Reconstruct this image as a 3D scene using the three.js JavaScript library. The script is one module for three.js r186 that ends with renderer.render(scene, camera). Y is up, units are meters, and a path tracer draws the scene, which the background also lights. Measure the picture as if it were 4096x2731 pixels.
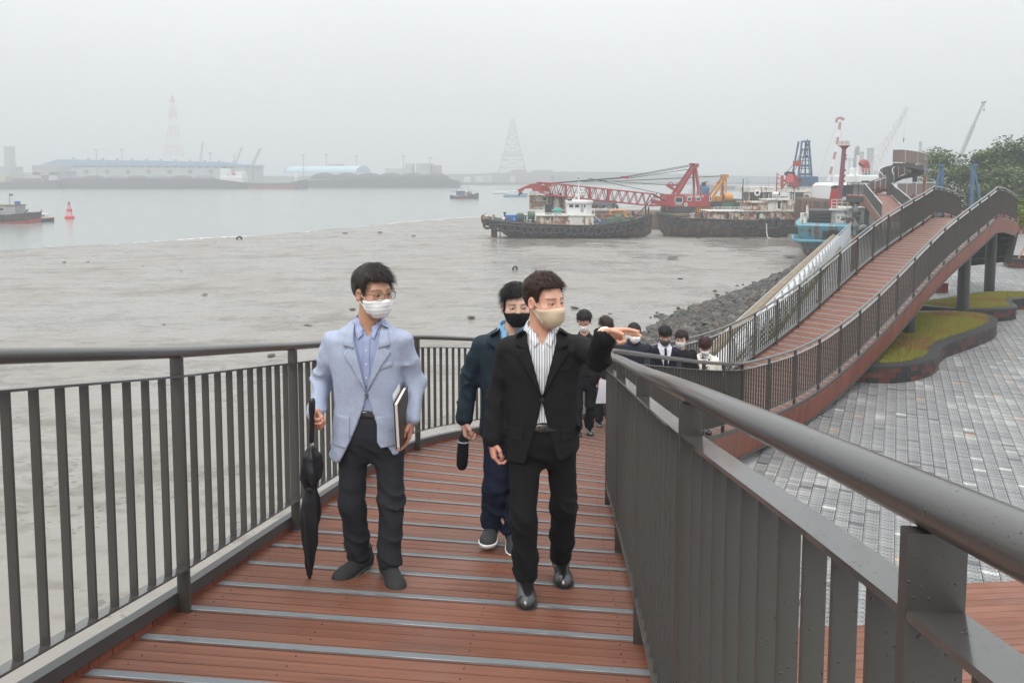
import * as THREE from 'three';
import { mergeGeometries, mergeVertices, toCreasedNormals } from 'three/addons/utils/BufferGeometryUtils.js';
import { FontLoader } from 'three/addons/loaders/FontLoader.js';
import { TextGeometry } from 'three/addons/geometries/TextGeometry.js';

// ---------- camera, sky, sun, exposure, haze ----------
const scene = new THREE.Scene();
const EYE = 5.1;                                   // metres above the plaza paving (y = 0)
const camera = new THREE.PerspectiveCamera(2 * Math.atan(453 / 740) * 180 / Math.PI, 1024 / 906, 0.1, 6000);
camera.position.set(0, EYE, 0);
camera.lookAt(0, EYE - 54 / 740, -1);
camera.setViewOffset(1024, 906, 0, 224, 1024, 682);
camera.updateProjectionMatrix();
const renderer = new THREE.WebGLRenderer({ antialias: true });
renderer.toneMapping = THREE.LinearToneMapping;
renderer.toneMappingExposure = 1.07;
renderer.shadowMap.enabled = true;
{ // even rain-cloud sky: a little brighter overhead than at the horizon, faint broad mottling
  const w = 512, h = 256, d = new Float32Array(w * h * 4);
  for (let j = 0; j < h; j++) for (let i = 0; i < w; i++) {
    const el = (j + 0.5) / h * Math.PI - Math.PI / 2, az = i / w * Math.PI * 2;       // row 0 is straight down
    const up = Math.max(0, Math.sin(el)), m = 1 + 0.018 * Math.sin(3 * az + 4 * el) * Math.cos(5 * az - 7 * el) + 0.012 * Math.sin(11 * az + 9 * el);
    const b = el < 0 ? 0.5 : 0.835 * (1 + 2.4 * Math.pow(up, 1.6)) * m, k = (j * w + i) * 4;
    d[k] = b * 0.965; d[k + 1] = b * 0.99; d[k + 2] = b * 1.005; d[k + 3] = 1;
  }
  const t = new THREE.DataTexture(d, w, h, THREE.RGBAFormat, THREE.FloatType);
  t.mapping = THREE.EquirectangularReflectionMapping; t.magFilter = t.minFilter = THREE.LinearFilter; t.wrapS = THREE.RepeatWrapping; t.needsUpdate = true;
  scene.background = t; scene.environment = t;
}
const sun = new THREE.DirectionalLight(0xfff8f0, 1.5);
sun.position.set(-28, 75, 52); sun.target.position.set(0, 0, -15); sun.castShadow = true; sun.shadow.radius = 45;
Object.assign(sun.shadow.camera, { left: -60, right: 60, top: 60, bottom: -60, near: 1, far: 260 }); sun.shadow.mapSize.set(2048, 2048);
scene.add(sun, sun.target);
scene.fog = new THREE.FogExp2(0xe4e8ea, 0.0018);

// ---------- small tools ----------
const PI = Math.PI, sin = Math.sin, cos = Math.cos, abs = Math.abs, min = Math.min, max = Math.max, hyp = Math.hypot;
const rng = (a) => () => { a |= 0; a = a + 0x6D2B79F5 | 0; let t = Math.imul(a ^ a >>> 15, 1 | a); t = t + Math.imul(t ^ t >>> 7, 61 | t) ^ t; return ((t ^ t >>> 14) >>> 0) / 4294967296; };
const R = rng(71);
const lerp = (a, b, t) => a + (b - a) * t, clamp = (x, a = 0, b = 1) => min(b, max(a, x)), sst = (a, b, x) => { const t = clamp((x - a) / (b - a)); return t * t * (3 - 2 * t); };
const V3 = (x, y, z) => new THREE.Vector3(x, y, z);
const W = (x, y, d) => new THREE.Vector3(x, y, -d);           // d: metres ahead of the camera
const hash = (x, y, s) => { let h = Math.imul(x, 374761393) + Math.imul(y, 668265263) + Math.imul(s, 974634777) | 0; h = Math.imul(h ^ h >>> 13, 1274126177); return ((h ^ h >>> 16) >>> 0) / 4294967296; };
function vn(x, y, p, s) {                                      // value noise that repeats after p cells
  const i = Math.floor(x), j = Math.floor(y), u = x - i, v = y - j, a = u * u * (3 - 2 * u), b = v * v * (3 - 2 * v), q = (k) => ((k % p) + p) % p;
  const h = (m, n) => hash(q(m), q(n), s);
  return lerp(lerp(h(i, j), h(i + 1, j), a), lerp(h(i, j + 1), h(i + 1, j + 1), a), b);
}
function fb(u, v, f, oct, s, fy = f) { let t = 0, a = 0.5, n = 0; for (let k = 0; k < oct; k++) { const p = f << k, py = fy << k; t += a * vn2(u * p, v * py, p, py, s + k); n += a; a *= 0.5; } return t / n; }
function vn2(x, y, p, py, s) { const i = Math.floor(x), j = Math.floor(y), u = x - i, v = y - j, a = u * u * (3 - 2 * u), b = v * v * (3 - 2 * v); const h = (m, n) => hash(((m % p) + p) % p, ((n % py) + py) % py, s); return lerp(lerp(h(i, j), h(i + 1, j), a), lerp(h(i, j + 1), h(i + 1, j + 1), a), b); }
function n3(x, y, z, s = 5) { const i = Math.floor(z), t = z - i, b = t * t * (3 - 2 * t); return lerp(vn(x, y, 4096, s + i * 7), vn(x, y, 4096, s + i * 7 + 7), b); }
function tex(size, fn, srgb = false, sy = size) {              // fn(u, v) -> grey or [r, g, b], 0..1
  const d = new Uint8Array(size * sy * 4);
  for (let j = 0; j < sy; j++) for (let i = 0; i < size; i++) { const c = fn(i / size, j / sy), k = (j * size + i) * 4; for (let q = 0; q < 3; q++) d[k + q] = clamp(c.length ? c[q] : c) * 255; d[k + 3] = 255; }
  const t = new THREE.DataTexture(d, size, sy); t.wrapS = t.wrapT = THREE.RepeatWrapping; t.magFilter = THREE.LinearFilter; t.minFilter = THREE.LinearMipmapLinearFilter; t.generateMipmaps = true;
  if (srgb) t.colorSpace = THREE.SRGBColorSpace; t.needsUpdate = true; return t;
}
const rep = (t, a, b = a) => { const c = t.clone(); c.repeat.set(1 / a, 1 / b); c.needsUpdate = true; return c; };   // one tile covers a x b metres of uv
const lin = (r, g, b) => new THREE.Color().setRGB(r, g, b);
const M = {};
const std = (o) => new THREE.MeshStandardMaterial(o), phys = (o) => new THREE.MeshPhysicalMaterial(o);

const taken = new Map();
function numbered(n) { const k = taken.get(n) || 0; taken.set(n, k + 1); return k ? `${n}_${String(k).padStart(3, '0')}` : n; }
function uvm(g, ox = 0, oy = 0) {                              // uv in metres, by the main direction of each face
  if (g.index) g = g.toNonIndexed();
  if (!g.attributes.normal) g.computeVertexNormals();
  const p = g.attributes.position, n = g.attributes.normal, uv = new Float32Array(p.count * 2);
  for (let t = 0; t < p.count; t += 3) {
    let a = 0, b = 0, c = 0; for (let k = 0; k < 3; k++) { a += abs(n.getX(t + k)); b += abs(n.getY(t + k)); c += abs(n.getZ(t + k)); }
    for (let k = 0; k < 3; k++) { const i = t + k, x = p.getX(i), y = p.getY(i), z = p.getZ(i); const [u, v] = b >= a && b >= c ? [x, z] : a >= c ? [z, y] : [x, y]; uv[i * 2] = u + ox; uv[i * 2 + 1] = v + oy; }
  }
  g.setAttribute('uv', new THREE.BufferAttribute(uv, 2)); return g;
}
function clean(g) { if (g.index) g = g.toNonIndexed(); for (const k of Object.keys(g.attributes)) if (!['position', 'normal', 'uv'].includes(k)) g.deleteAttribute(k); if (!g.attributes.normal) g.computeVertexNormals(); if (!g.attributes.uv) uvm(g); return g; }
const merge = (l) => l.length === 1 ? l[0] : mergeGeometries(l.map(clean), false);
function shade(o) { o.traverse((c) => { if (c.isMesh) { c.castShadow = c.receiveShadow = true; } }); return o; }
function obj(name, geos, mat, parent) {                        // one named Mesh
  const g = Array.isArray(geos) ? merge(geos.map((q) => q.attributes.uvset ? q : q)) : geos;
  const m = new THREE.Mesh(g, mat); m.name = parent ? name : numbered(name); m.castShadow = m.receiveShadow = true; (parent || scene).add(m); return m;
}
function thing(name, label, category, group) { const o = new THREE.Group(); o.name = numbered(name); scene.add(o); tag(o, label, category, group); return o; }
function tag(o, label, category, group, kind) { if (label) o.userData.label = label; if (category) o.userData.category = category; if (group) o.userData.group = group; if (kind) o.userData.kind = kind; return o; }
const struct = (o, label) => { o.userData.kind = 'structure'; if (label) o.userData.label = label; return o; };
function part(name, parent) { const o = new THREE.Group(); o.name = name; parent.add(o); return o; }
// geometries
function bx(w, h, d, x = 0, y = 0, z = 0, ry = 0) { const g = new THREE.BoxGeometry(w, h, d); if (ry) g.rotateY(ry); g.translate(x, y, z); return uvm(g, R() * 7, R() * 7); }
function cham(w, h, d, c, x = 0, y = 0, z = 0) {               // box with chamfered vertical/top edges
  const s = new THREE.Shape(); const a = w / 2, b = d / 2; s.moveTo(-a + c, -b); s.lineTo(a - c, -b); s.lineTo(a, -b + c); s.lineTo(a, b - c); s.lineTo(a - c, b); s.lineTo(-a + c, b); s.lineTo(-a, b - c); s.lineTo(-a, -b + c); s.closePath();
  const g = new THREE.ExtrudeGeometry(s, { depth: h - c, bevelEnabled: true, bevelThickness: c, bevelSize: c, bevelOffset: -c, bevelSegments: 1, steps: 1 }); g.rotateX(-PI / 2); g.translate(x, y - h / 2 + c * 0.5, z); return uvm(g, R() * 7, R() * 7);
}
const UPY = V3(0, 1, 0);
function beam(p, q, w, h = w, up = UPY) {                       // rectangular bar from p to q; h along up
  const d = q.clone().sub(p), L = d.length(); d.normalize(); let x = new THREE.Vector3().crossVectors(up, d); if (x.lengthSq() < 1e-6) x.set(1, 0, 0); x.normalize(); const y = new THREE.Vector3().crossVectors(d, x);
  const g = new THREE.BoxGeometry(w, h, L); uvm(g, R() * 5, R() * 5); const gg = uvm(g, R() * 5, R() * 5); gg.applyMatrix4(new THREE.Matrix4().makeBasis(x, y, d).setPosition(p.clone().add(q).multiplyScalar(0.5))); return gg;
}
function rod(p, q, r, r2 = r, seg = 10, open = false) { const d = q.clone().sub(p), g = new THREE.CylinderGeometry(r2, r, d.length(), seg, 1, open); g.applyQuaternion(new THREE.Quaternion().setFromUnitVectors(UPY, d.normalize())); g.translate((p.x + q.x) / 2, (p.y + q.y) / 2, (p.z + q.z) / 2); return clean(g); }
function tube(pts, r, seg = 8, n = pts.length * 6, closed = false) { return clean(new THREE.TubeGeometry(new THREE.CatmullRomCurve3(pts, closed, 'centripetal'), n, r, seg, closed)); }
function lathe(prof, seg = 20, x = 0, y = 0, z = 0) { const g = new THREE.LatheGeometry(prof.map(([a, b]) => new THREE.Vector2(a, b)), seg); g.translate(x, y, z); return clean(g); }
function ball(r, x, y, z, sx = 1, sy = 1, sz = 1, seg = 16) { const g = new THREE.SphereGeometry(r, seg, max(6, seg * 0.7 | 0)); g.scale(sx, sy, sz); g.translate(x, y, z); return clean(g); }
function prism(poly, h, y0 = 0, bev = 0) {                      // poly [[x, z]...] seen from above, risen from y0 by h
  const s = new THREE.Shape(poly.map(([a, b]) => new THREE.Vector2(a, -b))); const g = new THREE.ExtrudeGeometry(s, bev ? { depth: h - bev, bevelEnabled: true, bevelThickness: bev, bevelSize: bev, bevelOffset: -bev, bevelSegments: 2 } : { depth: h, bevelEnabled: false }); g.rotateX(-PI / 2); g.translate(0, y0, 0); return uvm(g);
}
function plate(poly, t) {                                       // poly [[x, y]...] upright, thickness t about z = 0
  const g = new THREE.ExtrudeGeometry(new THREE.Shape(poly.map(([a, b]) => new THREE.Vector2(a, b))), { depth: t, bevelEnabled: false }); g.translate(0, 0, -t / 2); return uvm(g);
}
function sweep(pts, sec, closed = true) {                       // carry a section [[across, up]...] along points; across = to the right of travel, up = world up
  const n = pts.length, m = sec.length, pos = [], idx = [];
  for (let i = 0; i < n; i++) {
    const a = pts[max(0, i - 1)], b = pts[min(n - 1, i + 1)], dx = b.x - a.x, dz = b.z - a.z, l = hyp(dx, dz) || 1, rx = -dz / l, rz = dx / l;
    let k = 1; if (i > 0 && i < n - 1) { const p = pts[i]; const ax = p.x - a.x, az = p.z - a.z, al = hyp(ax, az) || 1; k = 1 / max(0.5, abs((ax * dx + az * dz) / al / l)); }
    for (const [u, v] of sec) pos.push(pts[i].x + rx * u * k, pts[i].y + v, pts[i].z + rz * u * k);
  }
  for (let i = 0; i < n - 1; i++) for (let j = 0; j < (closed ? m : m - 1); j++) { const a = i * m + j, b = i * m + (j + 1) % m, c = a + m, d = b + m; idx.push(a, b, c, b, d, c); }
  if (closed) for (let j = 1; j < m - 1; j++) { idx.push(0, j + 1, j); const o = (n - 1) * m; idx.push(o, o + j, o + j + 1); }
  const g = new THREE.BufferGeometry(); g.setAttribute('position', new THREE.Float32BufferAttribute(pos, 3)); g.setIndex(idx); const q = g.toNonIndexed(); q.computeVertexNormals(); return uvm(q, R() * 9, R() * 9);
}
function hexa(a, b, ox = 0, oy = 0, along = null) {             // solid between two quads of four points each (a and b, same order round)
  const P = [...a, ...b], f = [[0, 1, 2, 3], [7, 6, 5, 4], [0, 4, 5, 1], [1, 5, 6, 2], [2, 6, 7, 3], [3, 7, 4, 0]], pos = [];
  for (const q of f) for (const k of [0, 1, 2, 0, 2, 3]) pos.push(P[q[k]].x, P[q[k]].y, P[q[k]].z);
  const g = new THREE.BufferGeometry(); g.setAttribute('position', new THREE.Float32BufferAttribute(pos, 3)); g.computeVertexNormals();
  // make the normals point outwards
  const c = new THREE.Vector3(); P.forEach((p) => c.add(p)); c.multiplyScalar(1 / 8); const pa = g.attributes.position, na = g.attributes.normal; let s = 0;
  for (let i = 0; i < 36; i++) s += (pa.getX(i) - c.x) * na.getX(i) + (pa.getY(i) - c.y) * na.getY(i) + (pa.getZ(i) - c.z) * na.getZ(i);
  if (s < 0) { for (let i = 0; i < 36; i += 3) for (let k = 0; k < 3; k++) { const A = pos[(i + 1) * 3 + k]; pos[(i + 1) * 3 + k] = pos[(i + 2) * 3 + k]; pos[(i + 2) * 3 + k] = A; } g.setAttribute('position', new THREE.Float32BufferAttribute(pos, 3)); g.computeVertexNormals(); }
  if (!along) return uvm(g, ox, oy);
  const uv = new Float32Array(72), e = along, p2 = g.attributes.position, n2 = g.attributes.normal;   // u along the grain
  for (let i = 0; i < 36; i++) { const x = p2.getX(i) - c.x, y = p2.getY(i) - c.y, z = p2.getZ(i) - c.z, u = x * e.x + y * e.y + z * e.z; const qx = x - e.x * u, qy = y - e.y * u, qz = z - e.z * u; const N = V3(n2.getX(i), n2.getY(i), n2.getZ(i)), t = new THREE.Vector3().crossVectors(N, e); uv[i * 2] = u + ox; uv[i * 2 + 1] = qx * t.x + qy * t.y + qz * t.z + oy; }
  g.setAttribute('uv', new THREE.BufferAttribute(uv, 2)); return g;
}
const PITCH = Math.atan(54 / 740), FS = 2960, CP = cos(PITCH), SP = sin(PITCH);
function pw(u, v, d) { const x = (u - 2048) / FS, y = (v - 916) / FS, fz = CP - y * SP, k = d / fz; return W(x * k, EYE - (y * CP + SP) * k, d); }   // a point d metres ahead in the direction of a measured sight line
// ---------- materials ----------
const T = {};
T.grain = tex(512, (u, v) => { const a = fb(u, v, 3, 5, 11, 96), b = fb(u, v, 8, 3, 17, 256), c = fb(u, v, 4, 4, 21); return 0.62 * a + 0.25 * b + 0.22 * c - 0.05; });
T.mott = tex(512, (u, v) => fb(u, v, 6, 6, 31));
T.fine = tex(512, (u, v) => fb(u, v, 64, 3, 41));
T.drops = tex(1024, (() => { const r = rng(5), L = []; for (let i = 0; i < 900; i++) L.push([r(), r(), 0.0016 + 0.0065 * r() * r() * r()]); const G = Array.from({ length: 1024 }, () => []); for (const l of L) for (let a = -1; a < 2; a++) for (let b = -1; b < 2; b++) G[(((l[1] * 32 | 0) + b + 32) % 32) * 32 + ((l[0] * 32 | 0) + a + 32) % 32].push(l); return (u, v) => { let h = 0; for (const [x, y, q] of G[(v * 32 | 0) * 32 + (u * 32 | 0)]) { const dx = abs(u - x), dy = abs(v - y), d = hyp(min(dx, 1 - dx), min(dy, 1 - dy)) / q; if (d < 1) h = max(h, Math.sqrt(1 - d * d) * min(1, q / 0.005)); } return h; }; })());
const col3 = (t, a, b) => [lerp(a[0], b[0], t), lerp(a[1], b[1], t), lerp(a[2], b[2], t)];
const toS = (c) => c.map((x) => x <= 0.0031308 ? x * 12.92 : 1.055 * Math.pow(x, 1 / 2.4) - 0.055);
function wood(a, b, c, seed) { return tex(512, (u, v) => { const g = fb(u, v, 3, 5, seed, 90), s = fb(u, v, 5, 4, seed + 9), k = sst(0.6, 0.8, fb(u, v, 4, 4, seed + 20, 24)); let q = col3(clamp((g - 0.22) * 1.25 + 0.12), a, b); q = col3(k * 0.5, q, c); const m = 0.86 + 0.28 * s; return toS(q.map((x) => x * m)); }, true); }
{
  const t1 = wood([0.135, 0.048, 0.027], [0.235, 0.095, 0.056], [0.075, 0.031, 0.020], 101), t2 = wood([0.146, 0.055, 0.031], [0.255, 0.107, 0.066], [0.088, 0.038, 0.025], 131);
  const bump = rep(T.grain, 1.1, 0.7), ro = rep(tex(256, (u, v) => 0.30 + 0.50 * fb(u, v, 5, 4, 77)), 1.7);
  M.plank = [[t1, 0xffffff], [t2, 0xf2efec], [t1, 0xf2eeec], [t2, 0xeeeae6]].map(([t, c], i) => std({ color: c, map: rep(t, 1.6 + 0.2 * i, 1.1), roughnessMap: ro, roughness: 1, bumpMap: bump, bumpScale: 0.0022 }));
  const t3 = wood([0.135, 0.036, 0.020], [0.27, 0.080, 0.045], [0.07, 0.024, 0.016], 151);
  M.fascia = [0xffffff, 0xe4dad6, 0xf6eae4].map((c, i) => std({ color: c, map: rep(t3, 1.3 + 0.3 * i, 0.8), roughness: 0.52, bumpMap: bump, bumpScale: 0.0018 }));
}
M.rail = std({ color: lin(0.056, 0.052, 0.047), roughness: 0.36, metalness: 0.0, bumpMap: rep(T.drops, 0.5), bumpScale: 0.0016 });      // painted steel, rain drops standing on it
M.handrail = phys({ color: lin(0.060, 0.057, 0.053), roughness: 0.30, clearcoat: 0.7, clearcoatRoughness: 0.16, bumpMap: rep(T.drops, 0.36), bumpScale: 0.0018 });
M.railflat = phys({ color: lin(0.064, 0.061, 0.057), roughness: 0.22, clearcoat: 0.8, clearcoatRoughness: 0.10, bumpMap: rep(T.drops, 0.42), bumpScale: 0.0016 });
M.steel = std({ color: lin(0.050, 0.050, 0.049), roughness: 0.42 });
M.channel = std({ color: lin(0.055, 0.055, 0.054), roughness: 0.42, bumpMap: rep(T.drops, 0.6), bumpScale: 0.0012 });
M.grit = std({ color: lin(0.15, 0.165, 0.177), roughness: 0.75, bumpMap: rep(T.fine, 0.35), bumpScale: 0.0022 });
M.alu = std({ color: lin(0.62, 0.64, 0.66), roughness: 0.32, metalness: 0.85 });
M.galv = std({ color: lin(0.50, 0.53, 0.56), roughness: 0.45, metalness: 0.35, bumpMap: rep(T.mott, 0.7), bumpScale: 0.0008 });
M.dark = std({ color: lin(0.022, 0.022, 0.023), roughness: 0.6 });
M.rubber = std({ color: lin(0.020, 0.020, 0.021), roughness: 0.75, bumpMap: rep(T.mott, 0.5), bumpScale: 0.006 });
M.corten = std({ color: lin(0.16, 0.062, 0.036), roughness: 0.55, bumpMap: rep(T.mott, 0.4), bumpScale: 0.001 });
M.glass = phys({ color: lin(0.86, 0.92, 0.93), roughness: 0.03, transmission: 1, thickness: 0, ior: 1.5 });
M.winglass = std({ color: lin(0.03, 0.04, 0.045), roughness: 0.08 });
const paintCache = new Map();
function paint(r, g, b, rough = 0.5, rust = 0, seed = 1) {      // weathered paint; rust 0..1 = share of rust patches and runs
  const key = [r, g, b, rough, rust, seed].join(); if (paintCache.has(key)) return paintCache.get(key);
  const m = rust ? std({ map: rep(tex(256, (u, v) => {
    const n = fb(u, v, 11, 5, seed * 13), run = fb(u, v, 26, 3, seed * 13 + 5, 3), k = sst(0.62 - rust * 0.28, 0.78 - rust * 0.2, 0.5 * n + 0.5 * run + 0.04), d = fb(u, v, 9, 4, seed + 3), st = sst(0.5 - rust * 0.2, 0.8, run) * 0.4 * rust;
    let q = col3(k, [r, g, b], col3(d, [0.10, 0.035, 0.016], [0.30, 0.12, 0.045])); q = col3(st, q, [0.33, 0.17, 0.085]); return toS(q.map((x) => x * (0.84 + 0.32 * fb(u, v, 7, 4, seed + 50))));
  }, true), 5.5, 4.2), roughness: rough + 0.1 }) : std({ color: lin(r, g, b), roughness: rough, bumpMap: rep(T.mott, 1.5), bumpScale: 0.002 });
  paintCache.set(key, m); return m;
}
// ---------- setting: water, mud flat, bank of stones, quay edge, plaza ----------
const QD = 27.5 * PI / 180, QE = [sin(QD), cos(QD)], QR = [cos(QD), -sin(QD)], Q0 = [6.85, 23.87];
const qp = (a, b, y = 0) => W(Q0[0] + a * QE[0] + b * QR[0], y, Q0[1] + a * QE[1] + b * QR[1]);       // a: along the quay, b: inland from its edge
const qab = (x, d) => [(x - Q0[0]) * QE[0] + (d - Q0[1]) * QE[1], (x - Q0[0]) * QR[0] + (d - Q0[1]) * QR[1]];
const WATER = -3.16;
function shore(x, d) { const s = (x + 56.5) * 0.602 + (d - 81.2) * 0.798, sd = (x + 56.5) * 0.798 - (d - 81.2) * 0.602; return sd - 4.2 * Math.exp(-(((s - 28) / 24) ** 2)) + 1.2 * sin(s * 0.11) + 0.5 * sin(s * 0.31 + 1) + (s < 0 ? -s * 0.25 : 0); }
const fbm2 = (x, y, s, o = 4) => { let t = 0, a = 0.5; for (let k = 0; k < o; k++) { t += a * vn(x, y, 1 << 20, s + k); x *= 2.03; y *= 2.03; a *= 0.5; } return t; };
function mudY(x, d) {
  const sd = shore(x, d), base = sd < 0 ? sd * 0.03 : 0.075 * (1 - Math.exp(-sd / 9));
  const c1 = fbm2(x * 0.045 + 9, d * 0.045, 3), pool = sst(0.40, 0.52, c1), r = fbm2(x * 0.55, d * 0.55, 9, 4) - 0.47;
  const creek = Math.exp(-(((sd - 14 - 3 * sin(x * 0.09) - 6 * fbm2(x * 0.04, d * 0.04, 44)) / 0.8) ** 2)) * 0.10 + Math.exp(-(((sd - 24 - 5 * sin(x * 0.06 + 2)) / 1.1) ** 2)) * 0.06;
  return WATER + base + sst(-4, 4, sd) * (pool * 0.05 + r * 0.11 * (0.35 + 0.65 * pool) - creek * 0.8);
}
{
  const wave = tex(512, (u, v) => 0.6 * fb(u, v, 8, 4, 61, 20) + 0.4 * fb(u, v, 24, 4, 67, 40));
  const mat = std({ color: lin(0.235, 0.252, 0.240), roughness: 0.17, bumpMap: rep(wave, 9, 7), bumpScale: 0.035 });
  const g = new THREE.PlaneGeometry(2200, 1000); g.rotateX(-PI / 2); g.translate(0, WATER, -400);
  struct(obj('water', uvm(g), mat), 'pale grey green tidal channel water');
}
{
  const cm = tex(1024, (u, v) => { const a = fb(u, v, 5, 5, 201), b = fb(u, v, 40, 3, 211), s = fb(u, v, 10, 4, 221, 30); const k = sst(0.48, 0.70, 0.45 * a + 0.2 * b + 0.4 * s), sp = sst(0.70, 0.76, fb(u, v, 90, 2, 231)) * sst(0.4, 0.6, a); let q = col3(k, [0.228, 0.212, 0.188], [0.158, 0.143, 0.122]); q = col3(sp * 0.75, q, [0.10, 0.088, 0.075]); return toS(q); }, true);
  const rm = tex(512, (u, v) => { const a = fb(u, v, 4, 5, 241), b = fb(u, v, 14, 4, 246, 26); return 0.16 + 0.42 * sst(0.40, 0.62, 0.6 * a + 0.4 * b); });
  const bm = tex(512, (u, v) => 0.5 * fb(u, v, 10, 5, 251) + 0.5 * fb(u, v, 16, 4, 257, 34));
  const mat = std({ map: rep(cm, 13, 11), roughnessMap: rep(rm, 27, 23), roughness: 1, bumpMap: rep(bm, 5.3, 4.6), bumpScale: 0.045 });
  const nc = 300, nr = 330, pos = [], idx = [];
  for (let j = 0; j <= nr; j++) for (let i = 0; i <= nc; i++) { const d = j < 14 ? lerp(-35, 5, j / 14) : 5 * Math.pow(70, (j - 14) / (nr - 14)), x = (i / nc - 0.5) * 2 * (max(d, 8) * 0.95 + 16); pos.push(x, mudY(x, d), -d); }
  for (let j = 0; j < nr; j++) for (let i = 0; i < nc; i++) { const a = j * (nc + 1) + i, b = a + 1, c = a + nc + 1, e = c + 1; idx.push(a, b, c, b, e, c); }
  const g = new THREE.BufferGeometry(); g.setAttribute('position', new THREE.Float32BufferAttribute(pos, 3)); g.setIndex(idx); g.computeVertexNormals();
  const uv = new Float32Array(pos.length / 3 * 2); for (let i = 0; i < pos.length / 3; i++) { uv[i * 2] = pos[i * 3]; uv[i * 2 + 1] = pos[i * 3 + 2]; } g.setAttribute('uv', new THREE.BufferAttribute(uv, 2));
  struct(obj('mud_flat', g, mat), 'wide wet grey mud flat at low tide');
}
{ // line of scum and foam that the ebbing tide left along the water's edge
  const pts = []; for (let k = -40; k < 190; k += 0.8) { const bx_ = -56.5 + k * 0.602, bd = 81.2 + k * 0.798; let lo = -20, hi = 30; for (let i = 0; i < 24; i++) { const m = (lo + hi) / 2; if (shore(bx_ + 0.798 * m, bd - 0.602 * m) < 0.5) lo = m; else hi = m; } pts.push([bx_ + 0.798 * lo, bd - 0.602 * lo, 0.10 + 0.55 * fbm2(k * 0.22, 4, 8)]); }
  const P = [], I = []; pts.forEach(([x, d, w], i) => { P.push(x - 0.798 * w, WATER + 0.015, -(d + 0.602 * w), x + 0.798 * w, mudY(x + 0.798 * w, d - 0.602 * w) + 0.012, -(d - 0.602 * w)); if (i) { const a = i * 2 - 2; I.push(a, a + 1, a + 2, a + 1, a + 3, a + 2); } });
  const g = new THREE.BufferGeometry(); g.setAttribute('position', new THREE.Float32BufferAttribute(P, 3)); g.setIndex(I); g.computeVertexNormals(); struct(obj('tide_line', uvm(g), std({ map: rep(tex(256, (u, v) => toS(col3(sst(0.4, 0.6, fb(u, v, 12, 4, 271)), [0.75, 0.74, 0.71], [0.36, 0.34, 0.31])), true), 4), roughness: 0.8, side: THREE.DoubleSide })), 'pale line of foam along the edge of the water');
}
// quay: plaza slab, edge coping, earth bank
M.conc = std({ map: rep(tex(512, (u, v) => { const a = fb(u, v, 5, 6, 301), k = sst(0.5, 0.75, fb(u, v, 3, 4, 311)); return toS(col3(k, [0.185, 0.14, 0.088], [0.10, 0.084, 0.064]).map((x) => x * (0.7 + 0.6 * a))); }, true), 3), roughness: 0.7, bumpMap: rep(T.mott, 1.2), bumpScale: 0.01 });
M.bed = std({ color: lin(0.50, 0.50, 0.49), roughness: 0.7 });
const plaza = struct(new THREE.Group(), 'grey block paved plaza'); plaza.name = 'plaza_pavement'; scene.add(plaza);
{
  const P = [[-60, 0.0], [160, 0.0], [160, 150], [-60, 150]].map(([a, b]) => { const q = qp(a, b); return [q.x, q.z]; });
  obj('bedding', prism(P, 0.9, -0.96), M.bed, plaza);
}
struct(obj('quay_edge', [-58, -20, 0, 15, 30, 45, 62, 90, 158].slice(0, -1).map((a, i, l) => { const e = l[i + 1] ?? 158; return sweep([qp(a + 0.012, 0, 0), qp(e, 0, 0)], [[0, -3.4], [0, -0.10 - 0.03 * R()], [0.10, 0.02], [0.40, 0.035], [0.46, -0.05], [0.46, -3.4]]); }), M.conc), 'weathered tan concrete edge of the quay');
struct(obj('embankment', sweep([qp(-58, 0), qp(17, 0)], [[-6.6, -3.9], [-0.01, -0.75], [-0.01, -3.9]]), std({ color: lin(0.09, 0.08, 0.07), roughness: 0.9 })), 'earth bank under the stones');
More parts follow.
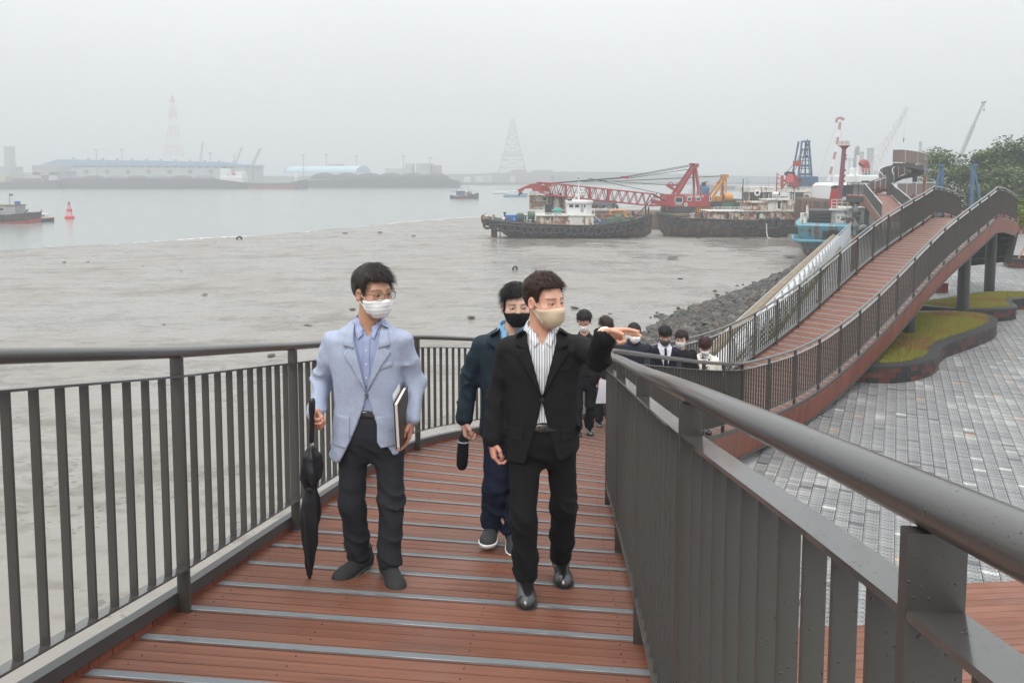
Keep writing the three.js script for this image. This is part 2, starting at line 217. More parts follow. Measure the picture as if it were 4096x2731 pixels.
// pavers, 0.2 x 0.1 m, in columns that run along the quay
function inView(p, m = 1.03) { const v = p.clone().project(camera); return v.z < 1 && abs(v.x) < m && abs(v.y) < m; }
camera.updateMatrixWorld();
{
  const g = new THREE.BoxGeometry(0.193, 0.06, 0.094), greys = [];
  const p = g.attributes.position; for (let i = 0; i < p.count; i++) if (p.getY(i) > 0) { p.setX(i, p.getX(i) * 0.985); p.setZ(i, p.getZ(i) * 0.97); }
  uvm(g); const gg = uvm(g, 0, 0);
  const pm = std({ map: rep(tex(256, (u, v) => 0.62 + 0.55 * (fb(u, v, 24, 4, 401) - 0.4), true), 0.5), roughness: 0.46, bumpMap: rep(T.fine, 0.4), bumpScale: 0.0025 });
  const tones = [[0.285, 0.287, 0.29], [0.315, 0.316, 0.318], [0.345, 0.345, 0.345], [0.30, 0.302, 0.305], [0.15, 0.151, 0.155], [0.66, 0.65, 0.62], [0.62, 0.40, 0.27], [0.46, 0.46, 0.45]];
  const mats = tones.map((c) => { const m = pm.clone(); m.color = lin(...c.map((x) => x * 1.5)); return m; });
  const L = [], r = rng(8), q = new THREE.Quaternion().setFromAxisAngle(UPY, -QD), e = new THREE.Euler();
  for (let b = 1.17; b < 34; b += 0.2) { const off = hash(b * 10 | 0, 3, 1) * 0.1; for (let a = -24; a < 34; a += 0.1) {
    const w = qp(a + off, b); const d = -w.z; if (d < 5 || d > 46 || !inView(w, 1.45)) continue;
    if (d < 14 && w.x < 1.6 + (d - 8) * 0.55) continue;
    const rr = r(); const st = fbm2(w.x * 0.9, w.z * 0.9, 77, 3), st2 = fbm2(w.x * 5, w.z * 5, 87, 2);
    let k = rr < 0.012 ? 5 : rr < 0.019 ? 6 : rr < 0.042 ? 4 : rr < 0.3 ? 1 : rr < 0.6 ? 0 : rr < 0.85 ? 3 : 2; if (k < 4 && st > 0.56 && st2 > 0.38) k = 7; else if (k < 4 && st > 0.5) k = 2;
    L.push([w.x, w.z, k, r(), r(), d, a + off, b]);
  } }
  const seen = (l) => inView(V3(l[0], 0, l[1]), 1) ? 0 : 100; L.sort((A, B) => A[5] + seen(A) - B[5] - seen(B));
  const place = (l, o) => { o.position.set(l[0], -0.032 + (l[3] - 0.5) * 0.005, l[1]); e.set((l[4] - 0.5) * 0.012, QD * -1 + PI / 1 * 0 + (l[3] - 0.5) * 0.01, (l[3] - 0.5) * 0.014); o.rotation.copy(e); };
  for (const l of L.slice(0, 300)) { const m = obj('paver', gg, mats[l[2]], plaza); place(l, m); }
  const rest = L.slice(300), im = new THREE.InstancedMesh(gg, pm, rest.length), o = new THREE.Object3D(), c = new THREE.Color();
  rest.forEach((l, i) => { place(l, o); o.updateMatrix(); im.setMatrixAt(i, o.matrix); const t = tones[l[2]], v = 1.5 * (0.9 + 0.2 * l[4]); im.setColorAt(i, c.setRGB(t[0] * v, t[1] * v, t[2] * v)); });
  im.name = 'pavers'; im.userData.kind = 'stuff'; im.castShadow = im.receiveShadow = true; plaza.add(im);
  // past the pavers that can be told apart
  const e0 = qp(24.2, 1.1), e1 = qp(125, 1.1), P = [[e0.x, e0.z], [e1.x, e1.z], [220, -140], [220, -45.6]];
  obj('far_paving', prism(P, 0.056, -0.058), std({ map: rep(tex(512, (u, v) => { const a = fb(u, v, 30, 4, 421), k = fb(u, v, 4, 4, 431); return toS([0.2, 0.203, 0.208].map((x) => x * (0.6 + 0.5 * a + 0.4 * k))); }, true), 9), roughness: 0.4 }), plaza);
}
// stones of the bank
function rockGeo(seed, det = 1) {
  const r = rng(seed), g0 = new THREE.IcosahedronGeometry(0.5, det), p = g0.attributes.position, sx = 0.85 + 0.5 * r(), sy = 0.55 + 0.35 * r(), sz = 0.8 + 0.4 * r(), cut = []; for (let k = 0; k < 7; k++) cut.push([V3(r() - 0.5, r() - 0.5, r() - 0.5).normalize(), 0.28 + 0.16 * r()]);
  const v = new THREE.Vector3(); for (let i = 0; i < p.count; i++) { v.fromBufferAttribute(p, i); const s = 1 + 0.35 * (n3(v.x * 3 + 20, v.y * 3 + 20, v.z * 3 + 20, seed) - 0.5); v.multiplyScalar(s); for (const [n, d] of cut) { const t = v.dot(n); if (t > d) v.addScaledVector(n, d - t); } p.setXYZ(i, v.x * sx, v.y * sy, v.z * sz); }
  g0.computeVertexNormals(); return uvm(g0, r() * 5, r() * 5);
}
{
  const bank = struct(new THREE.Group(), 'bank of loose grey and brown stones below the quay'); bank.name = 'stone_bank'; scene.add(bank);
  const geos = [1, 2, 3, 4, 5, 6].map((s) => rockGeo(s * 7)), r = rng(33);
  const rm = std({ map: rep(tex(256, (u, v) => 0.55 + 0.9 * (fb(u, v, 7, 5, 501) - 0.42), true), 0.6), roughness: 0.5, bumpMap: rep(T.mott, 0.5), bumpScale: 0.02 });
  const tones = [[0.045, 0.039, 0.032], [0.078, 0.063, 0.046], [0.030, 0.029, 0.029], [0.10, 0.073, 0.048], [0.078, 0.042, 0.029], [0.018, 0.018, 0.020], [0.13, 0.115, 0.092], [0.045, 0.048, 0.040]], mats = tones.map((c) => { const m = rm.clone(); m.color = lin(...c.map((x) => x * 1.7)); return m; });
  const L = [];
  for (let a = -16; a < 48; a += 0.27) { const toe = a < 17 ? -6.5 : lerp(-6.5, -2.6, clamp((a - 17) / 22)); for (let b = toe; b < -0.08; b += 0.26) { const A = a + (r() - 0.5) * 0.3, B = b + (r() - 0.5) * 0.3, y = -3.12 + (B - toe) / (-0.02 - toe) * 2.45 + (r() - 0.5) * 0.16, s = 0.27 + 0.44 * r() ** 1.7; const w = qp(A, B, y); L.push([w, s, r() * 6.3, r() * 6.3, r() * 6.3, r() * 6 | 0, r() * 8 | 0]); } }
  for (let k = 0; k < 45; k++) { const a = -14 + 50 * r(), toe = a < 17 ? -6.5 : lerp(-6.5, -2.6, clamp((a - 17) / 22)), w = qp(a, toe - r() * r() * 2.2, 0); w.y = mudY(w.x, -w.z) + 0.02; L.push([w, 0.15 + 0.3 * r(), r() * 6, r() * 6, r() * 6, r() * 6 | 0, r() * 8 | 0]); }
  const sc = (l) => { const w = l[0]; const v = w.clone().project(camera); return (v.z < 1 && v.x > 0.3 && v.x < 1 && abs(v.y) < 1 ? 1 : 0.2) * l[1] / -w.z; };
  L.sort((x, y) => sc(y) - sc(x));
  const o = new THREE.Object3D(), c = new THREE.Color(), place = (l, q) => { q.position.copy(l[0]); q.rotation.set(l[2] * 0.1, l[3], l[4] * 0.1); q.scale.setScalar(l[1]); };
  for (const l of L.slice(0, 300)) place(l, obj('stone', geos[l[5]], mats[l[6]], bank));
  geos.forEach((g, gi) => { const S = L.slice(300).filter((l) => l[5] === gi), im = new THREE.InstancedMesh(g, rm, S.length); S.forEach((l, i) => { place(l, o); o.updateMatrix(); im.setMatrixAt(i, o.matrix); const t = tones[l[6]]; im.setColorAt(i, c.setRGB(t[0] * 1.7, t[1] * 1.7, t[2] * 1.7)); }); im.name = 'stones'; im.userData.kind = 'stuff'; im.castShadow = im.receiveShadow = true; bank.add(im); });
}
// ---------- the boardwalk: rail posts of its right side (x, deck height below the eye, metres ahead) ----------
const NODES = [[0.13, -0.92, -1.8], [0.265, -1.2, -0.55], [0.395, -1.476, 0.67], [0.426, -1.686, 1.727], [0.54, -1.977, 2.998], [0.64, -2.252, 4.271], [0.744, -2.532, 5.543], [0.955, -2.806, 6.8], [1.478, -3.132, 7.97], [2.082, -3.46, 9.094], [2.692, -3.785, 10.215], [3.301, -4.093, 11.337], [3.93, -4.37, 12.43],
  [4.746, -4.517, 13.436], [5.594, -4.593, 14.39], [6.46, -4.570, 15.327], [7.322, -4.465, 16.269], [8.184, -4.302, 17.21], [9.075, -4.05, 18.124], [9.987, -3.715, 19.016], [10.902, -3.355, 19.906], [11.816, -3.0, 20.797], [12.73, -2.68, 21.688], [13.641, -2.42, 22.582], [14.544, -2.19, 23.484], [15.434, -1.985, 24.398], [16.316, -1.80, 25.32], [17.2, -1.585, 26.25], [18.32, -1.66, 27.53], [19.42, -1.83, 28.80], [20.534, -2.03, 30.08]].map(([x, y, d]) => W(x, y + EYE, d));
const NN = NODES.length, LEFT = NODES.map((p, i) => { const a = NODES[max(0, i - 1)], b = NODES[min(NN - 1, i + 1)], dx = b.x - a.x, dz = b.z - a.z, l = hyp(dx, dz); return V3(dz / l, 0, -dx / l); });
for (let k = 0; k < 2; k++) { const c = LEFT.map((v) => v.clone()); for (let i = 1; i < NN - 1; i++) LEFT[i].copy(c[i - 1]).addScaledVector(c[i], 2).add(c[i + 1]).normalize(); }
const CUM = [0]; for (let i = 1; i < NN; i++) CUM.push(CUM[i - 1] + hyp(NODES[i].x - NODES[i - 1].x + LEFT[i].x - LEFT[i - 1].x, NODES[i].z - NODES[i - 1].z + LEFT[i].z - LEFT[i - 1].z));
function way(s, off, up = 0) {                                  // s: metres along the middle; off: to the right of it
  let i = 0; while (i < NN - 2 && CUM[i + 1] < s) i++; const t = (s - CUM[i]) / (CUM[i + 1] - CUM[i]);
  const cr = (k) => { const P = (j) => NODES[clamp(j, 0, NN - 1)].getComponent(k); const a = P(i - 1), b = P(i), c = P(i + 1), d = P(i + 2); return 0.5 * (2 * b + (c - a) * t + (2 * a - 5 * b + 4 * c - d) * t * t + (3 * b - a - 3 * c + d) * t * t * t); };
  const l = LEFT[i].clone().lerp(LEFT[min(NN - 1, i + 1)], t).normalize(), y = i >= 25 ? lerp(NODES[i].y, NODES[i + 1].y, t) : cr(1);
  return V3(cr(0) + l.x * (1 - off), y + up + 0.022 * (1 - off) * sst(CUM[8], CUM[4], s), cr(2) + l.z * (1 - off));
}
const wayNode = (i, off, up = 0) => way(CUM[i] + 1e-6, off, up);
const range = (a, b, st) => { const n = max(1, Math.round((b - a) / st)), o = []; for (let i = 0; i <= n; i++) o.push(a + (b - a) * i / n); return o; };
function buildRamp(label, i0, i1, phase, fasciaSides) {
  const g = thing('boardwalk_ramp', label, 'boardwalk'), s0 = CUM[i0], s1 = CUM[i1], PW = 0.158;
  const r = rng(i0 * 9 + 4); let k = 0;
  for (let s = s0 + phase; s < s1 - 0.02; s += PW, k++) {       // boards, each with a milled groove along its middle
    const e = min(s + PW - 0.005, s1), halves = [[s, lerp(s, e, 0.5) - 0.0018], [lerp(s, e, 0.5) + 0.0018, e]], gs = [], ox = r() * 9, oy = r() * 9, dz = (r() - 0.5) * 0.0018;
    const al = way(s, 1).sub(way(s, -1)).normalize();
    for (const [a, b] of halves) gs.push(hexa([way(a, -1.035, dz), way(a, 1.035, dz), way(b, 1.035, dz), way(b, -1.035, dz)], [way(a, -1.035, -0.026), way(a, 1.035, -0.026), way(b, 1.035, -0.026), way(b, -1.035, -0.026)], ox, oy, al));
    gs.push(hexa([way(halves[0][1], -1.034, -0.006), way(halves[0][1], 1.034, -0.006), way(halves[1][0], 1.034, -0.006), way(halves[1][0], -1.034, -0.006)], [way(halves[0][1], -1.034, -0.02), way(halves[0][1], 1.034, -0.02), way(halves[1][0], 1.034, -0.02), way(halves[1][0], -1.034, -0.02)], ox, oy, al));
    obj('deck_plank', merge(gs), M.plank[(r() * 4) | 0], g);
    if (k % 2 === 0) {                                          // anti-slip strip across every second board
      const c = s + 0.012, q = (a, b, y0, y1) => hexa([way(a, -1.02, y1), way(a, 1.02, y1), way(b, 1.02, y1), way(b, -1.02, y1)], [way(a, -1.02, y0), way(a, 1.02, y0), way(b, 1.02, y0), way(b, -1.02, y0)], r() * 3, r() * 3, al);
      const st = obj('anti_slip_strip', q(c, c + 0.042, 0.0012, 0.006), M.grit, g); obj('metal_lip', q(c - 0.008, c - 0.0005, 0.0012, 0.0075), M.alu, st);
    }
  }
  if (i0 === 0) { const sg = new THREE.CylinderGeometry(0.0032, 0.0032, 0.003, 8), at = []; for (let s = s0 + phase; s < CUM[9]; s += PW) for (const o of [-0.93, -0.36, 0.30, 0.92]) for (const e of [0.032, 0.118]) at.push(way(s + e, o + 0.006 * sin(s * 9), 0.0012)); const im = new THREE.InstancedMesh(sg, M.dark, at.length), q = new THREE.Object3D(); at.forEach((p, i) => { q.position.copy(p); q.updateMatrix(); im.setMatrixAt(i, q.matrix); }); im.name = 'screw_heads'; im.userData.kind = 'stuff'; g.add(im); }
  obj('sub_frame', [-0.9, -0.3, 0.3, 0.9].map((o) => sweep(range(s0, s1, 0.6).map((s) => way(s, o, -0.03)), [[-0.03, -0.16], [-0.03, 0], [0.03, 0], [0.03, -0.16]])), M.steel, g);
  for (const sd of [-1, 1]) {                                   // kick boards, their steel cap, outer fascia
    for (let s = s0; s < s1 - 0.03; s += 0.128) { const e = min(s + 0.1235, s1), m = r() * 3 | 0, ox = r() * 9; const f = (o, y) => [way(s, sd * o, y), way(e, sd * o, y)]; const [a, b] = f(1.034, -0.02), [c, d] = f(1.056, -0.02), [a2, b2] = f(1.040, 0.072), [c2, d2] = f(1.062, 0.072); obj('kick_board', hexa([a, b, d, c], [a2, b2, d2, c2], ox, r() * 9, V3(0, 1, 0)), M.fascia[m], g); }
    const line = range(s0, s1, 0.32).map((s) => way(s, sd * 1.05, 0.070));
    obj('edge_channel', sweep(line, [[-0.026, 0.003], [-0.026, 0.020], [0.024, 0.020], [0.024, -0.035], [0.019, -0.035], [0.019, 0.003]]), M.channel, g);
    if (!fasciaSides.includes(sd)) continue;
    for (let s = s0; s < s1 - 0.03; s += 0.142) { const e = min(s + 0.139, s1), m = r() * 3 | 0, ox = r() * 9; const fl = (q, o, y) => { const p = way(q, sd * o, y); p.y = max(p.y, 0.03); return p; }; const dp = 0.44; obj('fascia_board', hexa([fl(s, 1.100, 0.045), fl(e, 1.100, 0.045), fl(e, 1.080, 0.045), fl(s, 1.080, 0.045)], [fl(s, 1.02, -dp), fl(e, 1.02, -dp), fl(e, 0.998, -dp), fl(s, 0.998, -dp)], ox, r() * 9, V3(0, 1, 0)), M.fascia[m], g); }
    obj('fascia_edge', sweep(range(s0, s1, 0.32).map((s) => { const p = way(s, sd * 1.012, -0.45); p.y = max(p.y, 0.02); return p; }), [[-0.03, -0.012], [-0.03, 0.012], [0.03, 0.012], [0.03, -0.012]]), M.channel, g);
  }
  return g;
}
const HR = 1.17;
const postGeo = uvm(new THREE.BoxGeometry(0.054, 1.145, 0.016)), balGeo = uvm(new THREE.BoxGeometry(0.030, 0.853, 0.010));
function buildRailing(label, i0, i1, off) {
  const g = thing('steel_railing', label, 'railing', 'railings along the boardwalk'), s0 = CUM[i0], s1 = CUM[i1], d = 0.04;
  const put = (m, s, y) => { const p = way(s, off, y), a = way(s - d, off), b = way(s + d, off); m.position.copy(p); m.rotation.y = Math.atan2(b.x - a.x, b.z - a.z); };
  for (let i = i0; i <= i1; i++) put(obj('post', postGeo, M.rail, g), CUM[i] + 0.0001, 0.5725);
  for (let i = i0; i < i1; i++) for (let k = 1; k <= 10; k++) put(obj('baluster', balGeo, M.rail, g), lerp(CUM[i], CUM[i + 1], k / 11), 0.6335);
  const path = (y) => range(s0 - 0.03, s1 + 0.03, 0.21).map((s) => way(s, off, y));
  obj('handrail', uvm(new THREE.TubeGeometry(new THREE.CatmullRomCurve3(path(HR)), 40 + (i1 - i0) * 8, 0.0255, 20)), M.handrail, g);
  obj('top_bar', sweep(path(1.06), [[-0.026, 0], [-0.026, 0.009], [0.026, 0.009], [0.026, 0]]), M.railflat, g);
  obj('bottom_bar', sweep(path(0.198), [[-0.026, 0], [-0.026, 0.009], [0.026, 0.009], [0.026, 0]]), M.railflat, g);
  return g;
}
buildRamp('red brown plank ramp sloping down from the camera under the walking men', 0, 12, 0.06, [1]);
buildRamp('red brown plank ramp rising over the planters to a crest', 12, NN - 1, 0.0, [1, -1]);
buildRailing('dark steel railing running close past the camera and down beside the man in black suit', 0, 12, 1);
buildRailing('dark steel railing on the mud flat side behind the man in the blue blazer', 0, 12, -1);
buildRailing('dark steel railing of the rising ramp on its plaza side above the planters', 12, NN - 1, 1);
buildRailing('dark steel railing of the rising ramp on the side of the stone bank', 12, NN - 1, -1);
// ---------- on the plaza ----------
M.brick = [[0.012, 0.012, 0.013], [0.018, 0.017, 0.018], [0.085, 0.024, 0.016], [0.065, 0.020, 0.015], [0.10, 0.03, 0.02]].map((c) => std({ color: lin(...c), roughness: 0.55, bumpMap: rep(T.mott, 0.35), bumpScale: 0.006 }));
M.coping = std({ color: lin(0.020, 0.021, 0.023), roughness: 0.45, bumpMap: rep(T.mott, 0.4), bumpScale: 0.004 });
function spline(P, n) { const c = new THREE.CatmullRomCurve3(P.map(([x, d]) => V3(x, 0, -d)), true, 'centripetal'); c.arcLengthDivisions = 600; return { c, pts: c.getSpacedPoints(n), len: c.getLength() }; }
const grassBlade = (() => { const pos = []; const r = rng(12); for (let k = 0; k < 7; k++) { const a = r() * 6.3, x = (r() - 0.5) * 0.05, z = (r() - 0.5) * 0.05, h = 0.03 + 0.045 * r(), w = 0.004, l = (r() - 0.5) * 0.05; const c = cos(a) * w, s = sin(a) * w; pos.push(x - c, 0, z - s, x + c, 0, z + s, x + l, h, z + l * 0.6); } const g = new THREE.BufferGeometry(); g.setAttribute('position', new THREE.Float32BufferAttribute(pos, 3)); g.computeVertexNormals(); return g; })();
const inPoly = (x, z, P) => { let o = false; for (let i = 0, j = P.length - 1; i < P.length; j = i++) if ((P[i].z > z) !== (P[j].z > z) && x < (P[j].x - P[i].x) * (z - P[i].z) / (P[j].z - P[i].z) + P[i].x) o = !o; return o; };
function planter(label, P, hgt, seed, n) {
  const o = thing('planter', label, 'planter', 'curved block walled planters'), { c, pts, len } = spline(P, 120), r = rng(seed);
  const inner = pts.map((p, i) => { const a = pts[(i + pts.length - 2) % (pts.length - 1)], b = pts[(i + 1) % (pts.length - 1)]; const dx = b.x - a.x, dz = b.z - a.z, l = hyp(dx, dz); return [dz / l, -dx / l]; });
  let area = 0; for (let i = 0; i < pts.length - 1; i++) area += pts[i].x * pts[i + 1].z - pts[i + 1].x * pts[i].z; const sg = area > 0 ? -1 : 1;   // inward side
  const inP = (t, w, y) => { const p = c.getPointAt(((t % 1) + 1) % 1), q = c.getTangentAt(((t % 1) + 1) % 1); return V3(p.x + q.z * sg * w, y, p.z - q.x * sg * w); };
  const rows = 3, bh = (hgt - 0.07) / rows, bl = 0.30, nb = Math.round(len / bl);
  for (let k = 0; k < rows; k++) for (let i = 0; i < nb; i++) { const t0 = (i + (k % 2) * 0.5) / nb, t1 = t0 + 1 / nb - 0.007 / len, y0 = 0.004 + k * bh, y1 = y0 + bh - 0.006, out = -0.004 * r(); const mid = inP((t0 + t1) / 2, 0, y0); if (!inView(mid, 1.15)) continue; obj('block', hexa([inP(t0, out, y0), inP(t1, out, y0), inP(t1, 0.15, y0), inP(t0, 0.15, y0)], [inP(t0, out + 0.004, y1), inP(t1, out + 0.004, y1), inP(t1, 0.15, y1), inP(t0, 0.15, y1)], r() * 5, r() * 5), M.brick[(r() < 0.55 ? 0 : 2) + (r() * (2.9)) * 0.5 | 0] || M.brick[2], o); }
  obj('wall_core', (() => { const a = [], N = 100; for (let i = 0; i < N; i++) a.push(hexa([inP(i / N, 0.012, 0), inP((i + 1) / N, 0.012, 0), inP((i + 1) / N, 0.2, 0), inP(i / N, 0.2, 0)], [inP(i / N, 0.012, hgt - 0.075), inP((i + 1) / N, 0.012, hgt - 0.075), inP((i + 1) / N, 0.2, hgt - 0.075), inP(i / N, 0.2, hgt - 0.075)])); return a; })(), M.brick[0], o);
  const nc = Math.round(len / 0.40); for (let i = 0; i < nc; i++) { const t0 = i / nc, t1 = (i + 1) / nc - 0.005 / len, y0 = hgt - 0.066, y1 = hgt; const steps = 3, a = []; for (let q = 0; q < steps; q++) { const u0 = lerp(t0, t1, q / steps), u1 = lerp(t0, t1, (q + 1) / steps); a.push(hexa([inP(u0, -0.02, y0), inP(u1, -0.02, y0), inP(u1, 0.30, y0), inP(u0, 0.30, y0)], [inP(u0, -0.012, y1), inP(u1, -0.012, y1), inP(u1, 0.29, y1), inP(u0, 0.29, y1)])); } obj('coping_stone', a, M.coping, o); }
  const ring = []; for (let i = 0; i < 90; i++) ring.push(inP(i / 90, 0.22, 0)); const soil = obj('turf', prism(ring.map((p) => [p.x, p.z]), 0.05, hgt - 0.09), std({ map: rep(tex(256, (u, v) => { const a = fb(u, v, 8, 5, 701), b = sst(0.58, 0.78, fb(u, v, 5, 4, 711)); return toS(col3(b, [0.19, 0.185, 0.03], [0.20, 0.11, 0.04]).map((x) => x * (0.6 + 0.8 * a))); }, true), 1.7), roughness: 0.9, bumpMap: rep(T.fine, 0.7), bumpScale: 0.02 }), o);
  const bb = new THREE.Box3().setFromPoints(ring), L = []; while (L.length < n) { const x = lerp(bb.min.x, bb.max.x, r()), z = lerp(bb.min.z, bb.max.z, r()); if (inPoly(x, z, ring)) L.push([x, z]); }
  const im = new THREE.InstancedMesh(grassBlade, std({ color: 0xffffff, roughness: 0.7, side: THREE.DoubleSide }), n), q = new THREE.Object3D(), cc = new THREE.Color(); L.forEach(([x, z], i) => { q.position.set(x, hgt - 0.045, z); q.rotation.y = r() * 6.3; q.scale.setScalar(0.8 + 0.9 * r()); q.updateMatrix(); im.setMatrixAt(i, q.matrix); const b = sst(0.52, 0.70, fbm2(x * 1.1, z * 1.1, 91, 4) + 0.16 * (r() - 0.5)), t = col3(b, [0.235, 0.225, 0.035], [0.25, 0.135, 0.05]), v = 0.75 + 0.7 * r(); im.setColorAt(i, cc.setRGB(t[0] * v, t[1] * v, t[2] * v)); }); im.name = 'grass'; im.userData.kind = 'stuff'; im.castShadow = im.receiveShadow = true; o.add(im);
}
planter('large wavy planter of dark and red blocks with turf under the rising ramp', [[8.2, 18.2], [9.05, 17.88], [9.75, 17.98], [10.5, 18.42], [11.1, 19.0], [11.65, 19.85], [12.25, 20.5], [13.2, 21.25], [14.3, 22.15], [15.2, 23.0], [15.85, 23.95], [15.95, 24.7], [15.4, 25.2], [14.2, 25.2], [12.6, 25.0], [11.0, 24.2], [9.4, 22.4], [8.3, 20.2]], 0.45, 5, 26000);
planter('smaller wavy planter of dark and red blocks with turf behind the large one', [[14.6, 26.6], [15.1, 25.95], [15.7, 25.62], [16.4, 25.5], [17.1, 25.62], [17.9, 26.0], [18.25, 26.6], [18.5, 27.2], [19.1, 27.75], [19.9, 28.0], [21, 28.1], [21.3, 28.9], [20.2, 29.6], [18.9, 29.4], [17.6, 28.7], [16.3, 27.9], [15.2, 27.3]], 0.45, 6, 14000);
{ // ramp columns, part of the rising ramp
  const ramp = scene.getObjectByName('boardwalk_ramp_001'), cm = std({ color: lin(0.034, 0.036, 0.036), roughness: 0.38 });
  for (const [x, d, y0, yt] of [[11.75, 21.7, 0.34, 1.9], [15.75, 25.6, 0.34, 2.8], [19.35, 29.75, 0.34, 2.75]]) { const c = obj('support_column', rod(W(x, y0 - 0.3, d), W(x, yt, d), 0.19, 0.19, 24), cm, ramp); obj('base_plate', rod(W(x, y0 - 0.02, d), W(x, y0 + 0.012, d), 0.26, 0.26, 20), cm, c); }
  // ramp goes on down behind the crest: dark plated underside
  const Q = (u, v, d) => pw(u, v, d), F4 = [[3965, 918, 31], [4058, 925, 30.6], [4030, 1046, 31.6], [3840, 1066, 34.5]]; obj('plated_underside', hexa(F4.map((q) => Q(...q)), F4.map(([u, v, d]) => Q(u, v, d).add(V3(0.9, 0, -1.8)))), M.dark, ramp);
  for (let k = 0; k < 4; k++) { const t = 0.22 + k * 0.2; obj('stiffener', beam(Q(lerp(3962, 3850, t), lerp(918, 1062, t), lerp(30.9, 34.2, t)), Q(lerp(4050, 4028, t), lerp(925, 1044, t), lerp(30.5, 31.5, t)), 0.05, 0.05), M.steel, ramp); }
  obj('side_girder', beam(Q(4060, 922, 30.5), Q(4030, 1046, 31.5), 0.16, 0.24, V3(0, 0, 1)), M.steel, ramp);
}
{ // low timber platform near the camera
  const o = thing('timber_platform', 'low red brown timber platform on the paving below the near railing', 'platform'), P = [[1.6, 7.72], [4.42, 7.9], [4.6, 8.62], [9.2, 9.1], [9.2, 3.2], [1.6, 3.2]], r = rng(81), dir = [cos(0.16), sin(-0.16)];
  for (let k = 0; k < 52; k++) { const off = k * 0.118; const yA = 0.155; let x0 = 1.6, x1 = 9.2; const dAt = (x) => 9.25 - off + (x - 5.4) * 0.08; const lim = (x) => x < 4.42 ? 7.72 + (x - 1.6) * 0.064 : x < 4.6 ? 7.9 + (x - 4.42) * 4 : 8.62 + (x - 4.6) * 0.104; const xs = []; for (let x = 1.6; x <= 9.2; x += 0.02) if (dAt(x) < lim(x) && dAt(x) > 3.2) xs.push(x); if (xs.length < 10) continue; x0 = xs[0]; x1 = xs[xs.length - 1];
    const m = (x, e) => W(x, yA, dAt(x) - e), b = (x, e) => W(x, yA - 0.025, dAt(x) - e); obj('deck_plank', hexa([m(x0, 0), m(x1, 0), m(x1, 0.113), m(x0, 0.113)], [b(x0, 0), b(x1, 0), b(x1, 0.113), b(x0, 0.113)], r() * 9, r() * 9, nrmV(V3(1, 0, -0.08))), M.plank[r() * 4 | 0], o); }
  obj('platform_skirt', prism(P.map(([x, d]) => [x + (x > 5 ? -0.02 : 0.02), -d + (d > 5 ? 0.16 : -0.02)]), 0.126, 0.001), M.fascia[1], o);
}
function nrmV(v) { return v.normalize(); }
{ // timber benches
  const bench = (label, x, d, ry, w, dp, h) => { const o = thing('timber_bench', label, 'bench', 'dark red timber benches'); o.position.copy(W(x, 0, d)); o.rotation.y = ry; const n = 5; for (let i = 0; i < n; i++) obj('slat', cham(w, 0.04, dp / n - 0.008, 0.004, 0, h - 0.02, -dp / 2 + (i + 0.5) * dp / n), M.fascia[i % 3], o); obj('front_panel', bx(w - 0.02, h - 0.045, 0.03, 0, (h - 0.045) / 2, dp / 2 - 0.02), M.fascia[1], o); obj('back_panel', bx(w - 0.02, h - 0.045, 0.03, 0, (h - 0.045) / 2, -dp / 2 + 0.02), M.fascia[1], o); for (const s of [-1, 1]) obj('end_panel', bx(0.03, h - 0.05, dp - 0.08, s * (w / 2 - 0.03), (h - 0.05) / 2, 0), M.fascia[0], o); };
  bench('low dark red timber bench on the paving behind the ramp columns', 17.9, 32.4, -0.05, 2.2, 0.9, 0.42);
  bench('dark red timber bench beside the lamp post seen through the ramp railing', 12.35, 27.3, -0.02, 1.9, 0.5, 0.45);
  bench('dark red timber seat beyond the low bench under the ramp', 19.2, 36.0, 0.3, 1.6, 0.6, 0.42);
}
{ // galvanised fence along the quay
  const o = thing('quay_fence', 'pale galvanised fence with flat uprights and many thin rails along the quay edge', 'fence'), B = 1.55;
  for (let a = -6; a < 46; a += 1.7) { const up = obj('upright', (() => { const s = new THREE.Shape(); s.moveTo(-0.055, 0); s.lineTo(0.055, 0); s.lineTo(0.045, 0.9); s.lineTo(-0.01, 1.12); s.lineTo(-0.055, 1.1); s.closePath(); const g = new THREE.ExtrudeGeometry(s, { depth: 0.012, bevelEnabled: false }); return uvm(g); })(), M.galv, o); up.position.copy(qp(a, B)); up.rotation.y = -QD + PI / 2 - PI / 2; }
  for (const [y, r, b] of [[1.13, 0.026, 0.05], [0.93, 0.012, 0], [0.77, 0.012, 0], [0.61, 0.012, 0], [0.45, 0.012, 0], [0.29, 0.012, 0], [0.13, 0.012, 0]]) obj(r > 0.02 ? 'top_rail' : 'rail', rod(qp(-6.2, B - b, y), qp(45.6, B - b, y), r, r, 10), M.galv, o);
}
{ // weeds behind the fence
  const n = 5200, r = rng(19), im = new THREE.InstancedMesh(grassBlade, std({ color: 0xffffff, roughness: 0.8, side: THREE.DoubleSide }), n), q = new THREE.Object3D(), c = new THREE.Color(); for (let i = 0; i < n; i++) { const a = -5 + 36 * r(), b = 1.1 + 0.55 * r(); q.position.copy(qp(a, b, 0.0)); q.rotation.y = r() * 6.3; q.scale.setScalar((1.2 + 4.2 * r() * r()) * (fbm2(a, b * 2, 7) > 0.46 ? 1 : 0.45)); q.updateMatrix(); im.setMatrixAt(i, q.matrix); const t = col3(r(), [0.12, 0.15, 0.03], [0.26, 0.20, 0.07]); im.setColorAt(i, c.setRGB(...t)); } im.name = 'weeds'; im.castShadow = im.receiveShadow = true; tag(im, 'yellow green weeds along the foot of the quay fence', 'weeds', null, 'stuff'); scene.add(im);
}
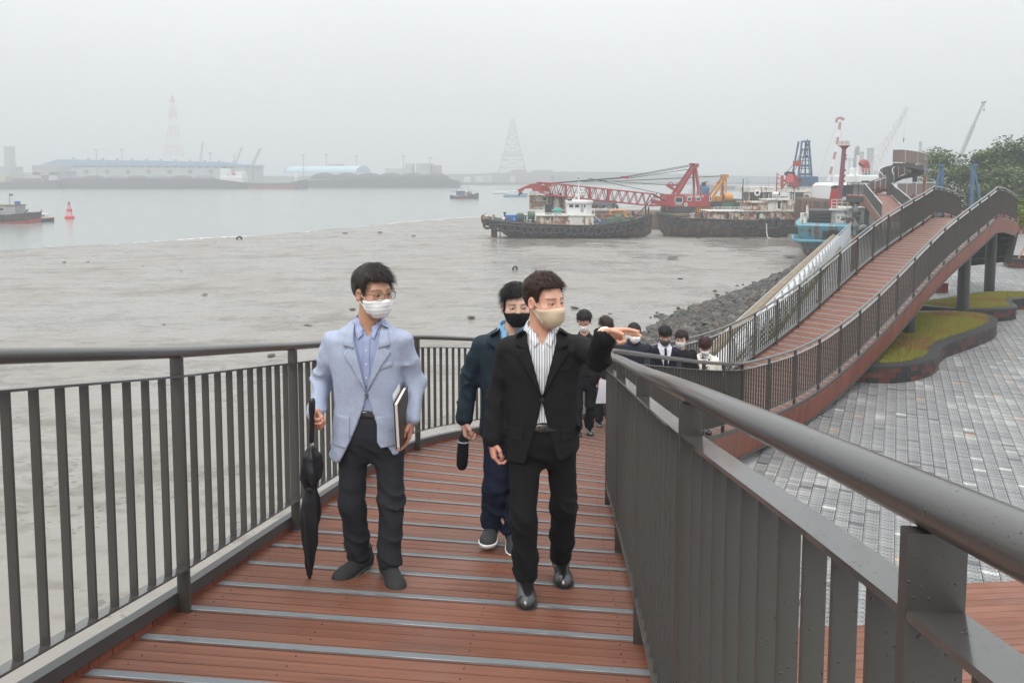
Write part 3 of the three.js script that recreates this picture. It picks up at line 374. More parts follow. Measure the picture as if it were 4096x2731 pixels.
{ // lamp posts with leaf shaped heads
  const lamp = (label, x, d, h) => { const o = thing('lamp_post', label, 'lamp', 'brown lamp posts with leaf shaped heads'); o.position.copy(W(x, 0, d)); const gm = std({ color: lin(0.16, 0.165, 0.165), roughness: 0.5 }); obj('post', rod(V3(0, 0, 0), V3(0, h, 0), 0.085, 0.075, 16), M.corten, o); obj('base_plate', rod(V3(0, 0, 0), V3(0, 0.02, 0), 0.16, 0.16, 16), M.steel, o); obj('neck', rod(V3(0, h, 0), V3(0, h + 0.55, 0), 0.05, 0.03, 12), gm, o);
    for (const [x2, y2, tx] of [[-0.62, 0.62, -1.5], [0.0, 0.85, 0.0], [0.42, 0.30, 2.1], [0.02, 0.30, 0.05]]) { const L = part('lamp_head', o); L.position.set(x2 * 0.75, h + y2, 0.02); L.rotation.z = tx; const g = lathe([[0.001, 0.30], [0.03, 0.24], [0.085, 0.10], [0.10, 0.02], [0.085, -0.05], [0.03, -0.075], [0.001, -0.078]], 18); g.scale(1, 1, 0.55); obj('shade', g, gm, L); obj('diffuser', ball(0.06, 0, -0.05, 0.0, 1, 0.5, 0.6, 12), std({ color: lin(0.7, 0.7, 0.68), roughness: 0.4 }), L); if (abs(x2) > 0.1) obj('arm', rod(V3(0, h + y2 - 0.02, 0), V3(x2 * 0.75, h + y2, 0.01), 0.015, 0.015, 8), gm, o); } };
  lamp('brown lamp post with grey leaf shaped heads in front of the blue ship', 12.35, 26.6, 2.95);
  lamp('brown lamp post with grey leaf shaped heads beside the lookout legs', 24.2, 43.5, 5.1);
}
{ // pot plant by the bench
  const o = thing('potted_shrub', 'small green shrub in a grey pot beside the bench seen through the railing', 'plant'); o.position.copy(W(13.7, 0, 27.4)); obj('pot', lathe([[0.001, 0], [0.24, 0.0], [0.30, 0.42], [0.31, 0.45], [0.27, 0.45], [0.26, 0.4], [0.001, 0.4]], 20), std({ color: lin(0.12, 0.125, 0.125), roughness: 0.6 }), o);
  leafCrown(o, 'foliage', V3(0, 0.75, 0), [0.55, 0.38, 0.5], 900, 0.06, [[0.05, 0.10, 0.02], [0.10, 0.15, 0.03], [0.16, 0.17, 0.04]], 3); obj('stem', [0, 1, 2].map((k) => rod(V3(0, 0.38, 0), V3(0.2 * cos(k * 2.1), 0.85, 0.2 * sin(k * 2.1)), 0.012, 0.006, 6)), M.corten, o);
}
// leaves as many small bent faces, gathered in clumps
function leafCrown(o, name, c, r3, n, size, cols, seed, clumps = 14, gap = 0.4) {
  const r = rng(seed), pos = [], col = [], C = []; for (let k = 0; k < clumps; k++) { const u = r() * 2 - 1, a = r() * 2 * PI, q = Math.sqrt(1 - u * u), R2 = 0.45 + 0.5 * Math.cbrt(r()); C.push([q * cos(a) * R2, u * R2, q * sin(a) * R2, 0.20 + 0.22 * r(), r()]); }
  for (let i = 0; i < n; i++) { const k = C[(r() * clumps) | 0], u = r() * 2 - 1, a = r() * 2 * PI, q = Math.sqrt(1 - u * u), R2 = k[3] * Math.pow(r(), 0.4); let x = (k[0] + q * cos(a) * R2) * r3[0] + c.x, y = (k[1] + u * R2 * 0.8) * r3[1] + c.y, z = (k[2] + q * sin(a) * R2) * r3[2] + c.z; const s = size * (0.6 + 0.8 * r()), f = r() * 2 * PI, t = (r() - 0.3) * 1.4, dx = cos(f) * cos(t), dy = sin(t), dz = sin(f) * cos(t), px = -sin(f), pz = cos(f), w = 0.42 * s; pos.push(x, y, z, x + dx * s * 0.5 + px * w, y + dy * s * 0.5 + 0.1 * s, z + dz * s * 0.5 + pz * w, x + dx * s, y + dy * s, z + dz * s, x, y, z, x + dx * s, y + dy * s, z + dz * s, x + dx * s * 0.5 - px * w, y + dy * s * 0.5 + 0.1 * s, z + dz * s * 0.5 - pz * w); const cc = cols[min(cols.length - 1, ((k[4] * 0.7 + r() * 0.5) * cols.length) | 0)], v = 0.8 + 0.4 * r(); for (let j = 0; j < 6; j++) col.push(cc[0] * v, cc[1] * v, cc[2] * v); }
  const g = new THREE.BufferGeometry(); g.setAttribute('position', new THREE.Float32BufferAttribute(pos, 3)); g.setAttribute('color', new THREE.Float32BufferAttribute(col, 3)); g.computeVertexNormals(); g.setAttribute('uv', new THREE.Float32BufferAttribute(new Float32Array(pos.length / 3 * 2), 2)); return obj(name, g, M.leaf || (M.leaf = phys({ vertexColors: true, roughness: 0.8, side: THREE.DoubleSide, transmission: 0.3, thickness: 0, specularIntensity: 0.4 })), o);
}
function tree(label, x, d, h, cr, cols, seed, n, ls, y0 = 0) {
  const o = thing('tree', label, 'tree', 'trees behind the plaza'); o.position.copy(W(x, y0, d)); const r = rng(seed), tr = [rod(V3(0, 0, 0), V3(0.1, h * 0.45, 0), 0.22, 0.14, 10)]; for (let k = 0; k < 9; k++) { const a = r() * 6.3, b = 0.3 + 0.25 * r(); tr.push(rod(V3(0.07, h * (0.25 + 0.2 * r()), 0), V3(cos(a) * cr[0] * b * 1.4, h * (0.55 + 0.3 * r()), sin(a) * cr[2] * b * 1.4), 0.09, 0.03, 7)); } obj('trunk', tr, std({ color: lin(0.07, 0.055, 0.042), roughness: 0.9 }), o); leafCrown(o, 'crown', V3(0, h - cr[1] * 0.95, 0), cr, n, ls, cols, seed + 1, 34); return o;
}
const GR = [[0.075, 0.115, 0.038], [0.10, 0.145, 0.045], [0.145, 0.19, 0.06]], YG = [[0.14, 0.20, 0.035], [0.19, 0.26, 0.045], [0.24, 0.31, 0.06]];
tree('dense dark green tree right beside the spiral lookout', 50.5, 82, 8.6, [5.6, 4.8, 5], GR, 31, 22000, 0.32);
tree('broad dark green tree between the two blue hoists', 55.5, 80, 8.5, [5.6, 4.8, 5], GR, 37, 22000, 0.32);
tree('bright yellow green tree at the edge of the plaza', 55.2, 72, 8.9, [5.6, 5.6, 5], YG, 41, 22000, 0.30);
tree('dark tree partly behind the bright yellow green tree', 62, 84, 9.6, [6.5, 5.6, 5], GR, 47, 16000, 0.34);
tree('low dark green tree low behind the blue hoists', 50.5, 72, 5.6, [5.5, 3.2, 4], GR, 53, 12000, 0.28);
{ const r = rng(3); // dark brown screen fence under the trees and small shed things
  const f = thing('timber_screen', 'dark brown timber screen fence below the trees', 'fence'); for (let i = 0; i < 46; i++) { const x = 37 + i * 0.55, d = 66 - i * 0.12; obj('board', bx(0.5, 2.0 + 0.1 * r(), 0.05, x, 1.0, -d), M.fascia[i % 3], f); }
  const blueF = (label, x, d, sg) => { const o = thing('boat_hoist', label, 'hoist', 'blue steel hoists under the trees'); o.position.copy(W(x, 0, d)); const bm = paint(0.05, 0.11, 0.18, 0.5); obj('upright_leg', beam(V3(0, 0, 0), V3(0, 5.95, 0), 0.22, 0.22, V3(0, 0, 1)), bm, o); obj('slanted_leg', beam(V3(sg * 1.35, 0, 0), V3(sg * 0.12, 5.5, 0), 0.16, 0.16, V3(0, 0, 1)), bm, o); obj('head_plate', bx(0.4, 0.2, 0.4, sg * 0.1, 5.9, 0), bm, o); };
  blueF('blue steel hoist in front of the trees nearest the lookout', 34.75, 60, -1); blueF('blue steel hoist standing behind the crest of the ramp', 36.0, 58, 1);
}
{ // young staked tree in a square planter at the picture edge
  const o = thing('tree_planter', 'square brick planter box with a young staked tree at the plaza side', 'planter'); o.position.copy(W(28.9, 0, 41.2)); o.rotation.y = -QD; const r = rng(6); for (let k = 0; k < 2; k++) for (let i = 0; i < 7; i++) for (const [sx, sz, ry] of [[0, 1, 0], [-1, 0, PI / 2], [1, 0, PI / 2], [0, -1, 0]]) obj('block', bx(0.28, 0.17, 0.12, sx ? sx * 0.98 : -0.88 + i * 0.29, 0.09 + k * 0.18, sz ? sz * 0.98 : -0.88 + i * 0.29, ry), M.brick[2 + (r() * 3 | 0)], o); obj('coping_stone', [[0, 1, 2.2, 0.26], [0, -1, 2.2, 0.26], [1, 0, 0.26, 1.8], [-1, 0, 0.26, 1.8]].map(([a, b, w, d]) => bx(w, 0.16, d, a * 0.98, 0.445, b * 0.98)), M.coping, o); obj('soil', bx(1.9, 0.3, 1.9, 0, 0.2, 0), M.dark, o);
  obj('trunk', rod(V3(0, 0.3, 0), V3(0.05, 2.6, 0), 0.06, 0.035, 8), M.corten, o); for (let k = 0; k < 3; k++) obj('stake', rod(V3(cos(k * 2.1 + 0.4) * 0.7, 0.34, sin(k * 2.1 + 0.4) * 0.7), V3(0.05, 1.7, 0), 0.04, 0.035, 8), std({ color: lin(0.42, 0.22, 0.10), roughness: 0.8 }), o); leafCrown(o, 'foliage', V3(0.05, 3.0, 0), [1.0, 1.2, 1.0], 1600, 0.13, YG, 8);
}
// ---------- boats on the mud and on the water ----------
const frameAt = (u0, v0, d) => { const o = pw(u0, v0, d); const s = 1 / (pw(u0 + 1, v0, d).x - o.x); return { o, s, q: (u, v) => [(u - u0) / s, (v0 - v) / s] }; };
function hullGeo(st, f0, f1, cap = false, bil = 0.35, n = 6) {   // stations [x, keel y, deck y, half beam]
  const pos = [], idx = [], m = (n + 1) * 2; for (const [x, k, d, b] of st) for (let s = -1; s < 2; s += 2) for (let i = 0; i <= n; i++) { const f = lerp(f0, f1, (s < 0 ? n - i : i) / n), hb = b * (1 - Math.pow(1 - f, 2.6) * (1 - bil)); pos.push(x, lerp(k, d, f), s * hb); }
  for (let i = 0; i < st.length - 1; i++) for (let j = 0; j < m - 1; j++) { const a = i * m + j, b = a + 1, c = a + m, e = c + 1; idx.push(a, c, b, b, c, e); }
  if (cap) for (let i = 0; i < st.length - 1; i++) { const a = i * m, b = i * m + m - 1, c = a + m, e = b + m; idx.push(a, b, c, b, e, c); }
  for (const i of [0, st.length - 1]) for (let j = 1; j < m - 1; j++) { const o = i * m; idx.push(o, o + j, o + j + 1); }
  const g = new THREE.BufferGeometry(); g.setAttribute('position', new THREE.Float32BufferAttribute(pos, 3)); g.setIndex(idx); const q = toCreasedNormals(g.toNonIndexed(), 0.7); return uvm(q);
}
const torusGeo = clean(new THREE.TorusGeometry(0.40, 0.15, 8, 20));
function fenders(o, pts, r = 1) { for (const [x, y, z, ry = 0] of pts) { const t = obj('tyre_fender', torusGeo, M.rubber, o); t.position.set(x, y, z); t.rotation.y = ry; t.scale.setScalar(r * (0.85 + 0.3 * hash(x * 10 | 0, y * 10 | 0, 3))); } }
function winRow(p, list, z, fr) { for (const [x, y, w, h] of list) { const f = obj('window', [bx(w + 0.12, 0.07, 0.08, x, y + h / 2 + 0.03, z), bx(w + 0.12, 0.07, 0.08, x, y - h / 2 - 0.03, z), bx(0.07, h, 0.08, x - w / 2 - 0.025, y, z), bx(0.07, h, 0.08, x + w / 2 + 0.025, y, z)], fr, p); obj('pane', bx(w, h, 0.03, x, y, z), M.winglass, f); } }
function railing(o, pts, h, mat, name = 'guard_rail', rows = 3) { const g = []; for (let i = 0; i < pts.length; i++) g.push(rod(pts[i], pts[i].clone().add(V3(0, h, 0)), 0.03, 0.03, 6)); for (let i = 0; i < pts.length - 1; i++) for (let k = 1; k <= rows; k++) g.push(rod(pts[i].clone().add(V3(0, h * k / rows, 0)), pts[i + 1].clone().add(V3(0, h * k / rows, 0)), 0.025, 0.025, 6)); return obj(name, g, mat, o); }
const span = (a, b, n, y, z) => Array.from({ length: n + 1 }, (_, i) => V3(lerp(a, b, i / n), y, z));
function lattice(a, b, w0, w1, n, r, up = V3(0, 1, 0)) {         // four-chord lattice girder
  const g = [], d = b.clone().sub(a).normalize(), s = new THREE.Vector3().crossVectors(d, up).normalize(), t = new THREE.Vector3().crossVectors(s, d); const P = (i, k) => { const f = i / n, w = lerp(w0, w1, f) / 2; return a.clone().lerp(b, f).addScaledVector(s, (k & 1 ? 1 : -1) * w).addScaledVector(t, (k & 2 ? 1 : -1) * w); };
  for (const k of [0, 1, 2, 3]) g.push(rod(P(0, k), P(n, k), r, r, 6)); for (let i = 0; i < n; i++) for (const [k, l] of [[0, 1], [1, 3], [3, 2], [2, 0]]) g.push(rod(P(i, i % 2 ? k : l), P(i + 1, i % 2 ? l : k), r * 0.55, r * 0.55, 5)); return g;
}
const font = await new FontLoader().loadAsync('fonts/droid/droid_sans_bold.typeface.json');
function sign(txt, size, x, y, z, m, o) { const g = new TextGeometry(txt, { font, size, depth: 0.02, curveSegments: 3, bevelEnabled: false }); g.computeBoundingBox(); g.translate(x - (g.boundingBox.max.x) / 2, y, z); return obj('lettering', uvm(g), m, o); }
const PB = { black: paint(0.024, 0.025, 0.028, 0.6, 0.16, 2), brown: paint(0.060, 0.044, 0.038, 0.7, 0.45, 3), white: paint(0.60, 0.59, 0.55, 0.5, 0.24, 4), wrust: paint(0.56, 0.53, 0.47, 0.6, 0.62, 5), clean: paint(0.68, 0.69, 0.68, 0.45), red: paint(0.32, 0.032, 0.04, 0.5, 0.16, 6), dred: paint(0.28, 0.03, 0.04, 0.5, 0.1, 7), green: paint(0.035, 0.13, 0.085, 0.6, 0.2, 8), blue: paint(0.10, 0.30, 0.39, 0.5, 0.2, 9), dblue: paint(0.045, 0.10, 0.19, 0.5), yellow: paint(0.46, 0.205, 0.025, 0.5, 0.2, 11), keel: paint(0.16, 0.055, 0.05, 0.65, 0.25, 12), grey: paint(0.30, 0.31, 0.32, 0.6), teal: paint(0.03, 0.25, 0.20, 0.5), wood: paint(0.22, 0.15, 0.09, 0.8), rust: paint(0.26, 0.11, 0.05, 0.8, 0.8, 14), bblue: paint(0.03, 0.12, 0.33, 0.5) };
const clutter = (o, r, n, x0, x1, y, z0, z1, f = null) => { const mats = [PB.green, PB.wood, PB.grey, PB.bblue, PB.rust, M.dark, PB.white]; for (let i = 0; i < n; i++) { const x = lerp(x0, x1, r()), z = lerp(z0, z1, r()), h = 0.25 + 0.7 * r() * r(), w = 0.3 + 0.7 * r(), Y = f ? f(x) : y; const k = r() * 4 | 0; obj(['deck_crate', 'cable_drum', 'deck_vent', 'rope_coil'][k], k === 0 ? cham(w, h, w * 0.8, 0.03, x, Y + h / 2, z) : k === 1 ? rod(V3(x - w * 0.4, Y + 0.3, z), V3(x + w * 0.4, Y + 0.3, z), 0.3, 0.3, 12) : k === 2 ? lathe([[0.12, 0], [0.12, h * 1.4], [0.22, h * 1.5], [0.22, h * 1.7], [0.001, h * 1.72]], 12, x, Y, z) : clean(new THREE.TorusGeometry(0.25, 0.08, 6, 14).rotateX(PI / 2).translate(x, Y + 0.08, z)), mats[r() * 7 | 0], o); } };
{ // --- black tug with the white wheelhouse
  const { o: base, s, q } = frameAt(1930, 945, 98), o = thing('tugboat', 'black hulled tug with clean white wheelhouse and green deck gear, aground on the mud', 'boat', 'work boats aground on the mud'); o.position.copy(base); o.position.y = -3.12; const C = (cx, cy) => q(1900 + cx / 2.94, 600 + cy / 2.94), X = (cx) => C(cx, 0)[0], Y = (cy) => C(0, cy)[1];
  const st = [[95, 850, 772, 0.6], [130, 872, 785, 1.6], [190, 880, 800, 2.5], [265, 895, 812, 2.9], [330, 960, 820, 3.0], [420, 1015, 828, 3.1], [800, 1040, 850, 3.2], [1400, 1040, 858, 3.2], [1700, 1035, 825, 2.9], [1900, 1020, 785, 1.9], [2020, 990, 758, 0.8], [2072, 960, 745, 0.15]].map(([cx, k, d, b]) => [X(cx), Y(k), Y(d), b]);
  obj('hull', hullGeo(st, 0.42, 1, true), PB.black, o); obj('hull_bottom', hullGeo(st, 0, 0.421), PB.brown, o); const dk = (x) => { let i = 0; while (i < st.length - 2 && st[i + 1][0] < x) i++; const t = clamp((x - st[i][0]) / (st[i + 1][0] - st[i][0])); return [lerp(st[i][2], st[i + 1][2], t), lerp(st[i][3], st[i + 1][3], t)]; };
  obj('gunwale', [1, -1].map((s2) => tube(st.map(([x, k, d, b]) => V3(x, d + 0.05, s2 * (b + 0.02))), 0.10, 6, 60)), PB.black, o);
  const ft = []; for (let cx = 150; cx < 2000; cx += 62 + 20 * hash(cx, 1, 1)) { const x = X(cx), [d, b] = dk(x); ft.push([x, d - 0.62 - 0.2 * hash(cx, 2, 1), b + 0.08, (cx > 1600 ? 0.25 : 0)]); } fenders(o, ft); fenders(o, [[X(100), Y(800), 0.4, -1.2], [X(1330), Y(918), 3.4], [X(1415), Y(918), 3.4]], 1.25);
  obj('rudder', bx(X(262) - X(190), Y(868) - Y(1010), 0.22, X(226), (Y(868) + Y(1010)) / 2, 0), PB.brown, o); obj('propeller', [0, 1, 2, 3].map((k) => { const g = new THREE.SphereGeometry(0.5, 10, 6); g.scale(0.16, 1, 0.45); g.translate(0, 0.5, 0); g.rotateX(k * PI / 2); g.translate(X(295), Y(950), 0); return clean(g); }), PB.brown, o);
  const dh = obj('deckhouse', cham(X(1370) - X(725), Y(752) - Y(870), 4.2, 0.05, X(1047), (Y(752) + Y(870)) / 2, 0), PB.wrust, o); for (const cx of [843, 898, 1045, 1122, 1292]) obj('porthole', rod(V3(X(cx), Y(788), 2.08), V3(X(cx), Y(788), 2.16), 0.13, 0.13, 12), M.winglass, dh);
  obj('deckhouse_front', bx(X(1372) - X(1085), Y(754) - Y(868), 4.3, X(1228), (Y(754) + Y(868)) / 2, 0.06), PB.white, o); obj('boat_deck', bx(X(1385) - X(715), 0.1, 4.7, X(1050), Y(748), 0), PB.white, o);
  const wh = obj('wheelhouse', (() => { const g = prism([[X(1075), 1.55], [X(1290), 1.55], [X(1362), 0.7], [X(1362), -0.7], [X(1290), -1.55], [X(1075), -1.55]], Y(600) - Y(748), Y(748)); return g; })(), PB.clean, o); winRow(wh, [[X(1118), Y(640), 0.55, 0.36], [X(1185), Y(640), 0.55, 0.36], [X(1273), Y(642), 0.22, 0.42]], 1.57, PB.clean); obj('door', bx(0.40, 0.95, 0.05, X(1243), Y(668), 1.57), PB.grey, wh);
  obj('roof', prism([[X(1068), 1.8], [X(1300), 1.8], [X(1378), 0.85], [X(1378), -0.85], [X(1300), -1.8], [X(1068), -1.8]], 0.28, Y(606)), PB.clean, o);
  const mast = obj('mast', [rod(V3(X(1218), Y(585), 0), V3(X(1212), Y(330), 0), 0.13, 0.06, 10), rod(V3(X(1185), Y(440), 0), V3(X(1270), Y(432), 0), 0.05, 0.05, 6), rod(V3(X(1180), Y(512), 0), V3(X(1290), Y(505), 0), 0.07, 0.07, 6), rod(V3(X(1150), Y(580), 0.3), V3(X(1218), Y(470), 0), 0.05, 0.04, 6)], PB.clean, o); obj('radar', bx(0.9, 0.12, 0.2, X(1250), Y(480), 0.15), PB.clean, mast); obj('mast_light', [ball(0.1, X(1212), Y(325), 0), ball(0.1, X(1203), Y(355), 0.1)], M.dark, mast); obj('search_light', [rod(V3(X(1085), Y(575), 0.9), V3(X(1120), Y(570), 1.2), 0.18, 0.2, 12), ball(0.16, X(1085), Y(600), 1.1)], M.dark, o);
  railing(o, span(X(720), X(1020), 6, Y(748), 2.25), Y(718) - Y(748), PB.clean); railing(o, span(X(1350), X(1385), 1, Y(748), 1.9), 0.85, PB.clean); obj('ladder', [0, 0.35].flatMap((z) => [rod(V3(X(1370), Y(735), 1.4 + z), V3(X(1445), Y(805), 1.4 + z), 0.04, 0.04, 6)]).concat([0, 1, 2, 3, 4].map((k) => rod(V3(lerp(X(1370), X(1445), k / 5), lerp(Y(735), Y(805), k / 5), 1.4), V3(lerp(X(1370), X(1445), k / 5), lerp(Y(735), Y(805), k / 5), 1.75), 0.03, 0.03, 6))), PB.clean, o);
  obj('funnel', cham(0.85, Y(618) - Y(745), 1.1, 0.06, X(858), (Y(618) + Y(745)) / 2, 0.5), M.dark, o); obj('life_raft', rod(V3(X(915), Y(700), 1.2), V3(X(1010), Y(700), 1.2), 0.42, 0.42, 16), PB.teal, o); obj('tank', lathe([[0.001, 0], [0.5, 0], [0.5, 1.1], [0.35, 1.25], [0.001, 1.3]], 18, X(530), dk(X(530))[0], 1.0), paint(0.06, 0.11, 0.10, 0.6), o); obj('drum_box', cham(1.5, 0.8, 1.3, 0.05, X(420), dk(X(420))[0] + 0.5, 0.6), PB.bblue, o); obj('winch', [rod(V3(X(630), Y(745), 1.5), V3(X(700), Y(745), 1.5), 0.55, 0.55, 16), bx(0.2, 1.2, 0.5, X(625), Y(755), 1.5)], PB.green, o);
  obj('tow_arch', tube([V3(X(1578), Y(745), 1.2), V3(X(1580), Y(705), 1.2), V3(X(1680), Y(695), 1.2), V3(X(1742), Y(700), 1.2), V3(X(1748), Y(770), 1.2)], 0.16, 8), PB.yellow, o); obj('anchor_winch', [rod(V3(X(1625), Y(775), 1.3), V3(X(1695), Y(775), 1.3), 0.42, 0.42, 14), bx(2.6, 0.4, 1.6, X(1640), Y(800), 0.9)], PB.green, o); obj('bow_derrick', rod(V3(X(1880), Y(770), 0.6), V3(X(2135), Y(490), 0.2), 0.09, 0.06, 8), M.dark, o); obj('bollard', [1995, 2030].map((cx) => rod(V3(X(cx), Y(780), 0.4), V3(X(cx), Y(655), 0.4), 0.12, 0.1, 8)), M.dark, o); clutter(o, rng(5), 28, X(130), X(700), 0, -1, 2.2, (x) => dk(x)[0]); clutter(o, rng(7), 22, X(1400), X(1850), 0, -1, 2, (x) => dk(x)[0]);
}
{ // --- long tug with rust-streaked deckhouse
  const { o: base, s, q } = frameAt(2624, 948, 100), o = thing('tugboat', 'brown black hulled tug with long rust streaked white deckhouse beside the crane', 'boat', 'work boats aground on the mud'); o.position.copy(base); o.position.y = -3.12; const C = (cx, cy) => q(2600 + cx / 2.94, 540 + cy / 2.94), X = (cx) => C(cx, 0)[0], Y = (cy) => C(0, cy)[1];
  const st = [[72, 1010, 940, 0.5], [110, 1120, 948, 1.7], [200, 1215, 968, 2.6], [640, 1230, 990, 3.1], [1200, 1230, 1002, 3.1], [1480, 1215, 1000, 2.7], [1600, 1190, 1000, 2.2], [1660, 1100, 1002, 1.4]].map(([cx, k, d, b]) => [X(cx), Y(k), Y(d), b]);
  obj('hull', hullGeo(st, 0.55, 1, true), PB.black, o); obj('hull_bottom', hullGeo(st, 0, 0.551), PB.brown, o); obj('gunwale', [1, -1].map((z) => tube(st.map(([x, k, d, b]) => V3(x, d + 0.04, z * (b + 0.02))), 0.11, 6, 50)), PB.black, o); obj('bow_bulwark', hullGeo([[X(66), Y(965), Y(912), 0.6], [X(110), Y(965), Y(915), 1.8], [X(210), Y(985), Y(935), 2.7], [X(400), Y(990), Y(962), 3.0]], 0, 1), PB.green, o);
  fenders(o, [920, 985, 1050, 1115].map((c) => [X(c), Y(1045), 3.2]), 0.95); fenders(o, [1215, 1300, 1385].map((c) => [X(c), Y(1040), 3.1]), 1.45); fenders(o, [[X(260), Y(1000), 2.8], [X(335), Y(1012), 3.0], [X(1440), Y(1030), 2.9, 0.3]], 1);
  const dh = obj('deckhouse', cham(X(1635) - X(640), Y(900) - Y(1005), 4.0, 0.04, X(1137), (Y(900) + Y(1005)) / 2, 0), PB.wrust, o); for (const cx of [1023, 1120, 1310, 1403, 1502]) obj('porthole', rod(V3(X(cx), Y(940), 1.99), V3(X(cx), Y(940), 2.06), 0.13, 0.13, 12), M.winglass, dh); for (const cx of [855, 1203]) obj('doorway', bx(0.38, 0.82, 0.06, X(cx), Y(958), 2.0), M.dark, dh); for (const cx of [900, 1245]) obj('open_door', bx(0.38, 0.82, 0.06, X(cx), Y(958), 2.05), PB.white, dh); obj('deck_edge', bx(X(1650) - X(630), 0.09, 4.5, X(1140), Y(898), 0), PB.white, o);
  const wh = obj('wheelhouse', prism([[X(1330), 1.6], [X(1490), 1.6], [X(1570), 1.1], [X(1570), -1.4], [X(1330), -1.6]], Y(772) - Y(890), Y(890)), PB.white, o); winRow(wh, [[X(1385), Y(790), 0.7, 0.28], [X(1520), Y(790), 0.4, 0.28]], 1.5, PB.white); obj('door', bx(0.36, 0.95, 0.06, X(1458), Y(828), 1.6), M.dark, wh); obj('roof', bx(X(1600) - X(1320), 0.12, 4.0, X(1460), Y(768), 0), PB.white, o);
  const bd = obj('name_board', bx(X(1560) - X(1390), 0.42, 0.05, X(1475), Y(740), 1.7), PB.clean, o); sign('ICR-721870', 0.24, X(1470), Y(748), 1.73, M.dark, bd); railing(o, span(X(1325), X(1600), 6, Y(766), 1.9), 0.75, PB.clean); railing(o, span(X(690), X(1030), 7, Y(897), 2.1), 0.55, PB.clean); railing(o, span(X(1560), X(1640), 3, Y(890), 1.6), 0.6, PB.clean); obj('life_raft', rod(V3(X(1410), Y(698), 0.6), V3(X(1475), Y(698), 0.6), 0.22, 0.22, 14), PB.clean, o);
  obj('signal_mast', [rod(V3(X(1473), Y(720), 0), V3(X(1475), Y(455), 0), 0.09, 0.06, 8), ...[480, 520, 585, 640].map((c) => ball(0.1, X(1490), Y(c), 0.1))], PB.dred, o); obj('aerial', [rod(V3(X(1335), Y(768), 0.5), V3(X(1335), Y(590), 0.5), 0.03, 0.02, 6), rod(V3(X(1355), Y(640), 0.8), V3(X(1355), Y(490), 0.8), 0.02, 0.015, 6)], PB.grey, o); obj('after_house', cham(X(1330) - X(1100), Y(795) - Y(890), 3.2, 0.04, X(1215), (Y(795) + Y(890)) / 2, -0.3), PB.wrust, o); obj('canopy', bx(X(1340) - X(1060), 0.14, 3.8, X(1200), Y(798), -0.2), PB.wrust, o); obj('tripod_mast', [rod(V3(X(1080), Y(800), 0), V3(X(1080), Y(525), 0), 0.08, 0.05, 8), rod(V3(X(1120), Y(800), 0), V3(X(1082), Y(690), 0), 0.05, 0.04, 6), rod(V3(X(1065), Y(800), 0.8), V3(X(1080), Y(690), 0), 0.05, 0.04, 6)], M.dark, o);
  obj('hanging_rope', tube([V3(X(1268), Y(1030), 3.3), V3(X(1270), Y(1130), 3.4), V3(X(1280), Y(1190), 3.6), V3(X(1330), Y(1200), 3.9)], 0.07, 6), std({ color: lin(0.62, 0.61, 0.58), roughness: 0.8 }), o); obj('stern_roller', rod(V3(X(1470), Y(1045), 1.6), V3(X(1600), Y(1040), 1.9), 0.42, 0.42, 14), M.rubber, o); obj('anchor', [beam(V3(X(1330), Y(1185), 3.4), V3(X(1420), Y(1200), 3.4), 0.3, 0.6), beam(V3(X(1380), Y(1165), 3.4), V3(X(1390), Y(1215), 3.4), 0.7, 0.3)], M.dark, o); clutter(o, rng(15), 12, X(420), X(660), 0, -1, 2.2, () => Y(985)); obj('signal_lamp', ball(0.14, X(183), Y(945), 1.6), PB.yellow, o);
}
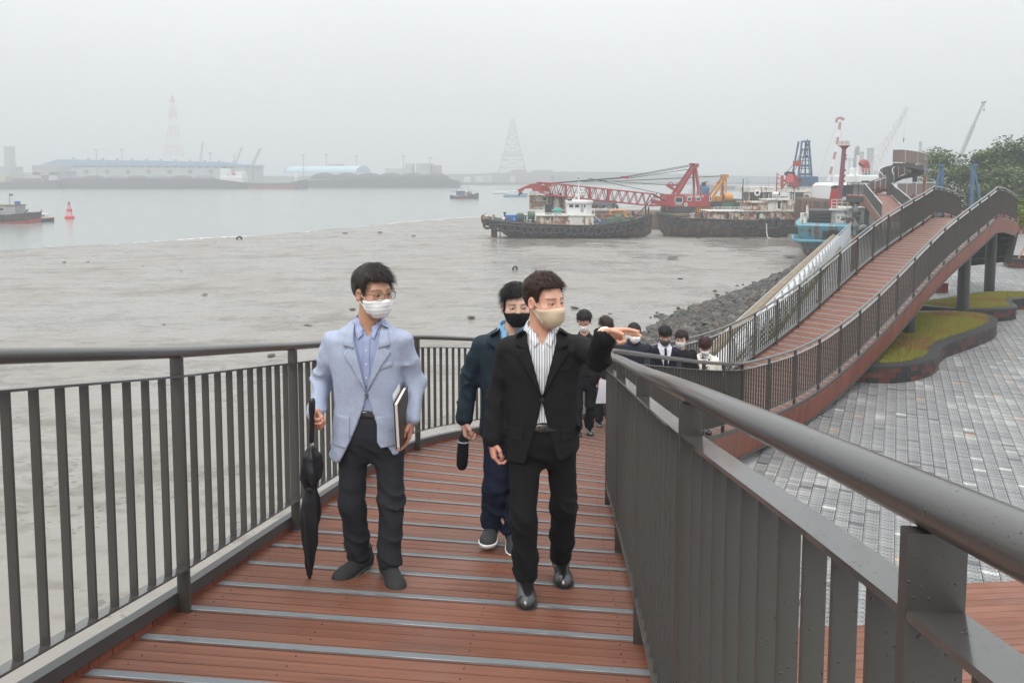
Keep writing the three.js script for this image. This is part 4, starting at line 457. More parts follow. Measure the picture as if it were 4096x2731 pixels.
{ // --- crane barge behind: red house, A-frame, lattice boom lying low
  const { o: base, s, q } = frameAt(2651, 905, 114), o = thing('floating_crane', 'red floating crane with lattice boom lowered over the tugs', 'crane', 'floating cranes'); o.position.copy(base); o.position.y = -3.1; const hz = base.y + 3.1; const C = (u, v) => { const [x, y] = q(u, v); return [x, y + hz]; }, X = (u) => C(u, 0)[0], Y = (v) => C(0, v)[1];
  obj('pontoon', cham(34, 2.4, 12, 0.15, 0, 1.2, -3), PB.brown, o);
  const hs = obj('machine_house', prism([[X(2653), 1.8], [X(2668), 2.6], [X(2815), 2.6], [X(2828), 1.6], [X(2828), -3], [X(2653), -3]], Y(776) - Y(823), Y(823)), PB.red, o); winRow(hs, [[X(2698), Y(796), 1.05, 0.72], [X(2739), Y(793), 0.6, 0.38], [X(2774), Y(793), 0.6, 0.38], [X(2821), Y(792), 0.22, 0.55]], 2.63, PB.clean); obj('lower_panel', bx(1.0, 0.55, 0.05, X(2698), Y(810), 2.62), PB.grey, hs); const t2 = obj('life_ring', torusGeo, PB.clean, hs); t2.position.set(X(2725.5), Y(815), 2.7); t2.scale.setScalar(0.5);
  sign('* SXK .000 -A', 0.34, X(2758), Y(786), 2.61, PB.clean, hs); obj('turntable', lathe([[2.9, 0], [3.0, 0.6], [2.6, 1.6], [2.6, 1.95]], 28, X(2720), Y(850), -0.2), M.dark, o); for (let k = 0; k < 8; k++) { const cx = 2758 + k * 9.5; obj('hazard_stripe', hexa([V3(X(cx), Y(825), 2.5), V3(X(cx + 5), Y(825), 2.5), V3(X(cx + 5), Y(825), 2.4), V3(X(cx), Y(825), 2.4)], [V3(X(cx + 4), Y(846), 2.5), V3(X(cx + 9), Y(846), 2.5), V3(X(cx + 9), Y(846), 2.4), V3(X(cx + 4), Y(846), 2.4)]), PB.yellow, hs); } obj('counterweight', bx(X(2836) - X(2752), Y(824) - Y(848), 4.4, X(2794), (Y(824) + Y(848)) / 2, 0.2), M.dark, hs); obj('front_prow', plate([[X(2653), Y(824)], [X(2675), Y(824)], [X(2662), Y(840)], [X(2655), Y(838)]], 3.5), PB.dred, hs);
  for (const z of [1.6, -1.6]) { obj('frame_leg', beam(V3(X(2697), Y(778), z), V3(X(2773), Y(658), z * 0.4), 0.36, 0.46), PB.dred, o); obj('back_stay', beam(V3(X(2773), Y(664), z * 0.4), V3(X(2784), Y(777), z), 0.3, 0.36), PB.dred, o); } obj('frame_head', [beam(V3(X(2762), Y(657), -0.8), V3(X(2762), Y(657), 0.8), 0.35, 0.35), bx(0.9, 0.6, 1.6, X(2774), Y(662), 0)], PB.dred, o); obj('jib_arm', [beam(V3(X(2660), Y(739), 0.8), V3(X(2715), Y(740), 0.8), 0.28, 0.28), beam(V3(X(2662), Y(740), 0.8), V3(X(2705), Y(766), 0.8), 0.4, 0.4)], PB.dred, o); obj('sheave', [X(2676), X(2709)].map((x) => clean(new THREE.TorusGeometry(0.4, 0.07, 6, 16).translate(x, Y(739), 0.8))), PB.dred, o); railing(o, span(X(2740), X(2790), 5, Y(776), 2.2), 0.75, PB.grey); obj('exhaust', [rod(V3(X(2812), Y(768), 0), V3(X(2812), Y(728), 0), 0.32, 0.32, 12), rod(V3(X(2813), Y(728), 0), V3(X(2828), Y(726), 0), 0.06, 0.06, 6)], M.dark, o); obj('air_tank', lathe([[0.95, 0], [0.95, 0.9], [0.6, 1.4], [0.001, 1.5]], 18, X(2813), Y(776), -0.4), PB.dblue, o);
  const bm = obj('lattice_boom', [...lattice(V3(X(2652), Y(810), 1.2), V3(X(2600), Y(797), 1.2), 0.7, 1.7, 3, 0.12), ...lattice(V3(X(2600), Y(797), 1.2), V3(X(2190), Y(754), 2.2), 1.8, 1.8, 26, 0.12), ...lattice(V3(X(2190), Y(754), 2.2), V3(X(2142), Y(742), 2.2), 1.8, 1.1, 3, 0.12)], PB.red, o); obj('boom_foot', plate([[X(2655), Y(806)], [X(2655), Y(819)], [X(2605), Y(812)], [X(2600), Y(795)]], 1.2).translate(0, 0, 1.2), PB.red, bm); obj('boom_head', plate([[X(2195), Y(748)], [X(2140), Y(732)], [X(2118), Y(735)], [X(2090), Y(748)], [X(2069), Y(757)], [X(2076), Y(768)], [X(2088), Y(764)], [X(2098), Y(753)], [X(2124), Y(751)], [X(2130), Y(763)], [X(2145), Y(760)], [X(2195), Y(766)]], 1.3).translate(0, 0, 2.2), PB.red, bm); for (const u of [2258, 2352, 2424]) obj('boom_splice', bx(0.25, 1.95, 1.95, X(u), Y(754 + (u - 2190) * 0.105), 2.2), PB.red, bm); obj('hook_block', [bx(0.3, 0.5, 0.3, X(2080), Y(767), 2.2), clean(new THREE.TorusGeometry(0.25, 0.09, 6, 12, 4.2).translate(X(2082), Y(775), 2.2))], M.dark, bm); obj('hazard_plate', bx(1.0, 0.6, 0.9, X(2190), Y(737), 2.2), PB.yellow, bm);
  const cab = (a, b, r = 0.05) => rod(V3(X(a[0]), Y(a[1]), a[2] ?? 0), V3(X(b[0]), Y(b[1]), b[2] ?? 0), r, r, 5); obj('rigging', [cab([2765, 658], [2500, 705, 1]), cab([2760, 664], [2500, 709, 1]), cab([2755, 676], [2505, 713, 1]), cab([2500, 708, 1], [2310, 722, 1.8], 0.06), cab([2500, 711, 1], [2200, 733, 2], 0.05), cab([2310, 722, 1.8], [2150, 734, 2.2], 0.05), cab([2660, 739, 0.8], [2350, 718, 2]), cab([2655, 776], [2345, 712, 2])], M.dark, o); obj('rigging_block', [bx(1.2, 0.35, 0.3, X(2492), Y(709), 1)], PB.dred, o);
  const cabin = obj('stern_cabin', cham(X(2268) - X(2118), Y(783) - Y(835), 4, 0.05, X(2193), (Y(783) + Y(835)) / 2, -1), PB.wrust, o); winRow(cabin, [[X(2177), Y(793), 0.5, 0.5], [X(2212), Y(793), 0.4, 0.5]], 1.02, PB.white); obj('brown_hatch', bx(1.6, 0.8, 0.1, X(2152), Y(814), 1.03), PB.wood, cabin); obj('cabin_roof', bx(X(2240) - X(2112), 0.14, 4.6, X(2178), Y(781), -0.8), PB.wrust, o); railing(o, span(X(2120), X(2235), 6, Y(781), 1.2), 0.65, M.dark); obj('roof_pipes', [X(2196), X(2208), X(2242)].map((x) => rod(V3(x, Y(835), 1.2), V3(x, Y(770), 1.2), 0.16, 0.16, 8)), PB.brown, o); obj('deck_mast', [rod(V3(X(2208), Y(770), 0), V3(X(2208), Y(702), 0), 0.07, 0.05, 6), ball(0.12, X(2208), Y(701), 0)], PB.white, o); obj('store_box', cham(X(2468) - X(2352), Y(800) - Y(830), 3, 0.05, X(2410), (Y(800) + Y(830)) / 2, -2), PB.grey, o); clutter(o, rng(25), 10, X(2370), X(2470), Y(832), -1, 2);
}
{ // --- yellow crane
  const { o: base, q } = frameAt(2850, 905, 122), o = thing('floating_crane', 'yellow floating crane with a tall two legged frame and green machinery', 'crane', 'floating cranes'); o.position.copy(base); o.position.y = -3.1; const hz = base.y + 3.1, X = (u) => q(u, 0)[0], Y = (v) => q(0, v)[1] + hz;
  obj('pontoon', cham(14, 2.2, 10, 0.15, 3, 1.1, -3), PB.brown, o); for (const z of [1.3, -1.3]) { obj('frame_leg', beam(V3(X(2843), Y(782), z), V3(X(2893), Y(703), z * 0.5), 0.34, 0.34), PB.yellow, o); obj('back_leg', beam(V3(X(2895), Y(702), z * 0.5), V3(X(2891), Y(784), z), 0.3, 0.3), PB.yellow, o); } obj('frame_head', bx(0.9, 0.5, 1.6, X(2894), Y(703), 0), PB.yellow, o); obj('machine_body', cham(X(2918) - X(2829), Y(783) - Y(806), 3.4, 0.08, X(2873), (Y(783) + Y(806)) / 2, 0), PB.yellow, o); obj('winch_drum', [rod(V3(X(2880), Y(788), 1.8), V3(X(2912), Y(788), 1.8), 0.7, 0.7, 16)], PB.yellow, o); obj('green_house', cham(X(2950) - X(2868), Y(806) - Y(838), 4, 0.08, X(2909), (Y(806) + Y(838)) / 2, 0.2), PB.green, o); obj('water_tank', lathe([[1.05, 0], [1.1, 1.4], [0.8, 1.75], [0.001, 1.8]], 18, X(2933), Y(836), 1.4), M.dark, o); obj('slew_ring', lathe([[1.4, 0], [1.5, 0.6], [1.4, 1.1]], 20, X(2852), Y(828), 1), M.dark, o); obj('stay', [rod(V3(X(2880), Y(704), 0), V3(X(2500), Y(722), 0), 0.07, 0.07, 5), rod(V3(X(2500), Y(722), 0), V3(X(2330), Y(727), 0), 0.05, 0.05, 5)], M.dark, o); obj('signal_pole', rod(V3(X(2876), Y(830), 2), V3(X(2876), Y(748), 2), 0.09, 0.07, 6), M.dark, o);
}
{ // --- rusty white dredger with the blue tower
  const { o: base, q } = frameAt(2987, 900, 126), o = thing('dredger', 'rusty white dredging vessel carrying a blue lattice tower and red boom', 'ship'); o.position.copy(base); o.position.y = -3.1; const hz = base.y + 3.1, C = (cx, cy) => { const [x, y] = q(2950 + cx / 4.9, 540 + cy / 4.9); return [x, y + hz]; }, X = (c) => C(c, 0)[0], Y = (c) => C(0, c)[1];
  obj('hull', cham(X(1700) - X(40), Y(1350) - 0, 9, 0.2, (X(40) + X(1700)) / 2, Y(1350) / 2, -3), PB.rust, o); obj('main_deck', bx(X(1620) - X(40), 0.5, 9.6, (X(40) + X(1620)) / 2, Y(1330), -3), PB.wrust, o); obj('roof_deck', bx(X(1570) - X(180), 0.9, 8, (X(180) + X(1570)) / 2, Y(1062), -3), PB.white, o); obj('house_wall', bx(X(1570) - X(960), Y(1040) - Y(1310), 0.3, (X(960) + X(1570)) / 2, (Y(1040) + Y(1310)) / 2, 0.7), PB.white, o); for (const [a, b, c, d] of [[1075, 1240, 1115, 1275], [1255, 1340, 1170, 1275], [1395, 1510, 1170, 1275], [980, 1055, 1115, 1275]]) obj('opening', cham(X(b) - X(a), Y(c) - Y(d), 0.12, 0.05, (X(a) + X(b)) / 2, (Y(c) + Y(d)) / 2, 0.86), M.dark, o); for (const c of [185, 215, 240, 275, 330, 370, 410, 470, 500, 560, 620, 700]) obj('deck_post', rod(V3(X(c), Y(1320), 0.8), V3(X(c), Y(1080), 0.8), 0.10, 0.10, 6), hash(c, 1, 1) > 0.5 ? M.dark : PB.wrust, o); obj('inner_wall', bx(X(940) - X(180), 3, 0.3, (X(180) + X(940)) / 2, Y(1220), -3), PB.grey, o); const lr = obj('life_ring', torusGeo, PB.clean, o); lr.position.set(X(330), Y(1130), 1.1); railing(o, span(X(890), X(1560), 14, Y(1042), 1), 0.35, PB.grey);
  obj('blue_house', cham(X(1560) - X(1190), Y(810) - Y(1040), 5, 0.08, X(1375), (Y(810) + Y(1040)) / 2, -2.5), PB.dblue, o); obj('plywood_box', cham(X(1530) - X(1418), Y(930) - Y(1005), 1.6, 0.04, X(1474), (Y(930) + Y(1005)) / 2, 0.8), PB.wood, o);
  const tw = part('lattice_tower', o), bl = paint(0.05, 0.10, 0.19, 0.5); for (const [a, b] of [[1175, 1255], [1435, 1393]]) for (const z of [-0.2, -3.0]) obj('tower_leg', beam(V3(X(a), Y(810), z), V3(X(b), Y(120), lerp(z, -1.6, 0.5)), 0.24, 0.24), bl, tw); for (const [a, b] of [[1210, 1330], [1390, 1345]]) obj('inner_leg', beam(V3(X(a), Y(800), -0.1), V3(X(b), Y(140), -0.8), 0.12, 0.12), bl, tw); for (const [y, a, b, t] of [[130, 1255, 1395, 0.3], [285, 1235, 1405, 0.2], [435, 1215, 1415, 0.22], [500, 1210, 1418, 0.12], [600, 1195, 1425, 0.36], [655, 1190, 1430, 0.16], [770, 1180, 1437, 0.4]]) obj('tower_brace', beam(V3(X(a), Y(y), -0.4), V3(X(b), Y(y), -0.4), 0.3, t), bl, tw); obj('sheave', [200, 290, 420].map((y) => rod(V3(X(1320), Y(y), -0.6), V3(X(1320), Y(y), -0.1), 0.2, 0.2, 12)), M.dark, tw); obj('tower_tip', rod(V3(X(1352), Y(120), -0.6), V3(X(1352), Y(80), -0.6), 0.12, 0.04, 6), M.dark, tw);
  obj('red_boom', lattice(V3(X(1000), Y(900), 1), V3(X(1340), Y(980), -2), 1.5, 1.1, 9, 0.11), PB.red, o); obj('boom_head', cham(1.2, 1.5, 0.9, 0.25, X(945), Y(850), 1.2), paint(0.5, 0.09, 0.10, 0.5), o); obj('red_frame', [beam(V3(X(808), Y(790), 1), V3(X(808), Y(1030), 1), 0.4, 0.4), beam(V3(X(808), Y(890), 1), V3(X(1040), Y(890), 1), 0.3, 0.4), beam(V3(X(1050), Y(780), 1), V3(X(1035), Y(1030), 1), 0.5, 0.5), beam(V3(X(820), Y(1030), 1), V3(X(890), Y(930), 1), 0.2, 0.2)], PB.red, o); obj('head_sheaves', [890, 940, 1000].map((c) => rod(V3(X(c), Y(755), 0.9), V3(X(c), Y(755), 1.5), 0.35, 0.35, 12)), M.dark, o); obj('pulley_beam', bx(X(1190) - X(1045), 0.9, 0.5, X(1118), Y(560), 0.4), PB.red, o); obj('rigging', [[[1100, 540], [1235, 270]], [[1130, 540], [1240, 300]], [[930, 720], [1060, 580]], [[1045, 740], [1140, 600]]].map(([a, b]) => rod(V3(X(a[0]), Y(a[1]), 0.4), V3(X(b[0]), Y(b[1]), 0), 0.05, 0.05, 5)), M.dark, o); obj('rusty_wall', bx(X(1430) - X(980), Y(1345) - Y(1540), 0.4, X(1205), (Y(1345) + Y(1540)) / 2, 1.6), PB.rust, o);
}
{ // --- blue bowed ship by the quay
  const { o: base, q } = frameAt(3158, 1040, 66), o = thing('cargo_boat', 'faded blue hulled ship with a rust red bottom moored beside the quay', 'ship'); o.position.copy(base); o.position.y = -3.12; o.rotation.y = -QD * 0.9; const hz = base.y + 3.12, C = (cx, cy) => { const [x, y] = q(3140 + cx / 3.267, 540 + cy / 3.267); return [x, y + hz]; }, X = (c) => C(c, 0)[0], Y = (c) => C(0, c)[1];
  // bow section seen nearly end on: stations run away from the viewer
  const hw = (X(1000) - X(70)) / 2, mid = (X(70) + X(1000)) / 2; const yD = Y(1160), pos = (x, y, z) => V3(x, y, z); const secs = [[0, 0.80], [2, 0.94], [6, 1.0], [16, 1.0], [26, 1.0]]; const lev = [[0.0, 0.10], [0.14, 0.42], [0.30, 0.74], [0.36, 0.80], [0.62, 0.92], [0.66, 0.985], [1.0, 1.0]];
  const strip = (a, b, m, name) => { const P = [], I = [], L = lev.slice(a, b + 1), n = L.length; for (const [z, w] of secs) for (const sd of [-1, 1]) for (const [f, k] of (sd < 0 ? L : [...L].reverse())) P.push(mid + sd * hw * w * k, yD * f - 0.02, -z + (z < 1 ? 1.6 * (f - 0.3) : 0)); const mm = n * 2; for (let i = 0; i < secs.length - 1; i++) for (let j = 0; j < mm - 1; j++) { if (j === n - 1 && b < lev.length - 1) continue; const A = i * mm + j; I.push(A, A + mm, A + 1, A + 1, A + mm, A + mm + 1); } for (let j = 0; j < n - 1; j++) I.push(j, j + 1, mm - 1 - j, j + 1, mm - 2 - j, mm - 1 - j); const g = new THREE.BufferGeometry(); g.setAttribute('position', new THREE.Float32BufferAttribute(P, 3)); g.setIndex(I); obj(name, uvm(toCreasedNormals(g.toNonIndexed(), 0.5)), m, o); };
  strip(0, 3, PB.keel, 'hull_bottom'); strip(3, 5, paint(0.13, 0.27, 0.30, 0.6, 0.5, 31), 'hull_side'); strip(5, 6, PB.blue, 'bulwark'); obj('rubbing_strake', tube([V3(mid - hw * 0.99, yD * 0.645, -14), V3(mid - hw * 0.98, yD * 0.645, -2), V3(mid - hw * 0.80, yD * 0.645, 0.75), V3(mid, yD * 0.645, 0.85), V3(mid + hw * 0.8, yD * 0.645, 0.75), V3(mid + hw * 0.98, yD * 0.645, -3)], 0.16, 8, 40), PB.blue, o); obj('hawse_port', [bx(1.9, 0.7, 0.3, X(140), Y(1230), 0.55), bx(1.6, 0.5, 0.4, X(570), Y(1260), 0.95)], M.dark, o); fenders(o, [[X(815), Y(1220), 1.3]], 1.1); fenders(o, [[X(570), Y(1255), 1.5]], 1.0); obj('mooring_rope', tube([V3(X(575), Y(1270), 1.3), V3(X(590), Y(1320), 2.5), V3(X(640), Y(1345), 4.5)], 0.10, 6), std({ color: lin(0.5, 0.48, 0.45), roughness: 0.8 }), o);
  const dh = obj('deckhouse', cham(X(1140) - X(525), Y(990) - Y(1180), 6, 0.05, X(830), (Y(990) + Y(1180)) / 2, -7), PB.white, o); obj('boat_deck', bx(X(1150) - X(500), 0.14, 6.6, X(825), Y(985), -7), PB.white, o); obj('red_locker', bx(X(860) - X(712), Y(1083) - Y(1160), 0.5, X(786), (Y(1083) + Y(1160)) / 2, -3.8), PB.keel, dh); obj('ladder', [545, 580].map((c) => rod(V3(X(c), Y(1155), -3.9), V3(X(c), Y(995), -3.9), 0.03, 0.03, 6)).concat([1010, 1040, 1070, 1100, 1130].map((y) => rod(V3(X(545), Y(y), -3.9), V3(X(580), Y(y), -3.9), 0.025, 0.025, 6))), PB.white, dh); railing(o, span(X(530), X(1100), 9, Y(980), -4), Y(850) - Y(980), PB.clean); const lr = obj('life_ring', torusGeo, PB.green, o); lr.position.set(X(808), Y(888), -3.9); lr.scale.setScalar(0.75); obj('dark_hold', bx(X(525) - X(235), Y(1000) - Y(1160), 5, X(380), (Y(1000) + Y(1160)) / 2, -6), M.dark, o); obj('hold_cover', [0, 1, 2].map((k) => bx(X(525) - X(350), 0.12, 5.2, X(437), Y(1030 + k * 50), -5.9)), M.steel, o); obj('red_funnel', hexa([V3(X(480), Y(960), -5), V3(X(600), Y(960), -5), V3(X(600), Y(960), -7), V3(X(480), Y(960), -7)], [V3(X(515), Y(708), -5), V3(X(620), Y(700), -5), V3(X(620), Y(700), -7), V3(X(515), Y(708), -7)]), PB.red, o); obj('exhaust', [rod(V3(X(545), Y(708), -6), V3(X(545), Y(680), -6), 0.28, 0.28, 10), rod(V3(X(605), Y(702), -6), V3(X(607), Y(685), -6), 0.1, 0.1, 8)], M.dark, o); obj('crane_post', [rod(V3(X(240), Y(1100), -2), V3(X(245), Y(920), -2), 0.14, 0.12, 8), bx(0.5, 0.9, 0.5, X(200), Y(1085), -1.5)], PB.white, o);
}
{ // --- white ship with the tall red mast
  const { o: base, q } = frameAt(3340, 900, 88), o = thing('work_ship', 'white superstructure with a tall red mast and masthead platform', 'ship'); o.position.copy(base); o.position.y = -3.1; const hz = base.y + 3.1, C = (cx, cy) => { const [x, y] = q(3140 + cx / 3.267, 540 + cy / 3.267); return [x, y + hz]; }, X = (c) => C(c, 0)[0], Y = (c) => C(0, c)[1];
  obj('hull', cham(X(1250) - X(480), Y(850), 10, 0.3, (X(480) + X(1250)) / 2, Y(850) / 2, -4), PB.brown, o); const wh = obj('wheelhouse', cham(X(800) - X(585), Y(655) - Y(860), 5, 0.06, X(692), (Y(655) + Y(860)) / 2, -2), PB.clean, o); winRow(wh, [[X(755), Y(727), 1.4, 1.3], [X(632), Y(725), 0.8, 1.2]], 0.52, PB.grey); railing(o, span(X(590), X(690), 4, Y(655), 0.4), 0.9, PB.clean); const m = obj('red_mast', [rod(V3(X(675), Y(825), 0.6), V3(X(712), Y(150), 0.6), 0.29, 0.23, 20), ...[270, 310, 460, 530, 600].map((y) => ball(0.14, X(712 + (150 - y) * 0.02 + 22), Y(y), 0.6))], PB.red, o); obj('masthead_platform', [rod(V3(X(710), Y(150), 0.6), V3(X(710), Y(143), 0.6), 0.7, 0.7, 16), rod(V3(X(712), Y(150), 0.6), V3(X(712), Y(185), 0.6), 0.55, 0.25, 16)], PB.red, m); railing(m, [0, 1, 2, 3, 4, 5, 6, 7, 8].map((k) => V3(X(712) + 0.55 * cos(k * PI / 4), Y(143), 0.6 + 0.55 * sin(k * PI / 4))), 0.5, PB.wrust); obj('ladder_rail', rod(V3(X(655), Y(820), 1.1), V3(X(683), Y(200), 1.1), 0.08, 0.08, 6), PB.dblue, o);
}
{ // --- rounded white ferry bow behind the lookout
  const { o: base, q } = frameAt(3430, 800, 105), o = thing('white_ferry', 'white rounded ferry superstructure with a green funnel behind the lookout stairs', 'ship'); o.position.copy(base); o.position.y = -3.1; const hz = base.y + 3.1, C = (cx, cy) => { const [x, y] = q(3140 + cx / 3.267, 540 + cy / 3.267); return [x, y + hz]; }, X = (c) => C(c, 0)[0], Y = (c) => C(0, c)[1]; obj('hull', cham(X(1400) - X(780), Y(650), 12, 0.5, (X(780) + X(1400)) / 2, Y(650) / 2, -6), PB.clean, o); obj('bridge', prism([[X(860), 0.5], [X(900), 1.6], [X(1130), 1.6], [X(1170), 0.4], [X(1170), -6], [X(860), -6]], Y(520) - Y(640), Y(640), 0.2), PB.clean, o); obj('upper_house', cham(X(1090) - X(1010), Y(430) - Y(525), 3, 0.1, X(1050), (Y(430) + Y(525)) / 2, -3), PB.clean, o); obj('green_funnel', cham(X(1150) - X(1095), Y(460) - Y(520), 2.2, 0.1, X(1122), (Y(460) + Y(520)) / 2, -2), PB.teal, o); obj('window_band', bx(X(1110) - X(920), 0.25, 0.06, X(1015), Y(605), 1.62), M.winglass, o); obj('curved_pipe', tube([V3(X(1090), Y(480), -1), V3(X(1080), Y(390), -1), V3(X(1055), Y(360), -1), V3(X(1028), Y(395), -1)], 0.55, 10), PB.dred, o); railing(o, span(X(860), X(1170), 8, Y(520), 1.2), 0.9, PB.clean); obj('pole', [860, 1165].map((c) => rod(V3(X(c), Y(600), 1), V3(X(c), Y(430), 1), 0.12, 0.1, 6)), PB.clean, o);
}
// --- boats afloat
function smallBoat(label, u, v, d, L, f) { const o = thing('small_boat', label, 'boat', 'boats afloat in the channel'); o.position.copy(pw(u, v, d)); o.position.y = WATER; o.scale.setScalar(L); f(o, L); return o; }
smallBoat('dark barge with a red waterline and grey house cut by the picture edge', -35, 893, 128, 0.8, (o) => { const st = [[-9, -0.5, 1.9, 2.2], [-4, -0.8, 1.8, 3], [5, -0.8, 1.9, 3], [9.2, -0.6, 2.3, 2.6], [9.6, -0.3, 2.4, 2.2]]; obj('hull', hullGeo(st, 0.45, 1, true, 0.8), PB.black, o); obj('hull_bottom', hullGeo(st, 0, 0.452, false, 0.8), paint(0.32, 0.06, 0.06, 0.6), o); const h = obj('deckhouse', cham(5.2, 2.0, 3.4, 0.08, 3.9, 2.9, 0), PB.grey, o); winRow(h, [[3.6, 3.1, 0.9, 0.6]], 1.72, PB.clean); obj('roof', bx(5.7, 0.14, 3.8, 3.9, 3.95, 0), PB.wood, o); obj('water_tank', rod(V3(5.9, 4.05, 0), V3(5.9, 4.75, 0), 0.55, 0.55, 16), PB.bblue, o); obj('flag_pole', [rod(V3(4.2, 4, 0), V3(4.2, 6.4, 0), 0.05, 0.04, 6), bx(0.8, 0.45, 0.03, 4.6, 6.1, 0)], PB.green, o); clutter(o, rng(4), 12, 0, 8.6, 1.95, -1.5, 2); obj('end_ramp', beam(V3(8.0, 2.2, 1.5), V3(9.0, 3.1, 1.5), 0.8, 0.2), PB.grey, o); });
smallBoat('little tug with a white cabin, yellow gunwale and blue bow patch', 176, 880, 132, 0.56, (o) => { const st = [[-2.9, -0.4, 1.1, 1.2], [-1.6, -0.6, 0.95, 1.7], [1.2, -0.6, 1.0, 1.7], [2.6, -0.4, 1.25, 1.1], [3.0, -0.2, 1.3, 0.4]]; obj('hull', hullGeo(st, 0, 1, true, 0.6), PB.black, o); obj('gunwale', [tube(st.map((s) => V3(s[0], s[2] + 0.05, s[3] + 0.03)), 0.14, 6), tube(st.map((s) => V3(s[0], s[2] + 0.05, -s[3] - 0.03)), 0.14, 6)], PB.yellow, o); obj('bow_patch', bx(1.4, 0.8, 0.1, 1.2, 0.4, 1.66), PB.bblue, o); const c = obj('cabin', cham(2.6, 1.5, 2.2, 0.08, -0.2, 1.75, 0), PB.clean, o); winRow(c, [[-1.0, 2.1, 0.6, 0.45], [-0.2, 2.1, 0.6, 0.45], [0.6, 2.1, 0.6, 0.45]], 1.12, PB.clean); obj('roof', bx(2.3, 0.12, 2.0, -0.2, 2.56, 0), PB.clean, o); obj('mast', [rod(V3(-0.6, 2.6, 0), V3(-0.6, 3.9, 0), 0.05, 0.04, 6), bx(0.3, 0.7, 0.05, -0.8, 3.4, 0)], PB.dred, o); fenders(o, [[-1.6, 0.2, 1.8], [2.4, 0.25, 1.5, 0.6]], 0.6); });
smallBoat('dark fishing boat with masts and a small wheelhouse in mid channel', 1855, 792, 262, 1, (o) => { const st = [[-4.8, 0.0, 1.3, 0.9], [-3, -0.4, 1.0, 1.5], [1.5, -0.5, 1.2, 1.6], [4, -0.3, 1.8, 1.0], [5.3, 0.1, 2.1, 0.15]]; obj('hull', hullGeo(st, 0, 1, true, 0.5), paint(0.05, 0.055, 0.07, 0.5), o); obj('hull_stripe', beam(V3(-2.5, 0.8, 1.62), V3(1.2, 0.9, 1.66), 0.06, 0.3), PB.red, o); obj('wheelhouse', cham(3.2, 1.3, 1.9, 0.1, -1.0, 1.9, 0), PB.dblue, o); obj('upper_deck', bx(5, 0.15, 2.2, -2.2, 2.6, 0), M.dark, o); obj('mast', [[-2.4, 3.8], [-0.6, 3.9], [1.8, 4.3], [2.6, 3.2]].map(([x, y]) => rod(V3(x, 1.2, 0), V3(x - 0.1, y, 0), 0.07, 0.05, 6)), M.dark, o); obj('rigging', [rod(V3(1.8, 4.2, 0), V3(4.9, 2, 0), 0.03, 0.03, 5), rod(V3(1.8, 4.2, 0), V3(-2.4, 3.7, 0), 0.03, 0.03, 5)], M.dark, o); obj('net_heap', ball(1, 1.9, 1.9, 0, 1.1, 0.8, 0.8, 10), PB.wood, o); fenders(o, [[4.9, 1.6, 0.5, 0.8]], 0.8); });
smallBoat('pale blue launch with a white cabin beyond the crane tip', 2062, 783, 285, 1, (o) => { const st = [[-4.6, 0, 0.9, 1.2], [-3, -0.3, 0.9, 1.5], [2, -0.3, 1.1, 1.4], [4.6, 0.1, 1.5, 0.2]]; obj('hull', hullGeo(st, 0, 1, true, 0.5), paint(0.18, 0.30, 0.45, 0.5), o); const c = obj('cabin', cham(3, 1.3, 1.8, 0.1, -0.9, 1.6, 0), PB.clean, o); winRow(c, [[-1.6, 1.8, 0.5, 0.4], [-0.7, 1.8, 0.5, 0.4], [0.2, 1.8, 0.5, 0.4]], 0.92, PB.clean); obj('mast', rod(V3(-0.6, 2.2, 0), V3(-0.6, 3.6, 0), 0.06, 0.04, 6), PB.clean, o); });
for (const [u, v, L, w] of [[1995, 768, 2.0, 'first'], [2022, 763, 2.6, 'second']]) smallBoat(w === 'first' ? 'small white boat farthest off, outermost of the pair by the launch' : 'small white boat farthest off, inner one of the pair by the launch', u, v, 330, 1, (o) => { obj('hull', hullGeo([[-3, 0, 0.8, 0.9], [2, -0.2, 0.9, 1], [3.4, 0.1, 1.2, 0.1]], 0, 1, true, 0.6), PB.clean, o); obj('cabin', cham(2.4, 1.2, 1.4, 0.1, -0.4, 1.4, 0), PB.clean, o); obj('roof', bx(2.8, 0.12, 1.6, -0.4, 2.06, 0), PB.grey, o); });
{ // red channel buoy
  const o = thing('channel_buoy', 'red and white lattice channel buoy floating in the water', 'buoy'); o.position.copy(pw(278, 864, 141)); o.position.y = WATER; o.scale.setScalar(0.56); const rd = paint(0.62, 0.03, 0.05, 0.45), rw = paint(0.66, 0.30, 0.30, 0.45); obj('float', lathe([[1.3, -0.4], [1.45, 0.1], [1.5, 0.65], [1.4, 0.95], [0.9, 1.02], [0.001, 1.02]], 28), rd, o); for (let k = 0; k < 4; k++) { const a = k * PI / 2 + 0.5; obj('tower_leg', rod(V3(cos(a) * 0.95, 1.0, sin(a) * 0.95), V3(cos(a) * 0.32, 5.0, sin(a) * 0.32), 0.09, 0.07, 8), k % 2 ? rw : rd, o); } obj('day_mark', [0, 1, 2, 3].map((k) => { const g = bx(1.05, 0.85, 0.05, 0, 2.85, 0.62); g.rotateY(k * PI / 2 + 0.5 + PI / 4); return g; }), rd, o); obj('ring', [1.9, 3.6, 4.5].map((y) => clean(new THREE.TorusGeometry(lerp(0.95, 0.32, (y - 1) / 4), 0.06, 6, 20).rotateX(PI / 2).translate(0, y, 0))), rw, o); obj('lantern', lathe([[0.5, 5.0], [0.5, 5.1], [0.25, 5.15], [0.25, 5.6], [0.12, 5.8], [0.001, 6.0]], 14), paint(0.10, 0.03, 0.04, 0.5), o);
}
